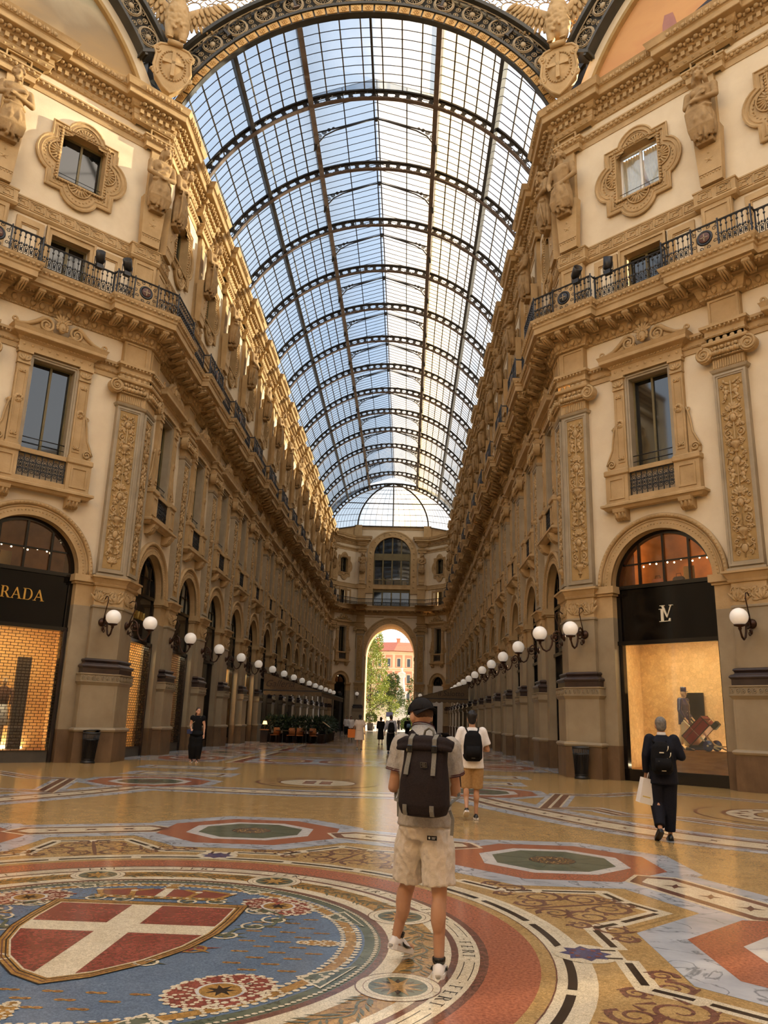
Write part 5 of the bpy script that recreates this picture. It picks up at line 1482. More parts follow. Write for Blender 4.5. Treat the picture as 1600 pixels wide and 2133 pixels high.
mb=MB();EL=lambda r,q=0:[(-(RA+r)*cos(a),ZS+(RZ+r)*sin(a)) for a in [PI*i/32 for i in range(33)]]
mb.band(EL(.75),EL(0),-.9,-.3,0,closed=False);mb.band(EL(.78),EL(.62),-.5,-.2,0,closed=False);mb.band(EL(.14),EL(0),-.5,-.22,0,closed=False)
for i in range(13):
    a=PI*(i+.5)/13;mb.lathe([(0,.03),(.1,.03),(.13,0)],10,(-(RA+.38)*cos(a),-.3,ZS+(RZ+.38)*sin(a)),axis='y')
mb.build('archivolt',M_OCHRE,t)
mb=MB()
for sg in(-1,1):
    X=sorted((sg*RA,sg*(RA+.12)))
    mb.box(X[0]-(.1 if sg>0 else 0),X[1]+(.1 if sg<0 else 0),-1.2,-.2,8.85,9.25);mb.box(X[0],X[1],-1.2,-.3,0,8.85)
    # moulded spandrel frames
    P=[(sg*4.4,10.2),(sg*4.4,14.3),(sg*.9,14.3)];Q=[(sg*(4.25),10.9),(sg*4.25,14.15),(sg*1.5,14.15)]
    mb.tube([(p[0],-.38,p[1]) for p in P],.05,5)
mb.build('imposts',M_OCHRE,t)
WN[0]+=1
t=empty('window_%d'%WN[0],EM,kind='structure',cat='window',label='great arched window with olive joinery above the far archway')
mb=MB();C1=lambda r:[(-r,18.0)]+[(-r*cos(a),22.5+r*sin(a)) for a in [PI*i/28 for i in range(29)]]+[(r,18.0)]
mb.band(C1(3.25),C1(2.45),-.9,-.45,0,closed=False);mb.band(C1(3.28),C1(3.12),-.6,-.38,0,closed=False);mb.band(C1(2.57),C1(2.43),-.9,-.4,0,closed=False)
for i in range(24):
    u=i/23
    tot=4.5*2+PI*2.85;d=u*(tot-.5)+.25
    if d<4.5: x,z=-2.85,18+d
    elif d<4.5+PI*2.85: a=(d-4.5)/2.85;x,z=-2.85*cos(a),22.5+2.85*sin(a)
    else: x,z=2.85,22.5-(d-4.5-PI*2.85)
    rr=.2 if i%5==2 else .11
    mb.lathe([(0,.05),(rr*.5,.04),(rr*.6,0),(rr,.03),(rr*1.1,0)],10,(x,-.45,z),axis='y')
for sg in(-1,1): mb.box(min(sg*2.42,sg*3.4),max(sg*2.42,sg*3.4),-.9,-.35,17.4,18.05);mb.box(min(sg*2.45,sg*3.3),max(sg*2.45,sg*3.3),-.8,-.5,15.4,17.4,1)
mb.build('surround',[M_OCHRE,M_CREAM],t)
mb=MB()
for x in(-1.2,0,1.2): mb.box(x-.09,x+.09,-.95,-.75,15.5,22.5+(2.45**2-x*x)**.5-.02)
for sg in(-1,1): mb.box(sg*2.37-.1,sg*2.37+.1,-.95,-.75,15.5,22.6)
for z0,z1 in((21.85,22.75),(17.6,18.25),(19.2,19.3)): mb.box(-2.45,2.45,-.97,-.74,z0,z1)
mb.build('mullions',M_WOODF,t)
mb=MB();mb.box(-2.45,2.45,-.9,-.88,15.5,18.0);mb.prism([(-2.45,21)]+[(-2.45*cos(a),22.5+2.45*sin(a)) for a in [PI*i/20 for i in range(21)]]+[(2.45,21)],-.9,-.88);mb.build('pane',M_PANE,t)
mb=MB();mb.box(-2.45,2.45,-.9,-.88,18.0,21.9);mb.build('clear_pane',M_CLEAR,t)
mb=MB()
for (a,b,c,d) in((-4,-1.95,17,25),(1.95,4,17,25),(-1.95,1.95,17,19.2),(-1.95,1.95,20.55,25),(-1.35,-1.2,19,21),(-.2,-.05,19,21),(.9,1.1,19,21),(1.35,1.6,19,21)): mb.box(a,b,-6.6,-6.4,c,d)
mb.box(-4,-3.9,-6.5,-.9,17,25);mb.box(3.9,4,-6.5,-.9,17,25);mb.box(-4,4,-6.5,-.9,17.2,17.3);mb.box(-4,4,-6.5,-.9,25,25.1)
mb.build('room_behind',M_DARK,t)

# glass dome over the octagon
dm=empty('ceiling_dome',None,kind='structure',label='iron and glass dome over the octagon',cat='roof')
OV=[(7.7,20.3),(20.3,7.7),(20.3,-7.7),(7.7,-20.3),(-7.7,-20.3),(-20.3,-7.7),(-20.3,7.7),(-7.7,20.3)]
def dpt(u,t):
    i=int(u)%8;f=u-int(u);a,b=OV[i],OV[(i+1)%8];x=a[0]+(b[0]-a[0])*f;y=a[1]+(b[1]-a[1])*f
    return (x*cos(t*1.42),y*cos(t*1.42),32.2+15.5*sin(t*1.42))
mb=MB();nu,nv=32,10
V=[dpt(8*i/nu,j/nv) for j in range(nv+1) for i in range(nu)]
mb.add(V,[(j*nu+i,j*nu+(i+1)%nu,(j+1)*nu+(i+1)%nu,(j+1)*nu+i) for j in range(nv) for i in range(nu)],0,True);mb.build('dome_glass',M_DGL,dm)
mb=MB()
for i in range(32): mb.tube([Vector(dpt(8*i/32,j/12))*.995 for j in range(13)],.16 if i%4==0 else .07,4,sm=False)
for j in range(1,11): mb.tube([Vector(dpt(8*i/64,j/11))*.995 for i in range(64)],.05,4,closed=True,sm=False)
mb.build('dome_ribs',M_GIRDA,dm)
mb=MB();mb.sweep([(0,31.3),(.4,31.4),(.4,32.1),(0,32.2)],[(x*1.01,y*1.01) for x,y in OV],0,closed=True);mb.build('drum_ring',M_LATT,dm)
# ------------------------------------------------------------------ stone caryatids
def caryatid(kind):
    mb=MB();z0=20.0
    female=kind in(0,2);bow=[.16,.02,.2,.08][kind]
    loft(mb,[(0,.0,z0+.12,.24,.16),(0,.02,z0+.3,.3,.2),(0,.03,z0+.7,.35,.24),(0,.04,z0+1.1,.34,.24),(0,.04,z0+1.3,.28,.21)],18)
    rk=random.Random(kind+40)
    for i in range(17):
        a=-.25+(PI+.5)*i/16;q=rk.uniform(-.1,.1)
        mb.tube([(.28*cos(a),.04+.2*sin(a),z0+1.28),(.36*cos(a+q),.04+.27*sin(a+q),z0+.85),(.37*cos(a+q*1.6),.03+.27*sin(a+q*1.6),z0+.45),(.33*cos(a+q*2),.02+.24*sin(a+q*2),z0+.08+.12*rk.random())],[.025,.04,.05,.045],6)
    for sg in(-1,1): mb.tube([(sg*.12,.2,z0+1.2),(sg*.14,.3,z0+.75),(sg*.13,.2,z0+.3)],[.1,.11,.09],8)
    loft(mb,[(0,.04,z0+1.2,.29,.22),(0,.05,z0+1.45,.3,.22),(0,.07,z0+1.75,.37,.25),(0,.06,z0+2.0,.44,.22),(0,.04,z0+2.12,.3,.15)],18)
    hx=.06*(1 if kind%2 else -1);hy=.12+bow;hz=z0+2.5-bow*.6
    cap(mb,(0,.03,z0+2.05),(hx*.6,hy-.06,hz-.12),.12,.1,10)
    mb.ell((hx,hy,hz),(.145,.175,.2),12,9)
    mb.ell((hx,hy+.17,hz-.03),(.035,.05,.05),6,5);mb.ell((hx,hy+.13,hz+.05),(.1,.05,.03),8,5);mb.ell((hx,hy+.12,hz-.12),(.07,.06,.05),7,5)
    r=random.Random(kind)
    # hair, veil or beard
    for i in range(46):
        a=PI*r.uniform(-.2,1.2);b=r.uniform(-.17,.12)
        mb.ell((hx+.17*cos(a),hy-.02+b,hz+.07+.18*sin(a)),(.055,.055,.055),6,5)
    if kind in(0,2):
        for sg in(-1,1): mb.tube([(hx+sg*.15,hy-.04,hz+.1),(hx+sg*.2,hy-.08,hz-.18),(hx+sg*.2,.0,hz-.42)],[.08,.09,.05],7)
    if kind==3:
        for i in range(14): mb.ell((hx+r.uniform(-.1,.1),hy+.13+r.uniform(-.03,.03),hz-.16-r.uniform(0,.2)),(.045,.045,.06),6,4)
    for sg in(-1,1):
        if female: mb.ell((sg*.17,.25,z0+1.8),(.12,.11,.12),10,8)
        else: mb.ell((sg*.17,.22,z0+1.84),(.17,.08,.12),10,8)
        S=(sg*.43,.05,z0+1.98)
        if kind==0: E_=(sg*.5,.14,z0+1.5);H=(sg*.06,.36,z0+1.28)
        elif kind==1: E_=(sg*.56,.08,z0+1.5);H=(sg*.4,.3,z0+1.12) if sg>0 else (-.2,.3,z0+1.2)
        elif kind==2: E_=(sg*.5,.14,z0+1.52);H=(-sg*.2,.36,z0+1.55+sg*.08)
        else: E_=(sg*.54,.14,z0+1.52);H=(-sg*.18,.36,z0+1.66+sg*.1)
        cap(mb,S,E_,.14,.105,10);cap(mb,E_,H,.105,.075,10);mb.ell(H,(.085,.07,.075),8,6)
        for q in range(4): cap(mb,(H[0]-.045+.03*q,H[1]+.04,H[2]),(H[0]-.045+.03*q-.04*sg,H[1]+.06,H[2]-.09),.022,.018,5)
    # drapery: folds fan from a knot at the waist, loose hem below
    kx,kz=(0,z0+1.28) if kind!=2 else (.3,z0+1.45)
    for i in range(13):
        f=i/12*2-1
        P=[(kx+(f*.2)*.3,.27,kz),(kx*.6+f*.28,.3,kz-.3),(f*.4,.26+.06*cos(f*1.5),z0+.5),(f*.36,.18,z0+.12+.06*abs(f))]
        mb.tube(P,[.03,.045,.05,.03],6)
    mb.tube([(-.34,.12,z0+1.2),(-.2,.27,z0+1.24),(.2,.27,z0+1.22),(.34,.12,z0+1.25)],.065,7)
    if kind in(1,):
        loft(mb,[(.0,.33,z0+.35,.13,.05),(0,.35,z0+.9,.12,.05),(0,.32,z0+1.2,.1,.05)],10)
        for i in range(6): cap(mb,(-.1+.04*i,.34,z0+.4),(-.1+.04*i,.34,z0+.24),.018,.014,5)
    if kind in(0,2,3):
        mb.tube([(-.4,.1,z0+1.95),(-.1,.3,z0+1.7),(.25,.28,z0+1.5),(.36,.1,z0+1.4)],[.05,.06,.06,.05],7)
        mb.tube([(-.34,.12,z0+1.75),(-.05,.31,z0+1.55),(.3,.25,z0+1.36)],[.04,.05,.04],6)
    for sg in(-1,1): mb.ell((sg*.1,.16,z0+.06),(.07,.13,.06),8,6)
    mb.box(-.28,.28,-.2,.1,z0-.05,z0+.1)
    o=sculpt(mb,'caryatid_statue',.024,1,M_CARY,None,deci=.35)
    return o
M_CARY=mat('weathered_statue_stone',lin(172,142,100),lin(138,110,74),rough=.75,scale=3,bump=.3,bscale=30,spec=.15)
CAR=[caryatid(k) for k in range(4)]
for sd in(-1,1):
    nm=SIDE[sd]
    def cary(k,M,l): put(CAR,k,M,label=l,cat='statue',group='caryatid statues')
    desc=['veiled woman','bare-chested youth','woman with crossed arms','bearded man']
    cary(0 if sd<0 else 1,F_diag(.62,sd),'stone %s statue on the slanted face of the %s corner'%(desc[0 if sd<0 else 1],nm))
    cary(2 if sd<0 else 3,F_cor(.64,sd),'stone figure statue turning into the corridor at the %s corner'%nm)
    for i,s in enumerate(DP): cary((3 if sd<0 else 2)+i,F_diag(s,sd),'stone %s statue beyond the %s corner window, %s'%(desc[((3 if sd<0 else 2)+i)%4],nm,('next to corner','outermost')[i]))
    for i,s in enumerate(CP): cary(i+2,F_cor(s,sd),'%s stone statue past the corner along the %s corridor cornice'%(ORD[i],nm))
    cary(1,F_cor(SE-.5,sd),'last stone statue at the far end of the %s corridor wall'%nm)
    cary(0,frame(sd*3.87,YW,PI),'stone statue just %s of the far great window'%nm)
# ------------------------------------------------------------------ floor of inlaid marble and mosaic
def fm(n,a,b=None,cells=None,veins=None,scale=3,rough=.16,bump=.05,c=1.0):
    return mat(n,lin(*a),lin(*b) if b else None,rough=rough,scale=scale,spec=.3,cells=cells,veins=veins,bump=bump,bscale=9,contrast=c)
FM=[fm('ochre_mosaic',(186,154,102),(164,130,80),(62,.25,.6)),           #0
 fm('red_verona_marble',(172,108,80),(132,78,58),None,None,46,.16,.05,1.5),#1
 fm('cream_mosaic',(222,208,178),(206,190,158),(58,.14,.5)),             #2
 fm('black_mosaic',(56,48,42),(42,36,32),(50,.3,.6)),                    #3
 fm('grey_bardiglio_marble',(184,186,188),(144,148,152),None,(lin(96,98,102),2.2,.025),2),#4
 fm('blue_mosaic',(104,122,140),(88,106,126),(90,.25,.7)),                 #5
 fm('green_marble',(106,110,90),(80,88,72),None,(lin(58,66,54),4,.03),4),#6
 fm('brown_mosaic',(126,88,72),(104,70,58),(40,.25,.6)),                 #7
 fm('dark_red_mosaic',(148,82,68),(122,62,52),(46,.3,.6)),               #8
 fm('white_marble',(206,200,190),(184,178,170),None,(lin(150,150,152),3,.02),3),#9
 fm('olive_leaf_mosaic',(112,108,80),(88,88,66),(50,.3,.6)),             #10
 fm('brown_grate',(78,60,44),(50,38,30),rough=.4),                       #11
 fm('violet_blue_mosaic',(84,82,112),(70,72,104),(50,.3,.6)),            #12
 fm('gold_line_mosaic',(178,138,78),(150,108,56),(40,.25,.6))]           #13
O_,RD,CRM,BLK,GRY,BLU,GRN,BRN,DRD,WHT,OLV,GRT,VIO,GLD=range(14)
fb=MB();ZL=[0]
FZN=[0]
def fz(l):
    return .0007*l+(FZN[0]%60)*9e-6
def fpoly(P,m,l):
    # keep the visible face upward
    A=sum(P[i][0]*P[(i+1)%len(P)][1]-P[(i+1)%len(P)][0]*P[i][1] for i in range(len(P)))
    if A<0:P=P[::-1]
    FZN[0]+=1
    fb.add([(x,y,fz(l)) for x,y in P],[tuple(range(len(P)))],m)
def fring(r0,r1,m,l,a0=0,a1=2*PI,n=96,cx=0,cy=0):
    V=[];FZN[0]+=1
    for i in range(n+1):
        a=a0+(a1-a0)*i/n;V+=[(cx+r0*cos(a),cy+r0*sin(a),fz(l)),(cx+r1*cos(a),cy+r1*sin(a),fz(l))]
    fb.add(V,[(2*i,2*i+1,2*i+3,2*i+2) for i in range(n)],m)
def fdisc(x,y,r,m,l,n=24): fpoly([(x+r*cos(2*PI*i/n),y+r*sin(2*PI*i/n)) for i in range(n)],m,l)
def fline(P,w,m,l,closed=False):
    n=len(P);V=[];FZN[0]+=1
    for i in range(n):
        a=P[i-1] if(i>0 or closed) else P[i];b=P[(i+1)%n] if(i<n-1 or closed) else P[i]
        def nn(p,q):
            d=hyp(q[0]-p[0],q[1]-p[1]) or 1;return(-(q[1]-p[1])/d,(q[0]-p[0])/d)
        n1=nn(a,P[i]) if a!=P[i] else nn(P[i],b);n2=nn(P[i],b) if b!=P[i] else n1
        d=max(.35,1+n1[0]*n2[0]+n1[1]*n2[1]);ww=w[i] if hasattr(w,'__len__') else w
        mx,my=(n1[0]+n2[0])/d*ww/2,(n1[1]+n2[1])/d*ww/2
        V+=[(P[i][0]+mx,P[i][1]+my,fz(l)),(P[i][0]-mx,P[i][1]-my,fz(l))]
    fb.add(V,[((2*i+1)%(2*n),(2*i+3)%(2*n),(2*i+2)%(2*n),2*i) for i in range(n if closed else n-1)],m)
def rot(P,a,cx=0,cy=0):
    c,s=cos(a),sin(a);return [(cx+x*c-y*s,cy+x*s+y*c) for x,y in P]
def fstar(x,y,r,m,l,k=8,q=.45,a0=0):
    fpoly([(x+(r if i%2==0 else r*q)*cos(a0+PI*i/k),y+(r if i%2==0 else r*q)*sin(a0+PI*i/k)) for i in range(2*k)],m,l)
def ngon(r,k,a0=0): return [(r*cos(a0+2*PI*i/k),r*sin(a0+2*PI*i/k)) for i in range(k)]
# base slab
fb.add([(-22,-14,-.02),(22,-14,-.02),(22,22,-.02),(-22,22,-.02)],[(0,1,2,3)],O_)
fpoly([(-22,-14),(22,-14),(22,21.5),(-22,21.5)],O_,0)
fpoly([(-8.2,21.5),(8.2,21.5),(8.2,92.6),(-8.2,92.6)],GRY,0);fpoly([(-8,92.6),(8,92.6),(5,102),(-5,102)],GRY,0)
# central roundel
fdisc(0,0,3.46,CRM,1,128)
fring(3.14,3.24,O_,2);fring(2.79,3.14,RD,2);fring(2.73,2.79,BRN,2);fring(2.58,2.73,CRM,3);fring(2.53,2.58,BRN,2);fring(2.44,2.53,CRM,3)
fring(2.2,2.44,GLD,2);fring(2.08,2.2,CRM,3);fring(2.02,2.08,BRN,2);fring(1.9,2.02,GRN,2);fdisc(0,0,1.9,BLU,2,96)
for i in range(24):
    a0=2*PI*(i+.06)/24;a1=2*PI*(i+.94)/24;fring(3.31,3.37,BLK,3,a0,a1,8)
fring(3.235,3.245,BRN,3);fring(3.44,3.46,BRN,2);fring(2.325,2.33,BRN,2)
# thin joint lines in the lettered ring and FERT inscriptions
for i in range(16):
    a=2*PI*i/16
    w=.085;k=0;T='FERT'
    for c,ch in enumerate(T):
        aa=a-(c-1.5)*.042
        gw,P=glyph(ch)
        for q in P:
            if q and q[0]=='band':
                n=len(q[1])
                for j in range(n-1):
                    quad=[q[1][j],q[1][j+1],q[2][j+1],q[2][j]]
                    fpoly(rot([(2.61+p[1]*.085,-(p[0]-.3)*.1) for p in quad],aa),BLK,5)
            else: fpoly(rot([(2.61+p[1]*.085,-(p[0]-.3)*.1) for p in q],aa),BLK,5)
    for r_ in(2.62,2.69): fring(r_,r_+.006,BLK,4,a+2*PI/32-.075,a+2*PI/32+.075,4)
    for da in(-.1,.1): fdisc(2.655*cos(a+da),2.655*sin(a+da),.008,BLK,4,8)
# leaf band: rosettes in white rings between olive sprays
rr=random.Random(11)
for i in range(8):
    a=2*PI*i/8+PI/8
    x,y=2.33*cos(a),2.33*sin(a)
    if True:
        fdisc(x,y,.27,CRM,4,32);fring(.262,.27,BRN,5,n=32,cx=x,cy=y);fring(.215,.219,BRN,5,n=32,cx=x,cy=y)
        fdisc(x,y,.185,GRN,5,28);fstar(x,y,.175,GLD,6,8,.36,a);fstar(x,y,.15,BLK,5.5,8,.5,a+PI/8)
    b=a+PI/8
    P=[(2.31+.05*sin(j*.9),b+(j-10)*.026) for j in range(21)]
    fline([(r_*cos(t),r_*sin(t)) for r_,t in P],.018,OLV,4)
    for j in range(42):
        r_,t=P[j//2];t+=rr.uniform(-.01,.01);sg=1 if j%2 else -1
        cx,cy=(r_+sg*rr.uniform(.03,.09))*cos(t),(r_+sg*rr.uniform(.03,.09))*sin(t);l=rr.uniform(.045,.075);w=l*rr.uniform(.25,.45);th=t+PI/2+sg*.8
        fpoly([(cx-l*cos(th),cy-l*sin(th)),(cx+w*sin(th)*.6,cy-w*cos(th)*.6),(cx+l*cos(th),cy+l*sin(th)),(cx-w*sin(th)*.6,cy+w*cos(th)*.6)],OLV,4.5)
# cord border with knots
def cord(P,r=.022,m=CRM,l=6,step=.05):
    d=0
    for a,b in zip(P[:-1],P[1:]):
        L=hyp(b[0]-a[0],b[1]-a[1]);n=max(1,int(L/step))
        for i in range(n):
            t=i/n;th=math.atan2(b[1]-a[1],b[0]-a[0])
            x,y=a[0]+(b[0]-a[0])*t,a[1]+(b[1]-a[1])*t
            fpoly([(x+.6*step*cos(th+q)*.8*(1 if k%2 else 1),y+r*sin(th+q)*0+.8*r*sin(q)*cos(th)+.6*step*sin(th)*cos(q)*.8) for k,q in enumerate([0,PI/3,2*PI/3,PI,4*PI/3,5*PI/3])],m,l)
C_=lambda r,a0,a1,n,cx=0,cy=0:[(cx+r*cos(a0+(a1-a0)*i/n),cy+r*sin(a0+(a1-a0)*i/n)) for i in range(n+1)]
fring(1.76,1.84,GLD,4)
cord(C_(1.86,0,2*PI,90));cord(C_(1.74,0,2*PI,90));cord(C_(1.99,0,2*PI,90),.014,step=.04)
for i in range(28):
    a=2*PI*i/28;x,y=1.8*cos(a),1.8*sin(a);cord(C_(.07,0,2*PI,6,x,y),.016,CRM,6,.035)
for a in(PI/4,3*PI/4,5*PI/4,7*PI/4):
    x,y=1.55*cos(a),1.55*sin(a)
    E=[(x+.36*cos(q*PI/12)*cos(a+PI/2)-.27*sin(q*PI/12)*cos(a),y+.36*cos(q*PI/12)*sin(a+PI/2)-.27*sin(q*PI/12)*sin(a)) for q in range(24)]
    fpoly(E,DRD,5);cord(E+[E[0]])
    for q in range(10):
        b=2*PI*q/10;cx=x+.25*cos(b)*cos(a+PI/2)-.18*sin(b)*cos(a);cy=y+.25*cos(b)*sin(a+PI/2)-.18*sin(b)*sin(a)
        cord(C_(.1,0,2*PI,8,cx,cy),.014,CRM,6,.035)
    fdisc(x,y,.13,GLD,6.5,16);fring(.13,.15,WHT,6.5,n=20,cx=x,cy=y);fstar(x,y,.1,BLK,7,7,.4,a)
    for sg in(-1,1):
        b=a+sg*.36
        fpoly([(1.95*cos(b-.1*sg),1.95*sin(b-.1*sg)),(1.95*cos(b+.16*sg),1.95*sin(b+.16*sg)),(1.7*cos(b-.05*sg),1.7*sin(b-.05*sg))],GRN,5.5)
        fline([(1.94*cos(b-.1*sg),1.94*sin(b-.1*sg)),(1.94*cos(b+.15*sg),1.94*sin(b+.15*sg)),(1.7*cos(b-.05*sg),1.7*sin(b-.05*sg))],.018,CRM,6,True)
for a in(0,PI/2,PI,3*PI/2):
    for k,(r_,d) in enumerate(((.08,1.62),(.065,1.52),(.06,1.66),(.04,1.45))):
        x,y=d*cos(a),d*sin(a);fdisc(x,y,r_,GLD,5,14);cord(C_(r_,0,2*PI,10,x,y),.013,CRM,6,.03)
# gold love knots strewn on the blue
for i in range(-9,10):
    for j in range(-13,14):
        x=.26*i+(.13 if j%2 else 0);y=.135*j
        if hyp(x,y)>1.6 or (abs(x)<1.02 and -1.1<y<1.62) : continue
        if min(hyp(x-1.55*cos(a),y-1.55*sin(a)) for a in(PI/4,3*PI/4,5*PI/4,7*PI/4))<.42: continue
        for dx in(-.03,.03): fpoly([(x+dx+.036*cos(q*PI/4),y+.02*sin(q*PI/4)) for q in range(8)],GLD,4);fpoly([(x+dx+.018*cos(q*PI/3),y+.008*sin(q*PI/3)) for q in range(6)],BRN,5)
# the shield with a white cross, crown above
def sh(k,dy=0):
    R_=[(.74,1.06),(.73,.6),(.7,.25),(.61,-.1),(.44,-.45),(.22,-.72),(0,-.86)]
    R_=[(x*k,-.02+(y-.1)*k+dy) for x,y in R_]
    return R_+[(-x,y) for x,y in R_[-2::-1]]
fpoly(sh(1.14),GLD,7);fline(sh(1.14),.012,BLK,8,True);fline(sh(1.09),.01,BRN,8,True);fline(sh(1.05),.01,BLK,8,True);fpoly(sh(1.02),CRM,8)
S=sh(1.0)
# four red quarters cut from the shield outline
def clip(P,f):
    out=[]
    for i in range(len(P)):
        a,b=P[i],P[(i+1)%len(P)];fa,fb_=f(a),f(b)
        if fa>=0: out.append(a)
        if fa*fb_<0: t=fa/(fa-fb_);out.append((a[0]+(b[0]-a[0])*t,a[1]+(b[1]-a[1])*t))
    return out
for sx in(-1,1):
    for hi in(0,1):
        q=clip(S,lambda p:sx*p[0]-.13);q=clip(q,(lambda p:p[1]-.34) if hi else (lambda p:.08-p[1]));fpoly(q,DRD,9)
# crown
fpoly([(-.55,1.2),(.55,1.2),(.6,1.3),(-.6,1.3)],GLD,8);fpoly([(-.56,1.3),(.56,1.3),(.66,1.5),(.4,1.58),(0,1.6),(-.4,1.58),(-.66,1.5)],DRD,8)
for x in(-.62,-.3,0,.3,.62): fline([(x*.85,1.28),(x,1.48),(x*.5,1.6)],.05,GLD,9);fdisc(x,1.5,.035,CRM,10,8)
fpoly([(-.05,1.28),(.05,1.28),(.04,1.62),(-.04,1.62)],CRM,10);fdisc(0,1.68,.06,GLD,9,12)
for i in range(22): fdisc(-.6+1.2*i/21,1.25,.02,CRM if i%2 else GRN,10,6)
# acanthus mantling beside and below the shield
for sx in(-1,1):
    for (x,y,r,m) in((.98,.9,.16,OLV),(1.15,.62,.14,OLV),(1.02,.4,.13,OLV),(.86,.12,.15,OLV),(.72,-.25,.15,DRD),(.55,1.17,.12,OLV),(.3,1.15,.12,OLV),(.5,-.6,.12,OLV)):
        for q in range(5):
            a=q*1.1+x*3;fpoly([(sx*(x+r*.2*cos(a+1.2)),y+r*.2*sin(a+1.2)),(sx*(x+r*1.3*cos(a)),y+r*1.3*sin(a)*.7),(sx*(x+r*.2*cos(a-1.2)),y+r*.2*sin(a-1.2))],m if q%3 else (GRN if m==OLV else GLD),6+q*.1)
        fline([(sx*p[0],p[1]) for p in spiral(x,y,r*.9,r*.3,2,1.1,12)],.022,CRM if m==OLV else GLD,6.8)
    fline([(sx*x,y) for x,y in((.82,1.0),(1.0,.95),(1.2,.75),(1.15,.45),(.9,.3),(.85,.1))],.03,GRN,6.5)
    fline([(sx*x,y) for x,y in((.75,1.28),(.95,1.3),(1.1,1.22),(1.05,1.12))],[.03,.05,.05,.02],DRD,7)
def lerp2(a,b,t): return (a[0]+(b[0]-a[0])*t,a[1]+(b[1]-a[1])*t)
# ring of eight octagons and panels
cr,sr=cos(PI/8),sin(PI/8)
GL=[]
for k in range(8):
    A=k*PI/4
    c=(5.62*cos(A),5.62*sin(A));a8=A+PI/8
    for r_,m,l in((1.7,GRY,2),(1.32,RD,3),(.92,WHT,4),(.75,GRN,5)):
        fpoly([(c[0]+r_*x,c[1]+r_*y) for x,y in ngon(1,8,a8)],m,l)
    for q in range(8):
        b=a8+q*PI/4;fline([(c[0]+.28*cos(b),c[1]+.28*sin(b)),(c[0]+.69*cos(b),c[1]+.69*sin(b))],.02,OLV,6)
    fdisc(c[0],c[1],.28,GRT,6,24)
    for q in range(10):
        b=q*PI/5;fring(.035,.05,O_,7,n=8,cx=c[0]+.13*cos(b),cy=c[1]+.13*sin(b));fring(.03,.045,O_,7,n=8,cx=c[0]+.22*cos(b+.3),cy=c[1]+.22*sin(b+.3))
    # joint lines of the grey frame
    B=A+PI/8
    c2=5.62*cos(B),5.62*sin(B)
    def L(P): return [(c2[0]+x*cos(B)-y*sin(B),c2[1]+x*sin(B)+y*cos(B)) for x,y in P]
    fpoly(L([(-.62,-1.35),(.62,-1.35),(.62,1.35),(-.62,1.35)]),GRY,2)
    fpoly(L([(-.36,-.86),(-.0,-1.16),(.36,-.9),(.36,.9),(.0,1.16),(-.36,.86)]),CRM,3)
    fpoly(L([(-.31,-.84),(-.0,-1.1),(.31,-.86),(.31,.86),(.0,1.1),(-.31,.84)]),BRN,4)
    fpoly(L([(-.2,-.78),(.0,-.94),(.2,-.8),(.2,.8),(.0,.94),(-.2,.78)]),CRM,5)
    for q in(-.5,0,.5):
        x,y=L([(0,q)])[0];fstar(x,y,.13,BRN,6,4,.33,B+PI/4)
    # star point with scrollwork between roundel and frame
    PL_=lambda r_,d:(r_*cos(B+math.radians(d)),r_*sin(B+math.radians(d)))
    fpoly([PL_(r_,d) for r_,d in((3.46,-22.5),(3.98,-22.5),(4.02,-12.8),(4.15,-11.2),(4.82,-6.6),(4.76,0),(4.82,6.6),(4.15,11.2),(4.02,12.8),(3.98,22.5),(3.46,22.5),(3.46,11),(3.46,0),(3.46,-11))],O_,2.2)
    ol=[PL_(r_,d) for r_,d in((3.76,-20.5),(3.8,-11.3),(4.09,-9.2),(4.68,-5.2),(4.6,0),(4.68,5.2),(4.09,9.2),(3.8,11.3),(3.76,20.5))]
    fline(ol,.17,CRM,3)
    for p,q in zip(ol[:-1],ol[1:]): fline([lerp2(p,q,.1),lerp2(p,q,.9)],.055,BLK,4)
    for sg in(-1,1):
        for (x,y,r_,q,t) in((-1.35,.2,.2,1,0),(-1.68,.4,.21,-1,1),(-1.12,.12,.1,1,2),(-1.9,.2,.16,1,3),(-1.75,.82,.15,-1,2),(-1.95,.62,.1,1,1),(-1.84,1.08,.1,1,0)):
            S_=spiral(x,sg*y,r_,r_*.15,t,1.5,24,q*sg);fline(L(S_),[.05-.0015*i for i in range(25)],BRN,3.5)
            for b in range(5): fline(L([(x+r_*.8*cos(b*1.3),sg*y+r_*.8*sin(b*1.3)),(x+r_*1.2*cos(b*1.3+.5),sg*y+r_*1.2*sin(b*1.3+.5))]),[.045,.012],BRN,3.4)
    fline(L([(-2.08,0),(-1.7,0),(-1.3,0),(-1.05,0)]),[.03,.05,.04,.02],BRN,3.4)
    # blue star linking neighbouring points
    x,y=3.5*cos(A),3.5*sin(A)
    fdisc(x,y,.24,CRM,5,20);fstar(x,y,.19,VIO,6,8,.7,A);
    for q in range(8): fdisc(x+.1*cos(q*PI/4),y+.1*sin(q*PI/4),.02,DRD,7,6)
    fline(rot([(3.46,-.02),(3.76,-.02)],A),.3,CRM,4.2)
    for sg in(-1,1): fline(rot([(3.42,sg*.1),(3.74,sg*.1)],A),.035,BLK,5.2)
fring(3.44,3.5,CRM,2.5)
# sprinkled four-petal motifs over the ochre field
for i in range(-22,23):
    for j in range(-4,40):
        x=.62*i+(.31 if j%2 else 0);y=.45*j
        r_=hyp(x,y)
        if r_<7.5 or y>19 or r_>14: continue
        fstar(x,y,.045,BRN,1,4,.4,0)
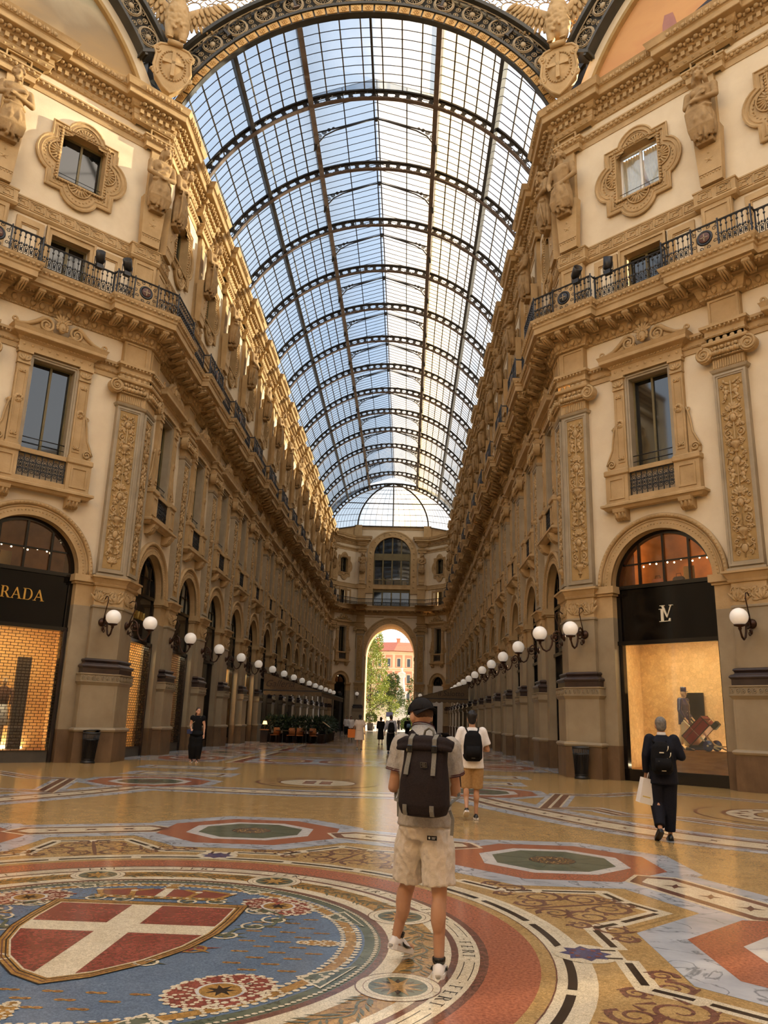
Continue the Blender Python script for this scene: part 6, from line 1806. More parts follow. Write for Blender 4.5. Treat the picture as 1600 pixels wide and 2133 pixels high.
# wide white band between grey borders, curving in towards the slanted fronts
def bandpts(off):
    P=[]
    for k in range(-1,3):
        a=k*PI/2
        for t in range(0,13):
            u=t/12;b=a+PI/2*.19+(PI/2*.62)*u;r_=12.4-3.25*sin(PI*u)**.75;P.append(((r_+off)*cos(b),(r_+off)*sin(b)))
        for t in range(1,4):
            b=a+PI/2*.81+(PI/2*.38)*t/4;r_=12.4-.9*sin(PI*t/4);P.append(((r_+off)*cos(b),(r_+off)*sin(b)))
    return P
fline(bandpts(0),1.5,GRY,1.5,True);fline(bandpts(0),.86,CRM,2,True)
for o in(-.36,.36): fline(bandpts(o),.13,BRN,3,True);fline(bandpts(o*1.42),.03,BRN,3,True)
B_=bandpts(0)
for i in range(len(B_)):
    a,b=B_[i],B_[(i+1)%len(B_)];L_=hyp(a[0]-b[0],a[1]-b[1]);n=max(1,int(L_/.42))
    for q in range(n):
        f=(q+.5)/n;fstar(a[0]+(b[0]-a[0])*f,a[1]+(b[1]-a[1])*f,.11,BRN,3.2,4,.35,math.atan2(b[1]-a[1],b[0]-a[0])+PI/4)
# outer fields: octagons at the cusps, roundels before the fronts, emblem before the corridor
for k in range(4):
    a=k*PI/2
    for sg in(-1,1):
        c=rot([(13.3,sg*3.9)],a)[0]
        for r_,m,l in((1.75,GRY,2.5),(1.45,RD,3.5),(.98,WHT,4.5),(.78,GRN,5.5)): fpoly([(c[0]+r_*x,c[1]+r_*y) for x,y in ngon(1,8,PI/8+a)],m,l)
        fdisc(c[0],c[1],.3,GRT,6.5,20)
        for (u,v) in((16.0,3.9),(18.6,4.4)):
            P=rot([(u-.7,sg*v-1.5),(u+.7,sg*v-1.5),(u+.7,sg*v+1.5),(u-.7,sg*v+1.5)],a)
            fpoly(P,GRY,2.2);fpoly(rot([(u-.42,sg*v-1.2),(u+.42,sg*v-1.2),(u+.42,sg*v+1.2),(u-.42,sg*v+1.2)],a),CRM,3);fline(rot([(u-.34,sg*v-1.1),(u+.34,sg*v-1.1),(u+.34,sg*v+1.1),(u-.34,sg*v+1.1)],a),.1,BRN,4,True)
            for q in(-.6,0,.6): fstar(*rot([(u,sg*v+q)],a)[0],.13,BRN,5,4,.35,a)
    c=rot([(14.4,0)],a)[0]
    for r_,m,l in((1.55,BRN,3),(1.45,O_,3.5),(1.0,BRN,4),(.93,CRM,4.5)): fdisc(c[0],c[1],r_,m,l,40)
    fpoly([(c[0]-.35,c[1]-.4),(c[0]+.35,c[1]-.4),(c[0]+.35,c[1]+.4),(c[0]-.35,c[1]+.4)],DRD,5);fpoly([(c[0]-.06,c[1]-.4),(c[0]+.06,c[1]-.4),(c[0]+.06,c[1]+.4),(c[0]-.06,c[1]+.4)],CRM,6);fpoly([(c[0]-.35,c[1]-.06),(c[0]+.35,c[1]-.06),(c[0]+.35,c[1]+.06),(c[0]-.35,c[1]+.06)],CRM,6)
    for q in range(12): fdisc(c[0]+1.22*cos(q*PI/6),c[1]+1.22*sin(q*PI/6),.12,BRN,4,10)
    b=a+PI/4
    c=(13.9*cos(b),13.9*sin(b))
    for r_,m,l in((2.0,BRN,3),(1.93,O_,3.4),(1.5,BRN,3.8),(1.4,CRM,4.2),(.9,BRN,4.6),(.84,O_,5)): fdisc(c[0],c[1],r_,m,l,48)
    for q in range(16): fstar(c[0]+1.15*cos(q*PI/8),c[1]+1.15*sin(q*PI/8),.16,BRN,5,4,.5,q*PI/8)
    fstar(c[0],c[1],.75,BRN,6,8,.5,b)
    # zigzag fret framing the roundel field
    Z=[(10.7,-3.6),(11.4,-3.0),(11.0,-2.2),(11.5,-1.2),(11.3,0),(11.5,1.2),(11.0,2.2),(11.4,3.0),(10.7,3.6),(13.5,5.2),(14.2,4.6),(16.6,4.4),(16.6,-4.4),(14.2,-4.6),(13.5,-5.2)]
    Z=rot(Z,b);fline(Z,.62,GRY,2,True);fline(Z,.42,CRM,3,True);fline(Z,.34,BRN,4,True);fline(Z,.06,CRM,5,True)
fb.v=[(x,y+.2,z) for x,y,z in fb.v]
# corridor paving: repeating framed bays of red octagons and ochre panels
def fq(x0,x1,y0,y1,m,l): fpoly([(x0,y0),(x1,y0),(x1,y1),(x0,y1)],m,l)
y=21.6;i=0
while y<92:
    fq(-7.2,7.2,y+.15,y+5.0,O_,1);fq(-7.2,7.2,y,y+.08,BRN,1)
    for x0,x1 in((-7.1,-4.3),(4.3,7.1)):
        fq(x0,x1,y+.3,y+4.85,GRY,2);c=((x0+x1)/2,y+2.57)
        for r_,m,l in((1.32,RD,3),(.85,WHT,4),(.66,GRN if i%2 else RD,5)): fpoly([(c[0]+r_*p,c[1]+r_*q*1.3) for p,q in ngon(1,8,PI/8)],m,l)
        fq(x0+.35,x1-.35,y+.42,y+.8,CRM,3);fq(x0+.45,x1-.45,y+.5,y+.72,BRN,4);fq(x0+.35,x1-.35,y+4.35,y+4.7,CRM,3)
    if i%2:
        fq(-4.0,4.0,y+.3,y+4.85,GRY,2);fq(-3.7,3.7,y+.6,y+4.55,CRM,3);fq(-3.55,3.55,y+.75,y+4.4,BRN,4);fq(-3.3,3.3,y+1.0,y+4.15,O_,5)
        for q in range(9): fstar(-2.9+q*.725,y+2.57,.3,BRN,6,4,.45,PI/4)
    else:
        fq(-4.0,4.0,y+.3,y+4.85,CRM,2);fq(-3.85,3.85,y+.45,y+4.7,DRD,3);fq(-3.5,3.5,y+.8,y+4.35,GRY,4)
        for x in(-2.2,0,2.2):
            for r_,m,l in((1.05,RD,5),(.72,CRM,6),(.6,O_,7)): fpoly([(x+r_*p,y+2.57+r_*q*1.3) for p,q in ngon(1,8,PI/8)],m,l)
    y+=5.1;i+=1
fb.build('floor',FM,kind='structure',label='polished inlaid marble and mosaic floor',cat='floor')
# ------------------------------------------------------------------ people
M_SKIN=mat('tanned_skin',lin(190,146,114),lin(168,122,92),rough=.5,scale=6,spec=.35)
M_SKINP=mat('pale_skin',lin(206,158,128),lin(190,140,110),rough=.5,scale=6)
M_HAIRB=mat('black_hair',lin(26,20,18),lin(16,13,12),rough=.5,scale=20)
M_HAIRG=mat('grey_hair',lin(130,124,116),lin(84,78,72),rough=.6,scale=30)
M_HAIRN=mat('brown_hair',lin(60,40,26),lin(42,28,18),rough=.5,scale=20)
def cloth(n,a,b=None,sc=60,r=.85): return mat(n,lin(*a),lin(*b) if b else None,rough=r,scale=sc,spec=.15,bump=.2,bscale=120)
M_EYE=mat('dark_eye',lin(24,18,16))
def lerp(a,b,t): return tuple(a[i]+(b[i]-a[i])*t for i in range(3))
DJ=dict(hipL=(-.09,0,.9),hipR=(.09,0,.9),kneeL=(-.1,.02,.49),kneeR=(.1,.02,.49),ankL=(-.1,-.02,.09),ankR=(.1,-.02,.09),toeL=(-.11,.17,.03),toeR=(.11,.17,.03),
 shL=(-.175,0,1.42),shR=(.175,0,1.42),elL=(-.24,-.03,1.13),elR=(.24,-.03,1.13),wrL=(-.25,.06,.89),wrR=(.25,.06,.89),neck=(0,0,1.47),head=(0,.025,1.62))
def hand(mb,el,wr,sg,curl=.5,k=1.0):
    d=(Vector(wr)-Vector(el)).normalized();w=Vector(wr)
    side=d.cross(Vector((0,1,.2)));side=side.normalized() if side.length>.1 else Vector((1,0,0));pal=side.cross(d).normalized()
    if pal.y<0: pal=-pal
    cap(mb,w,w+d*.075*k,.03*k,.034*k,10,sq=.7)
    for i in range(4):
        b=w+d*.085*k+side*(i-1.5)*.019*k;L=(.036,.042,.04,.032)[i]*k
        p=b+d*L;q=p+(d*(1-curl)+pal*curl).normalized()*L*.8;e=q+(d*(1-1.5*curl)+pal*1.4*curl).normalized()*L*.6
        cap(mb,b-d*.02*k,p,.0105*k,.0095*k,6);cap(mb,p,q,.0095*k,.009*k,6);cap(mb,q,e,.009*k,.0075*k,6)
    t=w+d*.03*k-side*sg*.028*k;p=t-side*sg*.022*k+d*.03*k+pal*.012;cap(mb,t,p,.013*k,.011*k,6);cap(mb,p,p+d*.028*k+pal*.012*k,.011*k,.009*k,6)
def figure(label,M,J=None,top=None,bottom=None,hair=None,shoe=None,vox=.022,sc=1.0,skin=None,yaw=0,pitch=0,female=False,curl=.35,deci=None,category='person',grp=None):
    skin=skin or M_SKIN
    j=dict(DJ);j.update(J or {})
    j={k:tuple(c*sc for c in v) for k,v in j.items()}
    t=empty('person' if category=='person' else 'porter_figure',M,label=label,cat=category,group=grp)
    mb=MB();s=sc
    for a in 'LR':
        h,k,an,to=j['hip'+a],j['knee'+a],j['ank'+a],j['toe'+a]
        cap(mb,h,k,.078*s,.052*s,14);cap(mb,k,an,.05*s,.034*s,14)
        c=lerp(k,an,.3);mb.ell((c[0],c[1]-.022*s,c[2]),(.053*s,.056*s,.13*s),12,8)
        cap(mb,(an[0],an[1]-.02*s,an[2]-.04*s),to,.034*s,.03*s,10)
        S,E,Wr=j['sh'+a],j['el'+a],j['wr'+a];sg=-1 if a=='L' else 1
        cap(mb,S,E,.052*s,.04*s,12);cap(mb,E,Wr,.04*s,.027*s,12);mb.ell(lerp(E,Wr,.25),(.042*s,.042*s,.05*s),10,8)
        hand(mb,E,Wr,sg,curl,s)
    pz=(Vector(j['hipL'])+Vector(j['hipR']))/2;nk=Vector(j['neck']);sm=(Vector(j['shL'])+Vector(j['shR']))/2
    ax=sm-pz
    def sec(f,rx,ry): 
        c=pz+ax*f;return (c.x,c.y,c.z,rx*s,ry*s)
    sw=abs(j['shR'][0]-j['shL'][0])/2/s
    loft(mb,[sec(-.1,.14,.1),sec(.08,.155,.11),sec(.4,.125 if female else .138,.095),sec(.75,.155,.115),sec(.95,sw*.98,.095),sec(1.08,.08,.07)],18)
    hd=Vector(j['head']);cap(mb,nk-Vector((0,0,.05*s)),hd-Vector((0,.02*s,.05*s)),.058*s,.055*s,12)
    Rm=Matrix.Rotation(yaw,3,'Z')@Matrix.Rotation(pitch,3,'X')
    hp_=lambda x,y,z:tuple(hd+Rm@(Vector((x,y,z))*s))
    mb.ell(hp_(0,-.005,.02),(.076*s,.096*s,.1*s),16,12,0,Rm);mb.ell(hp_(0,.03,-.06),(.056*s,.06*s,.062*s),14,10,0,Rm);mb.ell(hp_(0,.07,-.085),(.03*s,.025*s,.025*s),8,6,0,Rm)
    cap(mb,hp_(0,.095,.02),hp_(0,.112,-.025),.012*s,.017*s,8);mb.ell(hp_(0,.088,-.055),(.025*s,.014*s,.012*s),8,6,0,Rm)
    mb.ell(hp_(0,.08,.028),(.05*s,.02*s,.012*s),8,6,0,Rm)
    for sg in(-1,1): mb.ell(hp_(sg*.08,-.005,-.01),(.012*s,.026*s,.036*s),8,6,0,Rm)
    sculpt(mb,'body',vox,2 if vox<.015 else 3,skin,t,deci=deci)
    mb=MB()
    for sg in(-1,1): mb.ell(hp_(sg*.032,.088,.008),(.012*s,.008*s,.008*s),8,6,0,Rm)
    mb.build('eyes',M_EYE,t)
    if hair:
        mb=MB();hm,style=hair
        mb.ell(hp_(0,-.018,.042),(.086*s,.1*s,.094*s),16,12,0,Rm);mb.ell(hp_(0,-.05,-.01),(.076*s,.062*s,.085*s),12,10,0,Rm)
        if style=='curly':
            r=random.Random(4)
            for i in range(40):
                a=r.uniform(0,2*PI);e=r.uniform(.1,1.4);mb.ell(hp_(.08*cos(a)*cos(e),-.015+.09*sin(a)*cos(e),.05+.085*sin(e)),(.026*s,)*3,6,5)
        if style=='bob': mb.ell(hp_(0,-.03,-.04),(.095*s,.08*s,.1*s),12,10,0,Rm)
        if style=='bun': mb.ell(hp_(0,-.11,.06),(.045*s,.045*s,.045*s),10,8)
        if style=='tail': mb.tube([hp_(0,-.1,.03),hp_(.03,-.15,-.05),hp_(.05,-.14,-.17),hp_(.04,-.12,-.24)],[.035*s,.04*s,.035*s,.012*s],8)
        if style=='low': mb.ell(hp_(0,-.09,-.07),(.05*s,.045*s,.06*s),10,8)
        sculpt(mb,'hair',max(.012,vox*.8),3,hm,t,deci=deci)
    if top:
        mb=MB();g=top.get('loose',.02);hz=top.get('hem',.9)*s
        c0=pz
        f0=(hz-pz.z)/max(.01,ax.z)
        loft(mb,[sec(f0,.17+g,.125+g),sec(f0*.5+.1,.16+g,.12+g),sec(.4,.15+g,.115+g),sec(.75,.165+g,.125+g),sec(.93,sw+.03,.115),sec(1.04,.12,.09),sec(1.13,.07,.07)],22)
        for a in 'LR':
            S,E,Wr=j['sh'+a],j['el'+a],j['wr'+a];f=top.get('sleeve',.6)
            mb.ell(S,(.08*s,.08*s,.08*s),12,8)
            if f<=1: mb.tube([lerp(S,E,-.05),S,lerp(S,E,f*.5),lerp(S,E,f)],[.066*s,.082*s,.08*s,(.068+g*.5)*s],12)
            else:
                cap(mb,S,E,.082*s,.064*s,12);mb.tube([E,lerp(E,Wr,.5),lerp(E,Wr,f-1)],[.062*s,.056*s,.048*s],12);mb.ell(E,.062*s,10,8)
        sculpt(mb,top.get('name','shirt'),vox*.9,3,top['mat'],t,deci=deci,wr=.007 if vox<.012 else 0)
    if bottom:
        mb=MB();k=bottom['kind'];w=bottom.get('w',1.0)
        if k=='dress':
            hz=bottom['hem']*s
            loft(mb,[(pz.x,pz.y-.01,hz,.2*s*w,.17*s*w)]+[(pz.x,pz.y,hz+(pz.z+.1*s-hz)*f,(.2-.03*f)*s*w,(.17-.05*f)*s*w) for f in(.3,.6,1)]+[sec(.4,.15,.12)],22)
        else:
            loft(mb,[sec(-.12,.13*w,.115*w),sec(.0,.165*w,.125*w),sec(.18,.158,.122),sec(.24,.15,.118)],22)
            for a in 'LR':
                h,kn,an=j['hip'+a],j['knee'+a],j['ank'+a];f=bottom['len']
                if f>1: cap(mb,h,kn,.105*s,.1*s*w,12);cap(mb,kn,lerp(kn,an,.65),.1*s*w,.078*s*w,12);mb.ell(kn,(.105*s,.105*s,.105*s),12,8)
                if f<=1: mb.tube([h,lerp(h,kn,.3),lerp(h,kn,f*.7),lerp(h,kn,f)],[.1*s,.105*s*w,.1*s*w,.1*s*w],14)
                else:
                    mb.tube([h,lerp(h,kn,.4),kn,lerp(kn,an,.5),lerp(kn,an,f-1)],[.1*s,.1*s*w,.084*s*w,.078*s*w,.07*s*w],14)
        sculpt(mb,bottom.get('name',k),vox*.9,3,bottom['mat'],t,deci=deci,wr=.008 if vox<.012 else 0)
    if shoe:
        for a in 'LR':
            an,to=Vector(j['ank'+a]),Vector(j['toe'+a]);d=to-an;f=Vector((d.x,d.y,d.z+.05*s));L=.27*s
            fx=f.normalized();up=Vector((0,0,1));sdv=fx.cross(up).normalized();upv=sdv.cross(fx)
            heel=an-fx*.075*s-Vector((0,0,.085*s))
            mm=Matrix(((sdv.x,fx.x,upv.x,heel.x),(sdv.y,fx.y,upv.y,heel.y),(sdv.z,fx.z,upv.z,heel.z),(0,0,0,1)))
            mb=MB();mb.M=mm
            mb.M=mm@Matrix.Scale(s,4)
            P=[(0,.036,.05),(.06,.04,.055),(.14,.044,.045),(.21,.042,.035),(.265,.025,.025)]
            loft2=[]
            V=[];F=[];n=14
            secs=[(-.005,.02,.04,.02),(.02,.036,.085,.05),(.07,.04,.1,.055),(.12,.043,.085,.045),(.18,.045,.06,.035),(.235,.04,.045,.028),(.272,.02,.03,.015)]
            for y,w_,h,_ in secs:
                for i in range(n):
                    q=2*PI*i/n;zz=(h/2)+(h/2)*sin(q);V.append((w_*cos(q)*(1 if zz<h*.6 else .85),y,max(0,zz)))
            for jj in range(len(secs)-1):
                for i in range(n): F.append((jj*n+i,jj*n+(i+1)%n,(jj+1)*n+(i+1)%n,(jj+1)*n+i))
            F.append(tuple(range(n-1,-1,-1)));F.append(tuple((len(secs)-1)*n+i for i in range(n)))
            mb.add(V,F,0,True)
            sh_=mb.build('shoe',[shoe[0]],t)
            mb=MB();mb.M=mm@Matrix.Scale(s,4)
            mb.prism([(w_*1.08*q,y) for q,ss in((-1,secs),) for y,w_,h,_ in ss]+[(w_*1.08,y) for y,w_,h,_ in secs[::-1]],-.004,.026,0,back=True,ax='z')
            mb.build('sole',[shoe[1]],sh_)
            if len(shoe)>2:
                mb=MB();mb.M=mm@Matrix.Scale(s,4)
                mb.lathe([(.036,.075),(.043,.09),(.044,.112),(.039,.116),(.034,.1)],16,(0,.066,0))
                for sg in(-1,1): mb.tube([(sg*.047,.19,.035),(sg*.05,.12,.03),(sg*.049,.08,.04),(sg*.046,.07,.055)],[.003,.009,.008,.003],5,0)
                mb.build('black_trim',[shoe[2]],sh_)
    return t,hp_,j
# the man in front: grey polo, backpack, pale shorts, cap worn backwards
M_POLO=cloth('heather_grey_pique',(174,166,154),(150,143,132),90)
M_SHORT=cloth('pale_stone_cotton',(214,202,184),(198,186,168),40)
M_WSHOE=mat('white_trainer',lin(232,226,218),lin(214,208,200),rough=.6)
M_CAPB=cloth('black_cap_cloth',(34,31,30),(24,22,22),80)
MAN=frame(2.315,-.35,-18*PI/180)
JM=dict(hipL=(-.09,.02,.88),hipR=(.09,-.02,.88),kneeL=(-.15,.1,.48),kneeR=(.115,-.03,.48),ankL=(-.215,.08,.17),ankR=(.125,-.06,.085),toeL=(-.17,.25,.06),toeR=(.085,.125,.03),
 shL=(-.172,-.01,1.425),shR=(.172,-.01,1.415),elL=(-.225,-.03,1.14),elR=(.2,.05,1.13),wrL=(-.06,.2,1.15),wrR=(.05,.24,1.16),neck=(-.015,.01,1.475),head=(-.06,.06,1.625))
YW_=48*PI/180
man,hp_,jm=figure('man in grey polo and pale shorts, cap backwards, in front centre',MAN,JM,
    top=dict(mat=M_POLO,hem=.9,sleeve=.62,loose=.028,name='polo_shirt'),bottom=dict(kind='shorts',len=.86,mat=M_SHORT,w=1.13),shoe=(M_WSHOE,M_WSHOE,M_BLACK),vox=.0095,yaw=YW_,pitch=-.25,curl=.6,sc=1.0)
Rm=Matrix.Rotation(YW_,3,'Z')@Matrix.Rotation(-.25,3,'X')
mb=MB()
V=[];F=[];n=24
for k in range(9):
    q=PI/2*k/8
    for i in range(n): V.append(hp_(.092*cos(q)*cos(2*PI*i/n),-.008+.112*cos(q)*sin(2*PI*i/n),.03+.1*sin(q)))
for k in range(8):
    for i in range(n): F.append((k*n+i,k*n+(i+1)%n,(k+1)*n+(i+1)%n,(k+1)*n+i))
mb.add(V,F,0,True);mb.ell(hp_(0,-.01,.13),(.01,.01,.006),6,4)
for i in range(6):
    a=i*PI/3;mb.tube([hp_(.093*cos(q)*cos(a),-.008+.113*cos(q)*sin(a),.031+.101*sin(q)) for q in [PI/2*k/6 for k in range(7)]],.0018,4)
V=[];F=[]
for k in range(7):
    f=k/6
    for i in range(13):
        u=i/12*2-1;V.append(hp_(.088*u*(1-.1*f),-.085-.09*f*(1-.55*u*u)-(.0)+.05*u*u,.034-.012*f-.028*u*u*f))
m2=len(V)
for (x,y,z) in list(V): V.append((x,y,z-.006))
for k in range(6):
    for i in range(12):
        a=k*13+i;F.append((a,a+1,a+14,a+13));F.append((m2+a+13,m2+a+14,m2+a+1,m2+a))
for i in range(12): F.append((6*13+i,6*13+i+1,m2+6*13+i+1,m2+6*13+i))
mb.add(V,F,0,True)
mb.build('baseball_cap',M_CAPB,man)
mb=MB()
mb.ell(hp_(0,-.03,.012),(.0775,.082,.055),14,10,0,Rm);mb.build('cropped_hair',mat('cropped_hair_stubble',lin(96,70,54),lin(78,56,42),rough=.8,scale=60),man)
mb=MB()
for sg in(-1,1):
    mb.tube([hp_(sg*.082,-.0,.018),hp_(sg*.082,.05,.02),hp_(sg*.064,.098,.016)],.003,6)
    mb.tube([hp_(sg*(.034+.024*cos(q*PI/6)),.1-.006*abs(cos(q*PI/6)),.005+.017*sin(q*PI/6)) for q in range(12)],.0028,5,closed=True)
mb.tube([hp_(-.012,.112,.01),hp_(.012,.112,.01)],.004,5);mb.build('glasses',M_BLACK,man)
# collar and striped edges
M_STRIPE=cloth('maroon_navy_stripe',(92,48,50),(70,40,48),90)
mb=MB()
def ringpts(c,rx,ry,z,n=20,tilt=0): return [(c[0]+rx*cos(2*PI*i/n),c[1]+ry*sin(2*PI*i/n),z+tilt*sin(2*PI*i/n)) for i in range(n)]
A=ringpts((-.015,-.005),.104,.09,1.455,24,-.01);B=ringpts((-.028,.02),.078,.076,1.555,24,-.03);C2=ringpts((-.015,-.003),.112,.1,1.457,24,-.012)
n=24;mb.add(A+B+C2,[(i,(i+1)%n,n+(i+1)%n,n+i) for i in range(n)]+[(n+i,n+(i+1)%n,2*n+(i+1)%n,2*n+i) for i in range(n)],0,True)
co=mb.build('collar',M_POLO,man)
mb=MB();mb.tube([(x,y,z+.003) for x,y,z in B],.0035,5,closed=True);mb.tube([(x*1.08,y*1.08,z-.012) for x,y,z in B],.003,5,closed=True);mb.build('collar_stripe',M_STRIPE,co)
for a in 'LR':
    S,E=Vector(jm['sh'+a]),Vector(jm['el'+a]);c=S+(E-S)*.615;d=(E-S).normalized();u=d.cross(Vector((0,1,0))).normalized();w=d.cross(u)
    mb=MB()
    for off in(0,-.012): mb.tube([c+d*off+u*.081*cos(q*PI/9)+w*.081*sin(q*PI/9) for q in range(18)],.0038,5,closed=True)
    mb.build('sleeve_stripe',M_STRIPE,man)
mb=MB();mb.M=Matrix.Translation((.1,-.168,.845))@Matrix.Rotation(.05,4,'Z');mb.box(-.033,.033,-.006,.0,-.014,.014);mb.ell((-.018,-.006,0),(.006,.003,.008),8,5,1);mb.box(.0,.026,-.0075,-.006,.002,.005,1);mb.box(.0,.02,-.0075,-.006,-.006,-.003,1);mb.M=None
mb.build('pocket_label',[M_BLACK,M_WHITE],man)
mb=MB()
for dz,dx in((1.24,-.286),(1.22,-.289),(1.2,-.284),(1.18,-.288)): pass
for i in range(5): mb.ell((-.218-.004*(i%2),-.028+.012*(i%3),1.215-.02*i),(.03,.03,.012),8,5)
mb.build('forearm_tattoo',mat('faded_ink',lin(104,76,60)),man)
# roll-top backpack on his back
M_PACK=cloth('black_brown_canvas',(44,36,34),(34,28,27),70)
M_STRAP=cloth('grey_webbing',(128,124,112),(108,104,94),120)
bp=empty('backpack',MAN@Matrix.Translation((.075,-.155,0))@Matrix.Rotation(-4*PI/180,4,'Z'),label='black roll-top backpack with grey straps on the front man',cat='backpack')
mb=MB()
loft(mb,[(0,-.09,.985,.1,.07),(0,-.1,1.0,.15,.1),(0,-.105,1.06,.172,.11),(0,-.1,1.2,.165,.105),(0,-.09,1.33,.15,.085),(0,-.075,1.42,.155,.06),(0,-.07,1.455,.16,.045)],28,p=2.8)
sculpt(mb,'pack_body',.009,4,M_PACK,bp)
mb=MB()
P=[(-.2,-.085,1.44),(-.14,-.1,1.452),(0,-.105,1.458),(.14,-.1,1.452),(.2,-.085,1.438)];mb.tube(P,[.026,.042,.046,.042,.026],14,sq=1.0);mb.tube([(x,y-.03,z-.03) for x,y,z in P],[.012,.026,.03,.026,.012],10)
sculpt(mb,'rolled_top',.008,3,M_PACK,bp)
def strap(pts,w,m=M_STRAP,par=bp,nm='webbing_strap',th=.004):
    mb=MB();V=[]
    for i,p in enumerate(pts):
        a=Vector(pts[max(0,i-1)]);b=Vector(pts[min(len(pts)-1,i+1)]);t=(b-a).normalized();s=t.cross(Vector((0,-1,.1)));s=s.normalized() if s.length>.05 else Vector((1,0,0))
        nrm=s.cross(t).normalized()
        for q in(-1,1):
            for e in(-1,1): V.append(Vector(p)+s*w/2*q+nrm*th*e)
    F=[]
    for i in range(len(pts)-1):
        a=4*i;F+=[(a,a+2,a+6,a+4),(a+1,a+5,a+7,a+3),(a,a+4,a+5,a+1),(a+2,a+3,a+7,a+6)]
    F+=[(0,1,3,2),tuple(4*(len(pts)-1)+k for k in(0,2,3,1))]
    mb.add(V,F,0);return mb.build(nm,m,par)
for sx in(-.085,.085):
    strap([(sx,-.04,1.5),(sx,-.1,1.505),(sx,-.15,1.475),(sx*1.02,-.155,1.43)],.03)
    strap([(sx*1.02,-.155,1.4),(sx*1.05,-.165,1.36),(sx*1.1,-.192,1.29),(sx*1.12,-.204,1.25)],.03)
    strap([(sx*1.1,-.2,1.0),(sx*1.1,-.214,1.03),(sx*1.1,-.216,1.065)],.028)
    mb=MB();mb.M=Matrix.Translation((sx*1.02,-.162,1.415));mb.box(-.021,.021,-.006,.006,-.026,.022,bev=.004);mb.box(-.008,.008,-.009,-.006,-.012,.012);mb.build('buckle',M_BLACK,bp)
strap([(-.165,-.06,1.27),(-.172,-.085,1.2),(-.178,-.09,1.12),(-.18,-.08,1.07)],.022)
mb=MB();mb.M=Matrix.Translation((.03,-.2,1.315))@Matrix.Rotation(.25,4,'X')
mb.box(-.024,.024,-.003,.003,-.019,.019);
for i,(a,b) in enumerate(((-.012,.012),(-.016,.016),(-.009,.013))): mb.box(a,b,-.0045,-.003,.008-.009*i,.011-.009*i,1)
mb.band([(-.022,-.017),(.022,-.017),(.022,.017),(-.022,.017)],[(-.0205,-.0155),(.0205,-.0155),(.0205,.0155),(-.0205,.0155)],-.003,-.0045,1);mb.M=None
mb.build('stitched_patch',[M_PACK,M_STRAP],bp)
mb=MB();mb.tube([(-.04,-.03,1.47),(-.03,-.02,1.53),(0,-.02,1.548),(.03,-.02,1.53),(.04,-.03,1.47)],.008,8,sq=1.4);mb.build('grab_handle',M_STRAP,bp)
for sx in(-1,1):
    strap([(sx*.07,-.02,1.44),(sx*.1-.075,.07,1.505),(sx*.125-.075,.155,1.5),(sx*.14-.075,.27,1.42),(sx*.15-.075,.325,1.28),(sx*.17-.075,.3,1.15)],.06,M_PACK,bp,'shoulder_strap',.007)
    strap([(sx*.17-.075,.3,1.15),(sx*.235-.075,.15,1.1),(sx*.2-.05,.0,1.07),(sx*.165,-.05,1.06)],.022,M_STRAP,bp)
strap([(.165,-.06,1.03),(.19,-.07,.98),(.185,-.08,.88)],.02)
strap([(-.262,.1,1.13),(-.262,.09,1.05),(-.258,.09,.95)],.024)
ph=empty('smartphone',MAN@Matrix.Translation((.005,.295,1.2))@Matrix.Rotation(-.9,4,'X'),label='dark smartphone held in front of the grey polo',cat='phone')
mb=MB();mb.box(-.037,.037,-.005,.005,-.075,.075,bev=.003);mb.build('case',M_BLACK,ph)
mb=MB();mb.box(-.034,.034,-.0062,-.005,-.07,.07);mb.build('screen',M_PANE,ph)
# ------------------------------------------------------------------ other passers-by
def pack(label,M,m,w=.15,h=.42,d=.14,z0=.98,details=0,name='backpack'):
    t=empty('backpack',M,label=label,cat='backpack')
    mb=MB();loft(mb,[(0,-d*.5,z0,w*.7,d*.4),(0,-d*.6,z0+.05,w,d*.6),(0,-d*.6,z0+h*.5,w*1.02,d*.62),(0,-d*.5,z0+h*.85,w*.85,d*.5),(0,-d*.4,z0+h,w*.45,d*.3)],18,p=2.6)
    sculpt(mb,'pack_body',.014,3,m,t)
    mb=MB();loft(mb,[(0,-d*1.15,z0+.06,w*.75,.03),(0,-d*1.2,z0+h*.3,w*.8,.045),(0,-d*1.15,z0+h*.5,w*.72,.02)],14,p=3);mb.build('front_pocket',m,t)
    for sx in(-1,1):
        mb=MB();mb.tube([(sx*w*.55,0,z0+h*.95),(sx*w*.7,.09,z0+h*1.08),(sx*w*.75,.18,z0+h*.95),(sx*w*.8,.2,z0+h*.6),(sx*w*1.0,.1,z0+h*.25),(sx*w*.9,-.02,z0+h*.12)],.022,6,sq=.5);mb.build('shoulder_strap',m,t)
    mb=MB();mb.box(-.03,.03,-d*1.28-.004,-d*1.2,z0+.05,z0+.062);mb.build('small_logo',M_STRAP if not details else M_LET,t)
    if details:
        for (x,z,a) in((.06,.33,.5),(.09,.24,.6),(.04,.16,.3)):
            mb=MB();mb.tube([(x,-d*1.12,z0+z),(x+.012,-d*1.3,z0+z+.03),(x+.02,-d*1.18,z0+z+.07)],.006,5);mb.build('zip_pull',M_LET,t)
        mb=MB();mb.box(-.05,.01,-d*1.33,-d*1.2,z0+.3,z0+.315);mb.box(-.07,-.03,-d*1.36,-d*1.2,z0+.17,z0+.19);mb.build('label_print',M_LET,t)
    return t
M_BLKC=cloth('black_cloth',(24,22,22),(16,15,15),50)
M_NAVY=cloth('navy_suiting',(26,27,36),(18,19,26),60,.7)
M_WTEE=cloth('white_tee_cloth',(232,226,218),(216,208,200),40)
M_KHAKI=cloth('khaki_cargo_cloth',(176,142,98),(156,122,80),30)
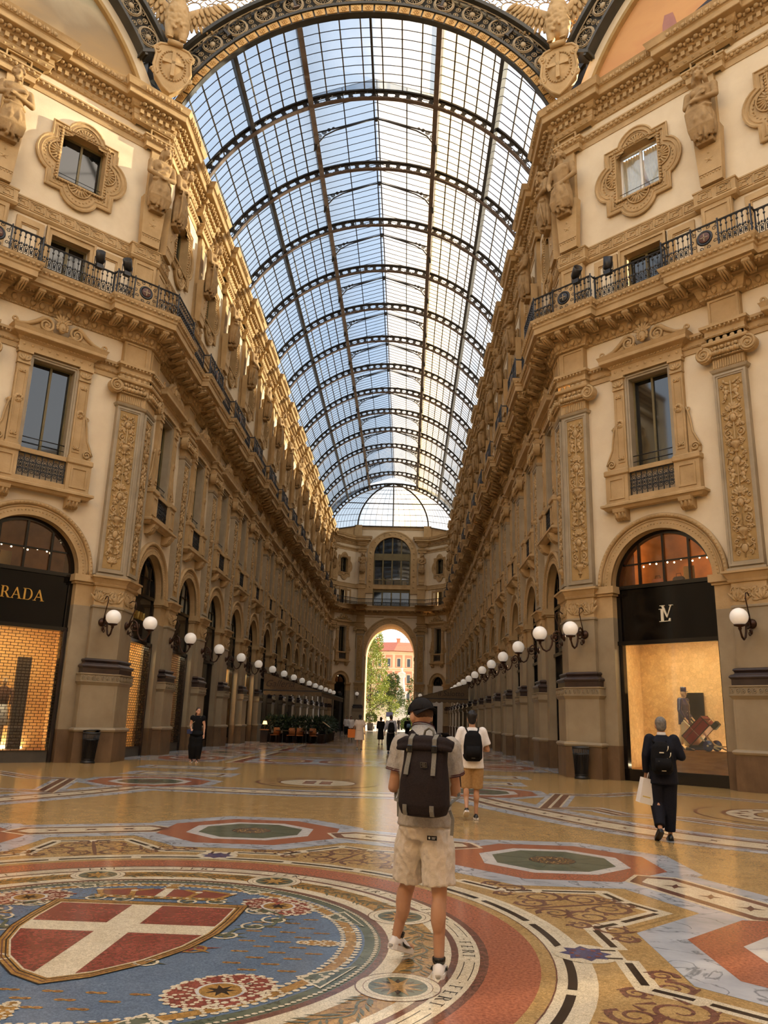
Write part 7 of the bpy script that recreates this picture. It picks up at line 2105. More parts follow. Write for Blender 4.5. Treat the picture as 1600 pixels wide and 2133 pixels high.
M_BSHOE=mat('black_shoe_leather',lin(22,20,20),rough=.3,spec=.5)
TG=frame(3.32,7.98,0)
figure('dark-haired man in white tee and khaki shorts walking away',TG,dict(kneeL=(-.1,.05,.5),ankL=(-.1,-.13,.2),toeL=(-.1,.02,.08),ankR=(.07,.05,.09),toeR=(.08,.23,.03),kneeR=(.08,.07,.5),elR=(.27,.02,1.12),wrR=(.15,.24,1.15),elL=(-.27,0,1.12),wrL=(-.13,.23,1.1)),
    top=dict(mat=M_WTEE,hem=.82,sleeve=.75,loose=.035,name='tee_shirt'),bottom=dict(kind='shorts',len=1.0,mat=M_KHAKI,w=1.1),hair=(M_HAIRB,'curly'),shoe=(M_BSHOE,M_WSHOE),vox=.016,sc=1.01)
pack('black daypack on the man in the white tee',TG@Matrix.Translation((0,-.12,0)),M_BLKC,.16,.5,.13,.95)
SG=frame(6.02,6.25,-.12)
figure('grey-haired man in dark suit walking toward the right shop',SG,dict(kneeL=(-.1,.05,.5),ankL=(-.13,-.2,.19),toeL=(-.15,-.08,.06),kneeR=(.06,.04,.5),ankR=(.05,.03,.09),toeR=(.06,.21,.03),wrL=(-.25,.03,.93),elL=(-.25,-.04,1.18),elR=(.26,-.05,1.18),wrR=(.17,.2,1.2)),
    top=dict(mat=M_NAVY,hem=.78,sleeve=1.95,loose=.04,name='suit_jacket'),bottom=dict(kind='trousers',len=1.93,mat=M_NAVY,w=1.1),hair=(M_HAIRG,'short'),shoe=(M_BSHOE,M_BSHOE),vox=.016,sc=1.0)
t=bpy.data.objects[[o.name for o in bpy.data.objects if o.get('label','').startswith('grey-haired man')][0]]
mb=MB();mb.lathe([(.062,1.47),(.066,1.5),(.06,1.525)],16,(0,.0,0));mb.build('shirt_collar',M_WTEE,t)
pack('black rucksack with pale zip pulls on the suited man',SG@Matrix.Translation((-.05,-.13,0)),M_BLKC,.155,.46,.15,.93,1)
def carrier(label,M,w,d,h,m,lean=0,body='paper'):
    t=empty('carrier_bag',M,label=label,cat='bag')
    mb=MB();b=.006
    V=[(-w,-d,0),(w,-d,0),(w,d,0),(-w,d,0),(-w*.97,-d*.8,h),(w*.97,-d*.8,h),(w*.97,d*.8,h),(-w*.97,d*.8,h),(-w*.5,-d*1.06,h*.5),(w*.5,-d*.98,h*.5)]
    mb.add(V[:8],[(3,2,1,0),(0,1,5,4),(1,2,6,5),(2,3,7,6),(3,0,4,7)],0)
    mb.box(-w*.7,w*.5,-d*.96,-d*.93,h*.25,h*.3,1) if body=='paper' else None
    mb.build('bag_body',[m,mat('yellow_print',lin(226,196,110))],t)
    for y in(-d*.7,d*.7):
        mb=MB();mb.tube([(-w*.4,y,h),(-w*.2,y*.4,h+.09),(w*.2,y*.4,h+.09),(w*.4,y,h)],.006,5);mb.build('handle',m,t)
    return t
carrier('white paper carrier bag in the suited man\'s left hand',SG@Matrix.Translation((-.3,.02,.5))@Matrix.Rotation(.22,4,'Y')@Matrix.Rotation(.25,4,'Z'),.1,.075,.36,mat('white_paper',lin(232,228,220),lin(218,212,204),rough=.8))
WG=frame(-4.95,21.55,PI+.1)
figure('woman in black top and wide trousers looking up, left side',WG,dict(kneeL=(-.08,.02,.5),ankL=(-.08,0,.09),toeL=(-.09,.18,.03),elL=(-.23,-.02,1.15),wrL=(-.24,.03,.9),elR=(.23,-.03,1.18),wrR=(.16,.18,1.05)),
    top=dict(mat=M_BLKC,hem=.92,sleeve=.35,loose=.0,name='tee_shirt'),bottom=dict(kind='trousers',len=1.97,mat=M_BLKC,w=1.5),hair=(M_HAIRN,'tail'),shoe=(M_BSHOE,M_WSHOE),vox=.02,sc=1.03,skin=M_SKINP,yaw=.5,pitch=.3,female=True)
t=empty('handbag',WG@Matrix.Translation((.2,.14,.98)),label='small dark blue handbag on the looking-up woman\'s arm',cat='handbag')
mb=MB();mb.box(-.07,.11,-.04,.05,-.06,.09,bev=.015);mb.build('bag_body',mat('blue_leather',lin(42,50,84)),t)
mb=MB();mb.tube([(.05,0,.09),(-.05,-.02,.3),(-.3,-.08,.5),(-.33,-.2,.49)],.008,5);mb.build('chain_strap',M_LATT,t)
M_CREAMD=cloth('cream_dress_cloth',(226,206,184),(208,186,164),24)
DG=frame(-.18,35.9,0)
figure('woman in loose cream dress walking away down the corridor',DG,dict(ankL=(-.1,-.1,.15),toeL=(-.1,.06,.04),elL=(-.26,0,1.12),wrL=(-.3,.08,1.0)),top=dict(mat=M_CREAMD,hem=.95,sleeve=.75,loose=.05,name='dress_top'),bottom=dict(kind='dress',hem=.5,mat=M_CREAMD,w=1.25,name='dress_skirt'),hair=(M_HAIRB,'low'),shoe=(M_BSHOE,M_WSHOE),vox=.025,female=True,sc=1.02)
carrier('orange shopping bag carried by the woman in cream',DG@Matrix.Translation((-.42,.1,.62)),.2,.08,.42,mat('orange_bag',lin(216,120,40),lin(200,104,30),rough=.6),body='cloth')
LG=frame(-2.05,56.8,PI)
figure('woman in white blouse and black trousers coming toward us',LG,dict(ankL=(-.1,.1,.09),toeL=(-.1,.27,.03)),top=dict(mat=M_WTEE,hem=.82,sleeve=1.6,loose=.03),bottom=dict(kind='trousers',len=1.9,mat=M_BLKC),hair=(M_HAIRB,'bob'),shoe=(M_BSHOE,M_BSHOE),vox=.035,female=True)
carrier('dark bag hanging from the woman in the white blouse',LG@Matrix.Translation((.32,.05,.55)),.16,.08,.36,M_BLKC,body='cloth')
figure('woman in long black dress walking away',frame(.6,46.2,.1),dict(ankR=(.1,-.08,.12)),top=dict(mat=M_BLKC,hem=.9,sleeve=1.2,loose=.03),bottom=dict(kind='dress',hem=.32,mat=M_BLKC,w=1.1),hair=(M_HAIRN,'bob'),shoe=(M_SKIN,M_BSHOE),vox=.03,female=True,sc=.98)
BG=frame(1.47,33.6,0)
M_BLUSH=cloth('pale_grey_shirt_cloth',(170,168,172),(154,152,156),30)
figure('man in pale grey shirt and black trousers walking away',BG,dict(ankL=(-.1,-.08,.1),toeL=(-.1,.1,.03),elL=(-.27,-.03,1.13),wrL=(-.3,.05,.9)),top=dict(mat=M_BLUSH,hem=.9,sleeve=1.6,loose=.02),bottom=dict(kind='trousers',len=1.95,mat=M_BLKC,w=1.05),hair=(M_HAIRN,'short'),shoe=(M_BSHOE,M_BSHOE),vox=.025,sc=1.03)
pack('black backpack on the man in the pale grey shirt',BG@Matrix.Translation((.02,-.12,0)),M_BLKC,.16,.5,.13,.95)
KG=frame(4.05,78.5,0)
figure('person in black with a blue bag near the far archway',frame(2.35,62,0),None,top=dict(mat=M_BLKC,hem=.82,sleeve=1.9,loose=.04),bottom=dict(kind='trousers',len=1.9,mat=M_BLKC),hair=(M_HAIRB,'short'),shoe=(M_BSHOE,M_BSHOE),vox=.035)
t=empty('shoulder_bag',frame(2.45,61.86,.2,.95),label='shiny blue bag slung on the person in black',cat='bag');mb=MB();loft(mb,[(0,0,0,.17,.06),(0,0,.15,.18,.08),(0,0,.3,.14,.04)],14,p=3);mb.build('bag_body',mat('light_blue_bag',lin(120,150,176),rough=.3),t)
for (x,y,l,a,b,ry) in((.35,98,'distant person in black standing in the square, left',M_BLKC,M_BLKC,0),(1.25,108,'distant person in a dark top beyond the archway',M_BLKC,M_NAVY,.3),(-1.2,112,'distant person in white beyond the archway',M_WTEE,M_WTEE,.5),(-.3,118,'distant seated visitor in pale clothes in the square',M_WTEE,M_BLUSH,1.2)):
    figure(l,frame(x,y,ry),None,top=dict(mat=a,hem=.85,sleeve=1.3,loose=.03),bottom=dict(kind='trousers',len=1.9,mat=b),hair=(M_HAIRB,'short'),shoe=(M_BSHOE,M_BSHOE),vox=.05)
figure('person in white shirt half hidden by the cafe plants',frame(-3.05,66,PI),None,top=dict(mat=M_WTEE,hem=.85,sleeve=1.3,loose=.03),bottom=dict(kind='trousers',len=1.9,mat=M_BLKC),hair=(M_HAIRN,'short'),shoe=(M_BSHOE,M_BSHOE),vox=.04)
figure('waiter in dark clothes standing among the cafe plants',frame(-5.55,46.6,.6),dict(elL=(-.3,.1,1.2),wrL=(-.5,.25,1.15)),top=dict(mat=M_BLKC,hem=.82,sleeve=1.9,loose=.04),bottom=dict(kind='trousers',len=1.9,mat=M_BLKC),hair=(M_HAIRB,'short'),shoe=(M_BSHOE,M_BSHOE),vox=.03,sc=1.05)
# ------------------------------------------------------------------ glossy porter figure with trolley in the right window
M_GLN=mat('glossy_navy_enamel',lin(34,40,84),lin(28,32,70),rough=.12,spec=.7)
M_GLC=mat('glossy_cream_enamel',lin(226,204,160),lin(212,188,142),rough=.2,spec=.6)
M_GLS=mat('glossy_flesh_enamel',lin(230,184,140),rough=.2,spec=.6)
def toR(x,z,y=-1.3): return Mr@Matrix.Translation((x,y,z))
PM=toR(-.02,.95,-1.3)@Matrix.Rotation(PI/2-.1,4,'Z')
pf,hpp,jj=figure('glossy navy-coated porter figure on the plinth in the right shop',PM,dict(kneeL=(-.09,-.08,.5),ankL=(-.09,-.26,.15),toeL=(-.09,-.08,.03),kneeR=(.09,.06,.5),ankR=(.09,.12,.09),toeR=(.09,.3,.03),elR=(.26,.02,1.12),wrR=(.2,.16,.88),elL=(-.26,-.1,1.12),wrL=(-.24,.12,.9)),
    top=dict(mat=M_GLN,hem=.72,sleeve=1.85,loose=.045,name='coat'),bottom=dict(kind='trousers',len=1.9,mat=M_GLC,w=1.25),shoe=(M_BSHOE,M_BSHOE),vox=.02,skin=M_GLS,category='figure',sc=1.02)
mb=MB();c=hpp(0,0,.05)
mb.lathe([(.0,.14),(.085,.14),(.09,.1),(.088,.02),(.084,0)],18,(c[0],c[1],c[2]));mb.ell((c[0],c[1]+.1,c[2]+.0),(.07,.06,.012),12,5)
mb.build('porter_cap',M_GLN,pf)
mb=MB();mb.tube([hpp(-.035,.1,-.045),hpp(0,.112,-.038),hpp(.035,.1,-.045)],.009,5);mb.build('moustache',M_BLACK,pf)
mb=MB()
for i in range(5):
    for sx in(-.06,.06): mb.ell((sx,.15,.82+.1*i),(.012,.01,.012),6,5)
mb.build('buttons',M_LET,pf)
TM=toR(-.45,.95,-1.2)
tr=empty('luggage_trolley',TM,label='cream two-wheeled trolley leaning from the porter figure',cat='trolley')
mb=MB()
for dy in(-.22,.22): mb.tube([(.3,dy,.86),(-.38,dy,.2),(-.72,dy,.05)],.022,7)
for f in(.3,.6,.95): mb.tube([(.3-.68*f,-.22,.86-.66*f),(.3-.68*f,.22,.86-.66*f)],.018,6)
mb.box(-.8,-.4,-.24,.24,.13,.17);mb.build('frame',M_GLC,tr)
for dy in(-.28,.28):
    mb=MB();mb.lathe([(.0,-.03),(.15,-.03),(.16,0),(.15,.03),(0,.03)],22,(-.42,dy,.16),axis='y');mb.lathe([(0,-.04),(.03,-.04),(.03,.04),(0,.04)],10,(-.42,dy,.16),1,axis='y');mb.build('wheel',[M_GLN,M_GLC],tr)
tk=empty('red_trunk',TM@Matrix.Translation((-.2,0,.42))@Matrix.Rotation(.77,4,'Y')@Matrix.Rotation(PI,4,'Z'),label='red trunk with brass lock strapped on the trolley',cat='trunk')
M_REDT=mat('red_trunk_leather',lin(146,38,34),lin(120,28,26),rough=.35)
mb=MB();mb.box(-.42,.42,-.24,.24,.03,.4,bev=.015);mb.build('shell',M_REDT,tk)
mb=MB()
for x in(-.42,.40): mb.box(x,x+.02,-.25,.25,.02,.41)
for z in(.03,.39):
    for y in(-.245,.235): mb.box(-.43,.43,y,y+.012,z-.012,z+.016)
mb.box(-.43,.43,-.248,.248,.26,.275);mb.build('edge_binding',M_SHOPD,tk)
mb=MB();mb.ell((0,.25,.26),(.06,.02,.05),10,6);mb.box(-.03,.03,.245,.265,.2,.3);mb.build('brass_lock',M_GOLD,tk)
for x in(-.22,.22):
    mb=MB();mb.box(x-.02,x+.02,.243,.255,.06,.38);mb.build('strap',mat('orange_strap',lin(206,92,50)),tk)
sb=empty('small_case',TM@Matrix.Translation((-.62,0,.68))@Matrix.Rotation(.77,4,'Y'),label='small dark green case with cream corners on the red trunk',cat='case')
mb=MB();mb.box(-.12,.12,-.08,.08,.0,.16,bev=.02);mb.build('shell',mat('dark_green_case',lin(62,58,40)),sb);mb=MB();mb.tube([(-.1,.09,.16),(-.1,.09,.26),(.1,.09,.26),(.1,.09,.16)],.014,5);mb.build('handle',M_GLC,sb)
# ------------------------------------------------------------------ litter bins at the corner piers
def bin_(M,label,tilt=True):
    t=empty('litter_bin',M,label=label,cat='bin')
    mb=MB();n=28
    mb.lathe([(0,.0),(.21,.0),(.22,.04),(.19,.07),(.19,.12)],28,(0,0,0));mb.build('foot',M_IRON,t)
    mb=MB()
    for i in range(n):
        a=2*PI*i/n
        mb.tube([(r_*cos(a),r_*sin(a),z) for r_,z in((.19,.1),(.2,.3),(.225,.62),(.25,.9))],[.016,.017,.018,.018],4,sq=.5)
    mb.lathe([(.175,.1),(.21,.75),(.22,.75)],24,(0,0,0));mb.build('slatted_body',M_IRON,t)
    mb=MB();mb.lathe([(.235,.7),(.255,.72),(.235,.74)],28);mb.lathe([(.26,.88),(.27,.9),(.262,.95),(.235,.95),(.23,.9)],28);mb.lathe([(.2,.12),(.215,.13),(.2,.14)],28);mb.build('rim',M_IRON,t)
    if tilt:
        mb=MB();mb.M=Matrix.Translation((0,0,.97))@Matrix.Rotation(-.2,4,'Y');mb.lathe([(.2,-.01),(.26,-.01),(.26,.02),(.2,.02)],24);mb.build('tilted_lid_ring',M_IRON,t)
bin_(frame(-7.75,19.35,-.8)@Matrix.Rotation(.06,4,'Y'),'slatted black litter bin with tilted ring at the left corner pier')
bin_(frame(7.58,19.25,.8),'slatted black litter bin standing at the right corner pier',False)
# ------------------------------------------------------------------ cafe terraces
M_AWN=cloth('taupe_awning_canvas',(112,94,72),(96,80,60),8)
M_AWNT=mat('dark_awning_script',lin(58,46,36))
def awning(sd,x0,x1,y0,y1,zw,zf,txt,label,small=None,ts=.62):
    # canvas slopes from the wall (x0) to the front edge (x1); scalloped valance hangs on front and side
    t=empty('cafe_awning',None,label=label,cat='awning')
    mb=MB();th=.03
    V=[(x0,y0,zw),(x0,y1,zw),(x1,y1,zf),(x1,y0,zf)]
    mb.add(V+[(a,b,c-th) for a,b,c in V],[(0,1,2,3),(7,6,5,4),(0,3,7,4),(1,5,6,2)],0)
    ga=[(x0,y0,zw),(x1,y0,zf),(x0,y0,zf)];mb.add(ga+[(a,b+.02,c) for a,b,c in ga],[(0,1,2),(5,4,3)],0)
    cv=mb.build('canopy',M_AWN,t)
    mb=MB()
    def val(a,b):
        l=hyp(b[0]-a[0],b[1]-a[1]);n=int(l/.36)
        dx,dy=(b[0]-a[0])/l,(b[1]-a[1])/l
        for i in range(n):
            u0=l*i/n;u1=l*(i+1)/n
            P=[(u0,0),(u0,-.24)]+[(u0+(u1-u0)*k/6,-.24-.1*sin(PI*k/6)) for k in range(1,6)]+[(u1,-.24),(u1,0)]
            W=[(a[0]+dx*u,a[1]+dy*u,zf+z) for u,z in P]+[(a[0]+dx*u-dy*.012,a[1]+dy*u+dx*.012,zf+z) for u,z in P];k=len(P)
            mb.add(W,[tuple(range(k)),tuple(range(2*k-1,k-1,-1))],0)
    val((x0,y0-.01),(x1,y0-.01));val((x1,y0),(x1,y1));mb.build('scalloped_valance',M_AWN,cv)
    mb=MB();mb.box(min(x0,x1),max(x0,x1),y0-.03,y0,zf-.06,zf+.02);mb.box(x1-.015,x1+.015,y0,y1,zf-.06,zf+.02);mb.build('edge_rail',M_IRON,t)
    for yy in(y0+.2,(y0+y1)/2,y1-.2):
        mb=MB();mb.tube([(x1-.1*(1 if x1>x0 else -1),yy,0),(x1-.1*(1 if x1>x0 else -1),yy,zf)],.03,8);mb.build('pole',M_IRON,t)
    Vt,Ft=textmesh(txt,ts,.004,.35 if small else .15)
    cx=x0+(x1-x0)*(.27 if sd<0 else .33)
    mb=MB();mb.add([(cx+x,y0-.025-z*.5,zf+.2+y) for x,y,z in Vt],Ft,0);mb.build('script_lettering',M_AWNT,cv)
    if small:
        Vt,Ft=textmesh(small,.17,.003,0,1.1);mb=MB();mb.add([(x0+(x1-x0)*.42+x,y0-.02-z*.5,zf+.06+y) for x,y,z in Vt],Ft,0);mb.build('small_lettering',M_AWNT,cv)
    return t
awning(-1,-6.85,-3.15,44.6,62,4.25,3.18,'Galleria','cafe awning with Galleria script on the left of the corridor','RISTORANTE - BAR - CAFFE',.6)
awning(1,6.85,2.9,54.5,70,4.35,3.2,'il Salotto','cafe awning with il Salotto script on the right of the corridor',None,.55)
M_LEAFD=mat('dark_green_leaf',lin(52,66,38),lin(30,42,24),rough=.45,scale=8,spec=.4)
M_POT=mat('dark_planter_wood',lin(54,40,30),lin(38,28,22),rough=.6)
def leafball(mb,c,rx,ry,rz,n,l,w,seed,m=0,drop=.3):
    r=random.Random(seed)
    for i in range(n):
        a=r.uniform(0,2*PI);e=math.asin(r.uniform(-.6,1));k=r.uniform(.35,1)**.5
        p=Vector((c[0]+rx*k*cos(a)*cos(e),c[1]+ry*k*sin(a)*cos(e),c[2]+rz*k*sin(e)))
        d=Vector((cos(a)*cos(e),sin(a)*cos(e),sin(e)+r.uniform(-.5,.5)))+Vector((r.uniform(-.6,.6),r.uniform(-.6,.6),r.uniform(-.4,.4)));d.normalize()
        s=d.orthogonal().normalized();s=(Matrix.Rotation(r.uniform(0,6.28),3,d)@s);u=d.cross(s)
        ll=l*r.uniform(.7,1.3);ww=w*r.uniform(.7,1.3)
        q=p+d*ll;mid=p+d*ll*.5
        mb.add([p,mid+s*ww+u*ww*.15,q-u*ll*.1,mid-s*ww+u*ww*.15],[(0,1,2),(0,2,3)],m)
def hedge(x,y,label,seed,grp):
    t=empty('potted_plant',frame(x,y,seed*.7),label=label,cat='plant',group=grp)
    mb=MB();loft(mb,[(0,0,0,.22,.22),(0,0,.5,.26,.26),(0,0,.52,.28,.28),(0,0,.56,.28,.28)],16,p=4);mb.build('planter',M_POT,t)
    mb=MB();leafball(mb,(0,0,1.05),.42,.42,.5,150,.26,.05,seed);
    mb.build('leaves',M_LEAFD,t)
    mb=MB()
    for i in range(6): mb.tube([(0,0,.5),(.12*cos(i),.12*sin(i),.9),(.25*cos(i*1.3),.25*sin(i*1.3),1.3)],[.015,.012,.006],5)
    mb.build('stems',M_POT,t)
    return reg(t)
hp0=hedge(-6.3,44.9,'leafy potted plant at the wall end of the cafe hedge',1,'potted plants round the left cafe')
pos=[(-6.3+.52*i,44.9) for i in range(1,7)]+[(-3.15,45.3+.8*i) for i in range(9)]
for i,(x,y) in enumerate(pos):
    dup(hp0,frame(x,y,i*1.3),label='%s leafy potted plant along the %s of the left cafe'%(ORD[i+1] if i<6 else ORD[i-6],'front hedge' if i<6 else 'corridor side'),group='potted plants round the left cafe')
M_SHADE=mat('glowing_lampshade',lin(246,190,120),rough=.8,emit=(1,.55,.22,1),estr=2.6)
def tlamp(x,y,z,label,s=1):
    t=empty('table_lamp',frame(x,y,0,z),label=label,cat='lamp')
    mb=MB();mb.lathe([(0,0),(.08,0),(.08,.015),(.012,.03),(.012,.32)],12);mb.build('base',M_BRONZE,t)
    mb=MB();mb.lathe([(.15,.3),(.1,.5),(.095,.5),(.145,.3)],16);mb.build('lamp_shade',M_SHADE,t)
st=empty('side_stand',frame(-6.55,44.15,0),label='dark cabinet stand carrying the glowing lamp, left cafe corner',cat='stand');mb=MB();mb.box(-.22,.22,-.2,.2,0,.72);mb.build('cabinet',M_POT,st);mb=MB();mb.box(-.27,.27,-.24,.24,.72,.77);mb.build('top',M_WOOD,st)
tlamp(-6.55,44.15,.77,'small glowing table lamp on the stand at the left cafe')
def table_set(x,y,label,grp):
    t=empty('cafe_table',frame(x,y,0),label=label,cat='table',group=grp)
    mb=MB();mb.box(-.38,.38,-.38,.38,.71,.74);mb.build('table_top',M_WHITE if False else M_POT,t);mb=MB();mb.lathe([(0,0),(.22,0),(.2,.03),(.03,.06),(.03,.71)],12);mb.build('pedestal',M_IRON,t)
def cchair(x,y,rz,label,grp):
    t=empty('cafe_chair',frame(x,y,rz),label=label,cat='chair',group=grp)
    mb=MB();mb.box(-.22,.22,-.22,.22,.43,.47,bev=.012);mb.build('seat',M_AMB,t)
    mb=MB();loft(mb,[(0,-.21,.47,.21,.02),(0,-.25,.75,.22,.02),(0,-.27,.9,.19,.015)],14,p=4);mb.build('backrest',M_AMB,t)
    for sx in(-.19,.19):
        for sy in(-.19,.19):
            mb=MB();mb.tube([(sx,sy,.44),(sx*1.08,sy*1.08,0)],.016,6);mb.build('leg',M_IRON,t)
    return t
M_AMB=mat('amber_wicker',lin(150,92,44),lin(120,70,32),rough=.6,scale=30)
g='cafe chairs in front of the hedge'
for i,(x,l) in enumerate(((-5.9,'amber cafe chair nearest the wall in front of the hedge'),(-4.9,'second amber cafe chair in front of the hedge'),(-4.35,'third amber cafe chair in front of the hedge'),(-3.5,'amber cafe chair at the open end of the hedge'))): cchair(x,44.15,PI+.2*(i-1.5),l,g)
table_set(-5.4,44.15,'dark cafe table nearest the wall in front of the hedge','cafe tables');table_set(-3.95,44.15,'dark cafe table between the two right amber chairs','cafe tables')
ms=empty('menu_stand',frame(-2.75,44.4,.3),label='slanted menu stand at the open corner of the left cafe',cat='menu stand')
mb=MB();mb.tube([(0,0,0),(0,0,1.1)],.025,8);mb.lathe([(0,0),(.18,0),(.18,.03),(0,.03)],16);mb.build('post',M_IRON,ms);mb=MB();mb.M=Matrix.Translation((0,0,1.15))@Matrix.Rotation(.6,4,'Y');mb.box(-.28,.28,-.2,.2,-.015,.015);mb.build('board',M_LET,ms)
sl_=empty('standing_globe_lamp',frame(2.95,54.2,0),label='lit amber globe on a black post beside the right awning',cat='lamp')
mb=MB();mb.tube([(0,0,0),(0,0,2.1)],.035,8);mb.lathe([(0,0),(.2,0),(.16,.06),(0,.06)],16);mb.tube([(0,0,1.6),(.25,0,1.7),(.4,0,1.55)],.02,6);mb.build('post',M_IRON,sl_);mb=MB();mb.ell((0,0,2.22),(.17,.17,.17),16,10);mb.build('globe',M_SHADE,sl_)
pb=empty('white_notice_board',frame(3.6,54.9,0),label='tall white panel standing under the right awning',cat='panel');mb=MB();mb.box(-.3,.3,-.03,.03,.05,2.75);mb.build('panel',M_WHITE,pb);mb=MB();mb.box(-.3,.3,-.2,.2,0,.05);mb.build('foot',M_IRON,pb)
# ------------------------------------------------------------------ the square beyond the archway
M_PAVE=mat('pale_paving',lin(196,186,170),lin(176,166,150),rough=.7,scale=1)
M_LEAFY=mat('sunlit_leaf',lin(136,144,60),lin(86,104,44),rough=.5,scale=.8,spec=.2,contrast=.8)
M_LEAFM=mat('mid_green_leaf',lin(92,106,50),lin(58,76,36),rough=.5,scale=.8,spec=.2)
M_BARK=mat('tree_bark',lin(92,72,54),lin(66,50,38),rough=.9,scale=8)
mb=MB();mb.add([(-60,95.2,-.03),(60,95.2,-.03),(60,320,-.03),(-60,320,-.03)],[(0,1,2,3)],0);mb.build('ground_square',M_PAVE,kind='structure',label='pale paving of the sunny square outside',cat='ground')
def tree(x,y,h,r,label,seed,m,n=2600,base=3.0):
    t=empty('tree',frame(x,y,0),label=label,cat='tree',group='trees in the square')
    mb=MB();mb.tube([(0,0,0),(.05,0,base),(0,.1,base+1.5),(.1,0,h*.75)],[.26,.2,.16,.05],9)
    for i in range(7):
        a=i*.9;mb.tube([(0,0,base+.4*i),(r*.35*cos(a),r*.35*sin(a),base+1+.5*i),(r*.7*cos(a),r*.7*sin(a),base+1.8+.55*i)],[.09,.06,.025],6)
    mb.build('trunk',M_BARK,t)
    mb=MB();rr=random.Random(seed);k=9
    for i in range(k):
        f=i/(k-1);a=i*2.4;z=base+.6+(h-base-1.2)*f;q=r*(1-.72*f)*.55
        leafball(mb,(q*cos(a),q*sin(a),z),r*(.72-.38*f),r*(.72-.38*f),(h-base)*.2,n//k,.27,.09,seed+i)
    mb.build('crown',m,t)
tree(-3.7,126,14.6,3.9,'sunlit yellow-green tree filling the left of the archway view',3,M_LEAFY,9000,2.6)
tree(-.5,131,8.6,3.1,'lower bushy green tree near the middle of the archway view',9,M_LEAFM,5200,2.4)
tree(5.0,134,11.8,3.0,'green tree on the right of the archway view',17,M_LEAFM,6000,2.2)
# pink and cream palazzo
M_PAL=mat('cream_pink_stucco',lin(236,206,164),lin(226,192,148),rough=.85,scale=.4)
M_PALP=mat('pink_stucco_panel',lin(222,150,112),lin(210,136,100),rough=.85,scale=.5)
M_ROOF=mat('terracotta_roof_tile',lin(214,118,80),lin(188,96,64),rough=.8,scale=2,stretch=(3,1,1))
pal=empty('palazzo',Matrix.Translation((-1.5,222,0))@Matrix.Diagonal((1.08,1.08,1.13,1)),label='cream and pink palazzo with red tiled roof behind the trees',cat='building')
cornP=[(-30,9),(0,0),(34,7)]
mb=MB();V=[];
for (x,y) in cornP+[(34,30),(-30,30)]: V+=[(x,y,0),(x,y,18.2)]
mb.add(V,[(0,2,3,1),(2,4,5,3),(4,6,7,5),(6,8,9,7),(8,0,1,9)],0);mb.build('walls',M_PAL,pal)
mb=MB();e=[(-31,8.2),(0,-1.0),(35,6.2),(35,31),(-31,31)];rf=[(-26,17),(1,9),(30,15)]
V=[(x,y,18.2) for x,y in e]+[(x,y,21.2) for x,y in rf];mb.add(V,[(0,1,6,5),(1,2,7,6),(2,3,7),(3,4,5,6,7),(4,0,5),(4,3,2,1,0)],0);mb.build('tiled_roof',M_ROOF,pal)
def facade_items():
    for seg,(a,b) in enumerate(zip(cornP[:-1],cornP[1:])):
        l=hyp(b[0]-a[0],b[1]-a[1]);dx,dy=(b[0]-a[0])/l,(b[1]-a[1])/l;n=int(l/2.6)
        for i in range(n):
            u=l*(i+.5)/n;yield a[0]+dx*u,a[1]+dy*u,math.atan2(dy,dx)
mb=MB()
for z in(5.2,9.4,13.6,17.6):
    mb.sweep([(0,z),(.35,z+.1),(.35,z+.4),(0,z+.45)],cornP,0)
mb.build('string_courses',M_PAL,pal)
for x,y,a in facade_items():
    if not -10<x<14: continue
    for z in(6.0,10.2,14.2):
        mb=MB();mb.M=frame(x,y,a)
        mb.box(-.95,.95,-.1,.1,z-.3,z+3.0,1);mb.box(-.62,.62,-.16,.0,z,z+2.3,0);mb.band([(-.5,z),(.5,z),(.5,z+2.1),(-.5,z+2.1)],[(-.48,z),(.48,z),(.48,z+2.08),(-.48,z+2.08)],-.18,-.2,0);mb.M=None
        w=mb.build('window_bay',[M_PAL,M_PALP],pal)
        mb=MB();mb.M=frame(x,y,a);mb.box(-.4,.4,-.22,-.15,z+.1,z+2.05);mb.M=None;mb.build('pane',M_PANE,w)
for i,(x,h,k) in enumerate(((1.2,4.5,0),(-5.5,2.5,0),(8.5,6.2,0),(13,6.5,1),(3,2.2,0))):
    mb=MB();mb.tube([(x,12,20),(x,12,20.8+h)],.07 if not k else .12,5)
    for q in range(3): mb.tube([(x-.8+.2*q,12,20.5+h-.5*q),(x+.8-.2*q,12,20.5+h-.5*q)],.04,4)
    mb.build('antenna',M_STEEL,pal)
for x in(-7,-4.6,1.0): 
    mb=MB();mb.box(x-.5,x+.5,11,12,19.5,22.2);mb.box(x-.6,x+.6,10.9,12.1,22.2,22.4);mb.build('chimney',M_PALP,pal)
# white monument with attendant statue
M_STAT=mat('white_monument_stone',lin(226,214,194),lin(204,190,168),rough=.7,scale=3)
mon=empty('monument',frame(1.3,148,PI),label='white stone monument with a robed statue on a tall pedestal',cat='monument')
mb=MB()
for (w,z0,z1) in((2.6,0,.6),(2.0,.6,1.2),(1.5,1.2,3.0),(1.15,3.0,3.4),(.9,3.4,6.4),(1.1,6.4,6.8)): mb.box(-w,w,-w,w,z0,z1,bev=.06)
mb.build('pedestal',M_STAT,mon)
mb=MB();loft(mb,[(0,0,6.8,.7,.6),(0,0,8,.6,.5),(0,0,9.3,.52,.4),(0,0,10.2,.6,.38),(0,0,10.55,.2,.2)],18);mb.ell((0,.05,10.9),(.24,.27,.34),12,9);mb.ell((0,.2,10.65),(.16,.12,.3),8,6)
for sg in(-1,1): cap(mb,(sg*.55,0,10.2),(sg*.62,.1,9.5),.17,.13,8);cap(mb,(sg*.62,.1,9.5),(sg*.15,.45,9.3),.13,.1,8)
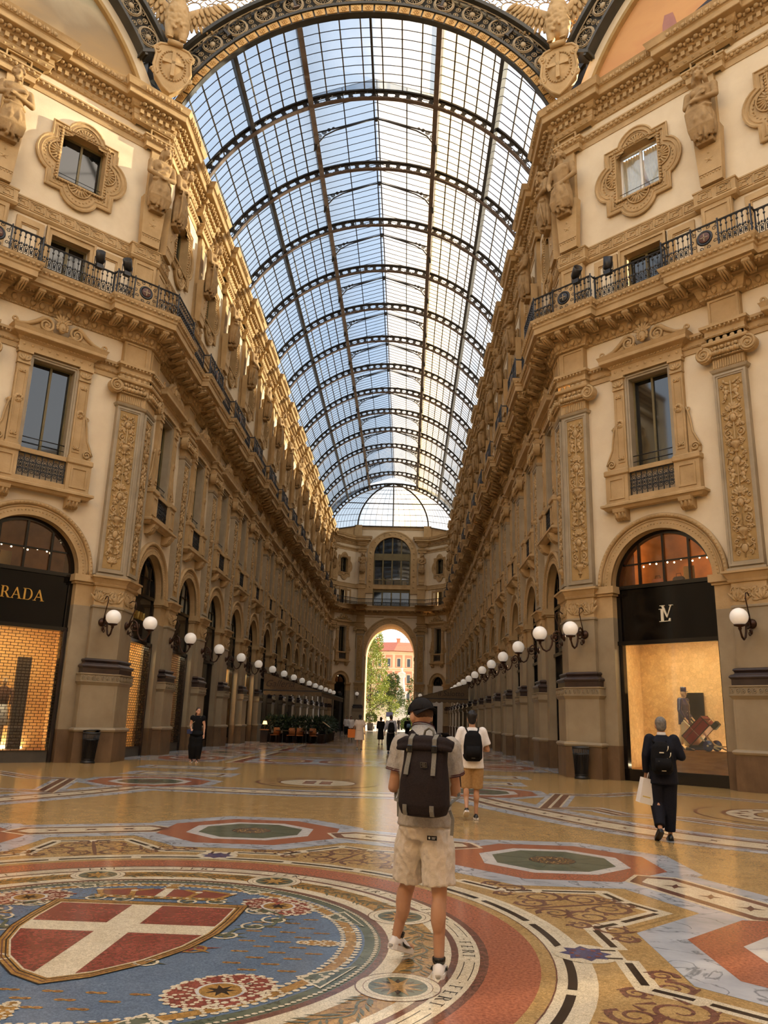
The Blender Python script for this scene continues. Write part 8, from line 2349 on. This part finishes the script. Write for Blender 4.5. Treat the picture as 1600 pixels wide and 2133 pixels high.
mb.box(-.5,.5,-.4,.4,6.7,6.9);sculpt(mb,'statue',.07,3,M_STAT,mon)
m2_=empty('attendant_statue',frame(3.5,146,PI),label='smaller white standing statue on a low pedestal right of the monument',cat='statue')
mb=MB();mb.box(-.5,.5,-.5,.5,0,1.9,bev=.05);mb.build('pedestal',M_STAT,m2_)
mb=MB();loft(mb,[(0,0,1.9,.36,.32),(0,0,2.8,.3,.26),(0,0,3.5,.34,.24),(0,0,3.75,.12,.12)],14);mb.ell((0,.03,3.95),(.14,.16,.2),10,7);cap(mb,(.3,0,3.5),(.1,.28,3.1),.1,.08,8);cap(mb,(-.3,0,3.5),(-.36,.1,2.9),.1,.08,8);mb.box(-.3,.3,-.25,.25,1.85,2.0);sculpt(mb,'figure',.05,3,M_STAT,m2_)
bs=empty('clipped_bush',frame(2.55,119,0,-.06),label='round clipped dark green bush beyond the archway',cat='bush');mb=MB();leafball(mb,(0,0,.95),1.25,1.25,.95,1500,.22,.08,5);mb.ell((0,0,.9),(1.1,1.1,.85),14,9);mb.build('leaves',M_LEAFM,bs)
def bigpot(x,y,label,seed):
    t=empty('potted_shrub',frame(x,y,0),label=label,cat='plant');mb=MB();loft(mb,[(0,0,0,.38,.38),(0,0,.9,.46,.46),(0,0,1.0,.5,.5)],16,p=4);mb.build('pot',M_IRON,t);mb=MB();leafball(mb,(0,0,1.6),.8,.8,.75,420,.3,.09,seed);mb.build('leaves',M_LEAFM,t);mb=MB();mb.tube([(0,0,.8),(0,0,1.6)],.06,6);mb.build('stem',M_BARK,t)
bigpot(-2.55,103.5,'potted shrub in a dark tub at the left of the archway',2)
kb=empty('kiosk_board',frame(-.2,113.5,0),label='dark blue and white information board in the square',cat='board');mb=MB();mb.box(-.5,.5,-.05,.05,.9,2.6);mb.build('board',mat('navy_board',lin(36,44,84)),kb);mb=MB();mb.box(-.45,.45,-.07,-.05,1.0,1.9);mb.build('poster',M_WHITE,kb)
for sx in(-.4,.4):
    mb=MB();mb.tube([(sx,0,0),(sx,0,.9)],.04,6);mb.build('post',M_IRON,kb)
bn=empty('stone_bench',frame(-.6,121,0),label='long low stone bench in front of the trees',cat='bench');mb=MB();mb.box(-2.6,2.6,-.3,.3,.42,.55,bev=.02);mb.build('seat',M_STAT,bn)
for sx in(-2.2,0,2.2):
    mb=MB();mb.box(sx-.15,sx+.15,-.25,.25,0,.42);mb.build('support',M_IRON,bn)
# ------------------------------------------------------------------ camera
cd=bpy.data.cameras.new('camera');cam=bpy.data.objects.new('camera',cd);COL.objects.link(cam)
RT=Vector((0.99925463,0.02631741,0.02824137));UPV=Vector((-0.02058509,-0.25561777,0.96655875));FW=Vector((-0.03265632,0.96641965,0.2548855))
mw=Matrix.Identity(4)
for i in range(3): mw[i][0]=RT[i];mw[i][1]=UPV[i];mw[i][2]=-FW[i];mw[i][3]=(2.16469,-6.12869,1.6)[i]
cam.matrix_world=mw;cd.sensor_fit='HORIZONTAL';cd.sensor_width=36;cd.lens=36*1634.04/1600;cd.clip_end=600;cd.clip_start=.05
bpy.context.scene.camera=cam
# ------------------------------------------------------------------ daylight
S=bpy.context.scene
wd=bpy.data.worlds.new('sky');S.world=wd;wd.use_nodes=True
nt=wd.node_tree;nt.nodes.clear();N=nt.nodes.new;L=nt.links.new
out=N('ShaderNodeOutputWorld');bg=N('ShaderNodeBackground')
tc=N('ShaderNodeTexCoord');sx=N('ShaderNodeSeparateXYZ');L(tc.outputs['Generated'],sx.inputs[0])
gr=N('ShaderNodeValToRGB');e=gr.color_ramp.elements;e[0].position=0;e[0].color=(1.0,.94,.84,1);e[1].position=1;e[1].color=(.34,.52,.86,1)
q=e.new(.12);q.color=(.95,.95,.93,1);q=e.new(.45);q.color=(.55,.72,.95,1);L(sx.outputs[2],gr.inputs[0])
ns=N('ShaderNodeTexNoise');ns.inputs['Scale'].default_value=2.2;ns.inputs['Detail'].default_value=6;L(tc.outputs['Generated'],ns.inputs['Vector'])
mr=N('ShaderNodeMapRange');mr.inputs[1].default_value=.35;mr.inputs[2].default_value=.75;mr.inputs[3].default_value=.1;mr.inputs[4].default_value=.75;L(ns.outputs[0],mr.inputs[0])
mx=N('ShaderNodeMixRGB');mx.inputs[2].default_value=(1.0,.96,.9,1);L(mr.outputs[0],mx.inputs[0]);L(gr.outputs[0],mx.inputs[1])
L(mx.outputs[0],bg.inputs[0]);bg.inputs[1].default_value=SKYS;L(bg.outputs[0],out.inputs[0])
sl=bpy.data.lights.new('sun','SUN');sl.energy=SUNE;sl.color=(1,.76,.48);sl.angle=.02
so=bpy.data.objects.new('sun',sl);COL.objects.link(so)
d=Vector((cos(math.radians(SUNEL))*cos(math.radians(SUNAZ)),cos(math.radians(SUNEL))*sin(math.radians(SUNAZ)),sin(math.radians(SUNEL))))
so.rotation_euler=d.to_track_quat('Z','Y').to_euler()
vs=S.view_settings;S.display_settings.display_device='sRGB';vs.view_transform='Standard';vs.look='None';vs.gamma=1;vs.exposure=EXPO
try: vs.use_curve_mapping=False
except Exception: pass
cy=S.cycles;cy.max_bounces=8;cy.diffuse_bounces=4;cy.glossy_bounces=3;cy.transmission_bounces=4;cy.transparent_max_bounces=10;cy.sample_clamp_indirect=6;cy.caustics_reflective=False;cy.caustics_refractive=False
cy.use_denoising=True
try: cy.denoiser='OPENIMAGEDENOISE'
except Exception: pass
cy.use_adaptive_sampling=True;cy.adaptive_threshold=.02
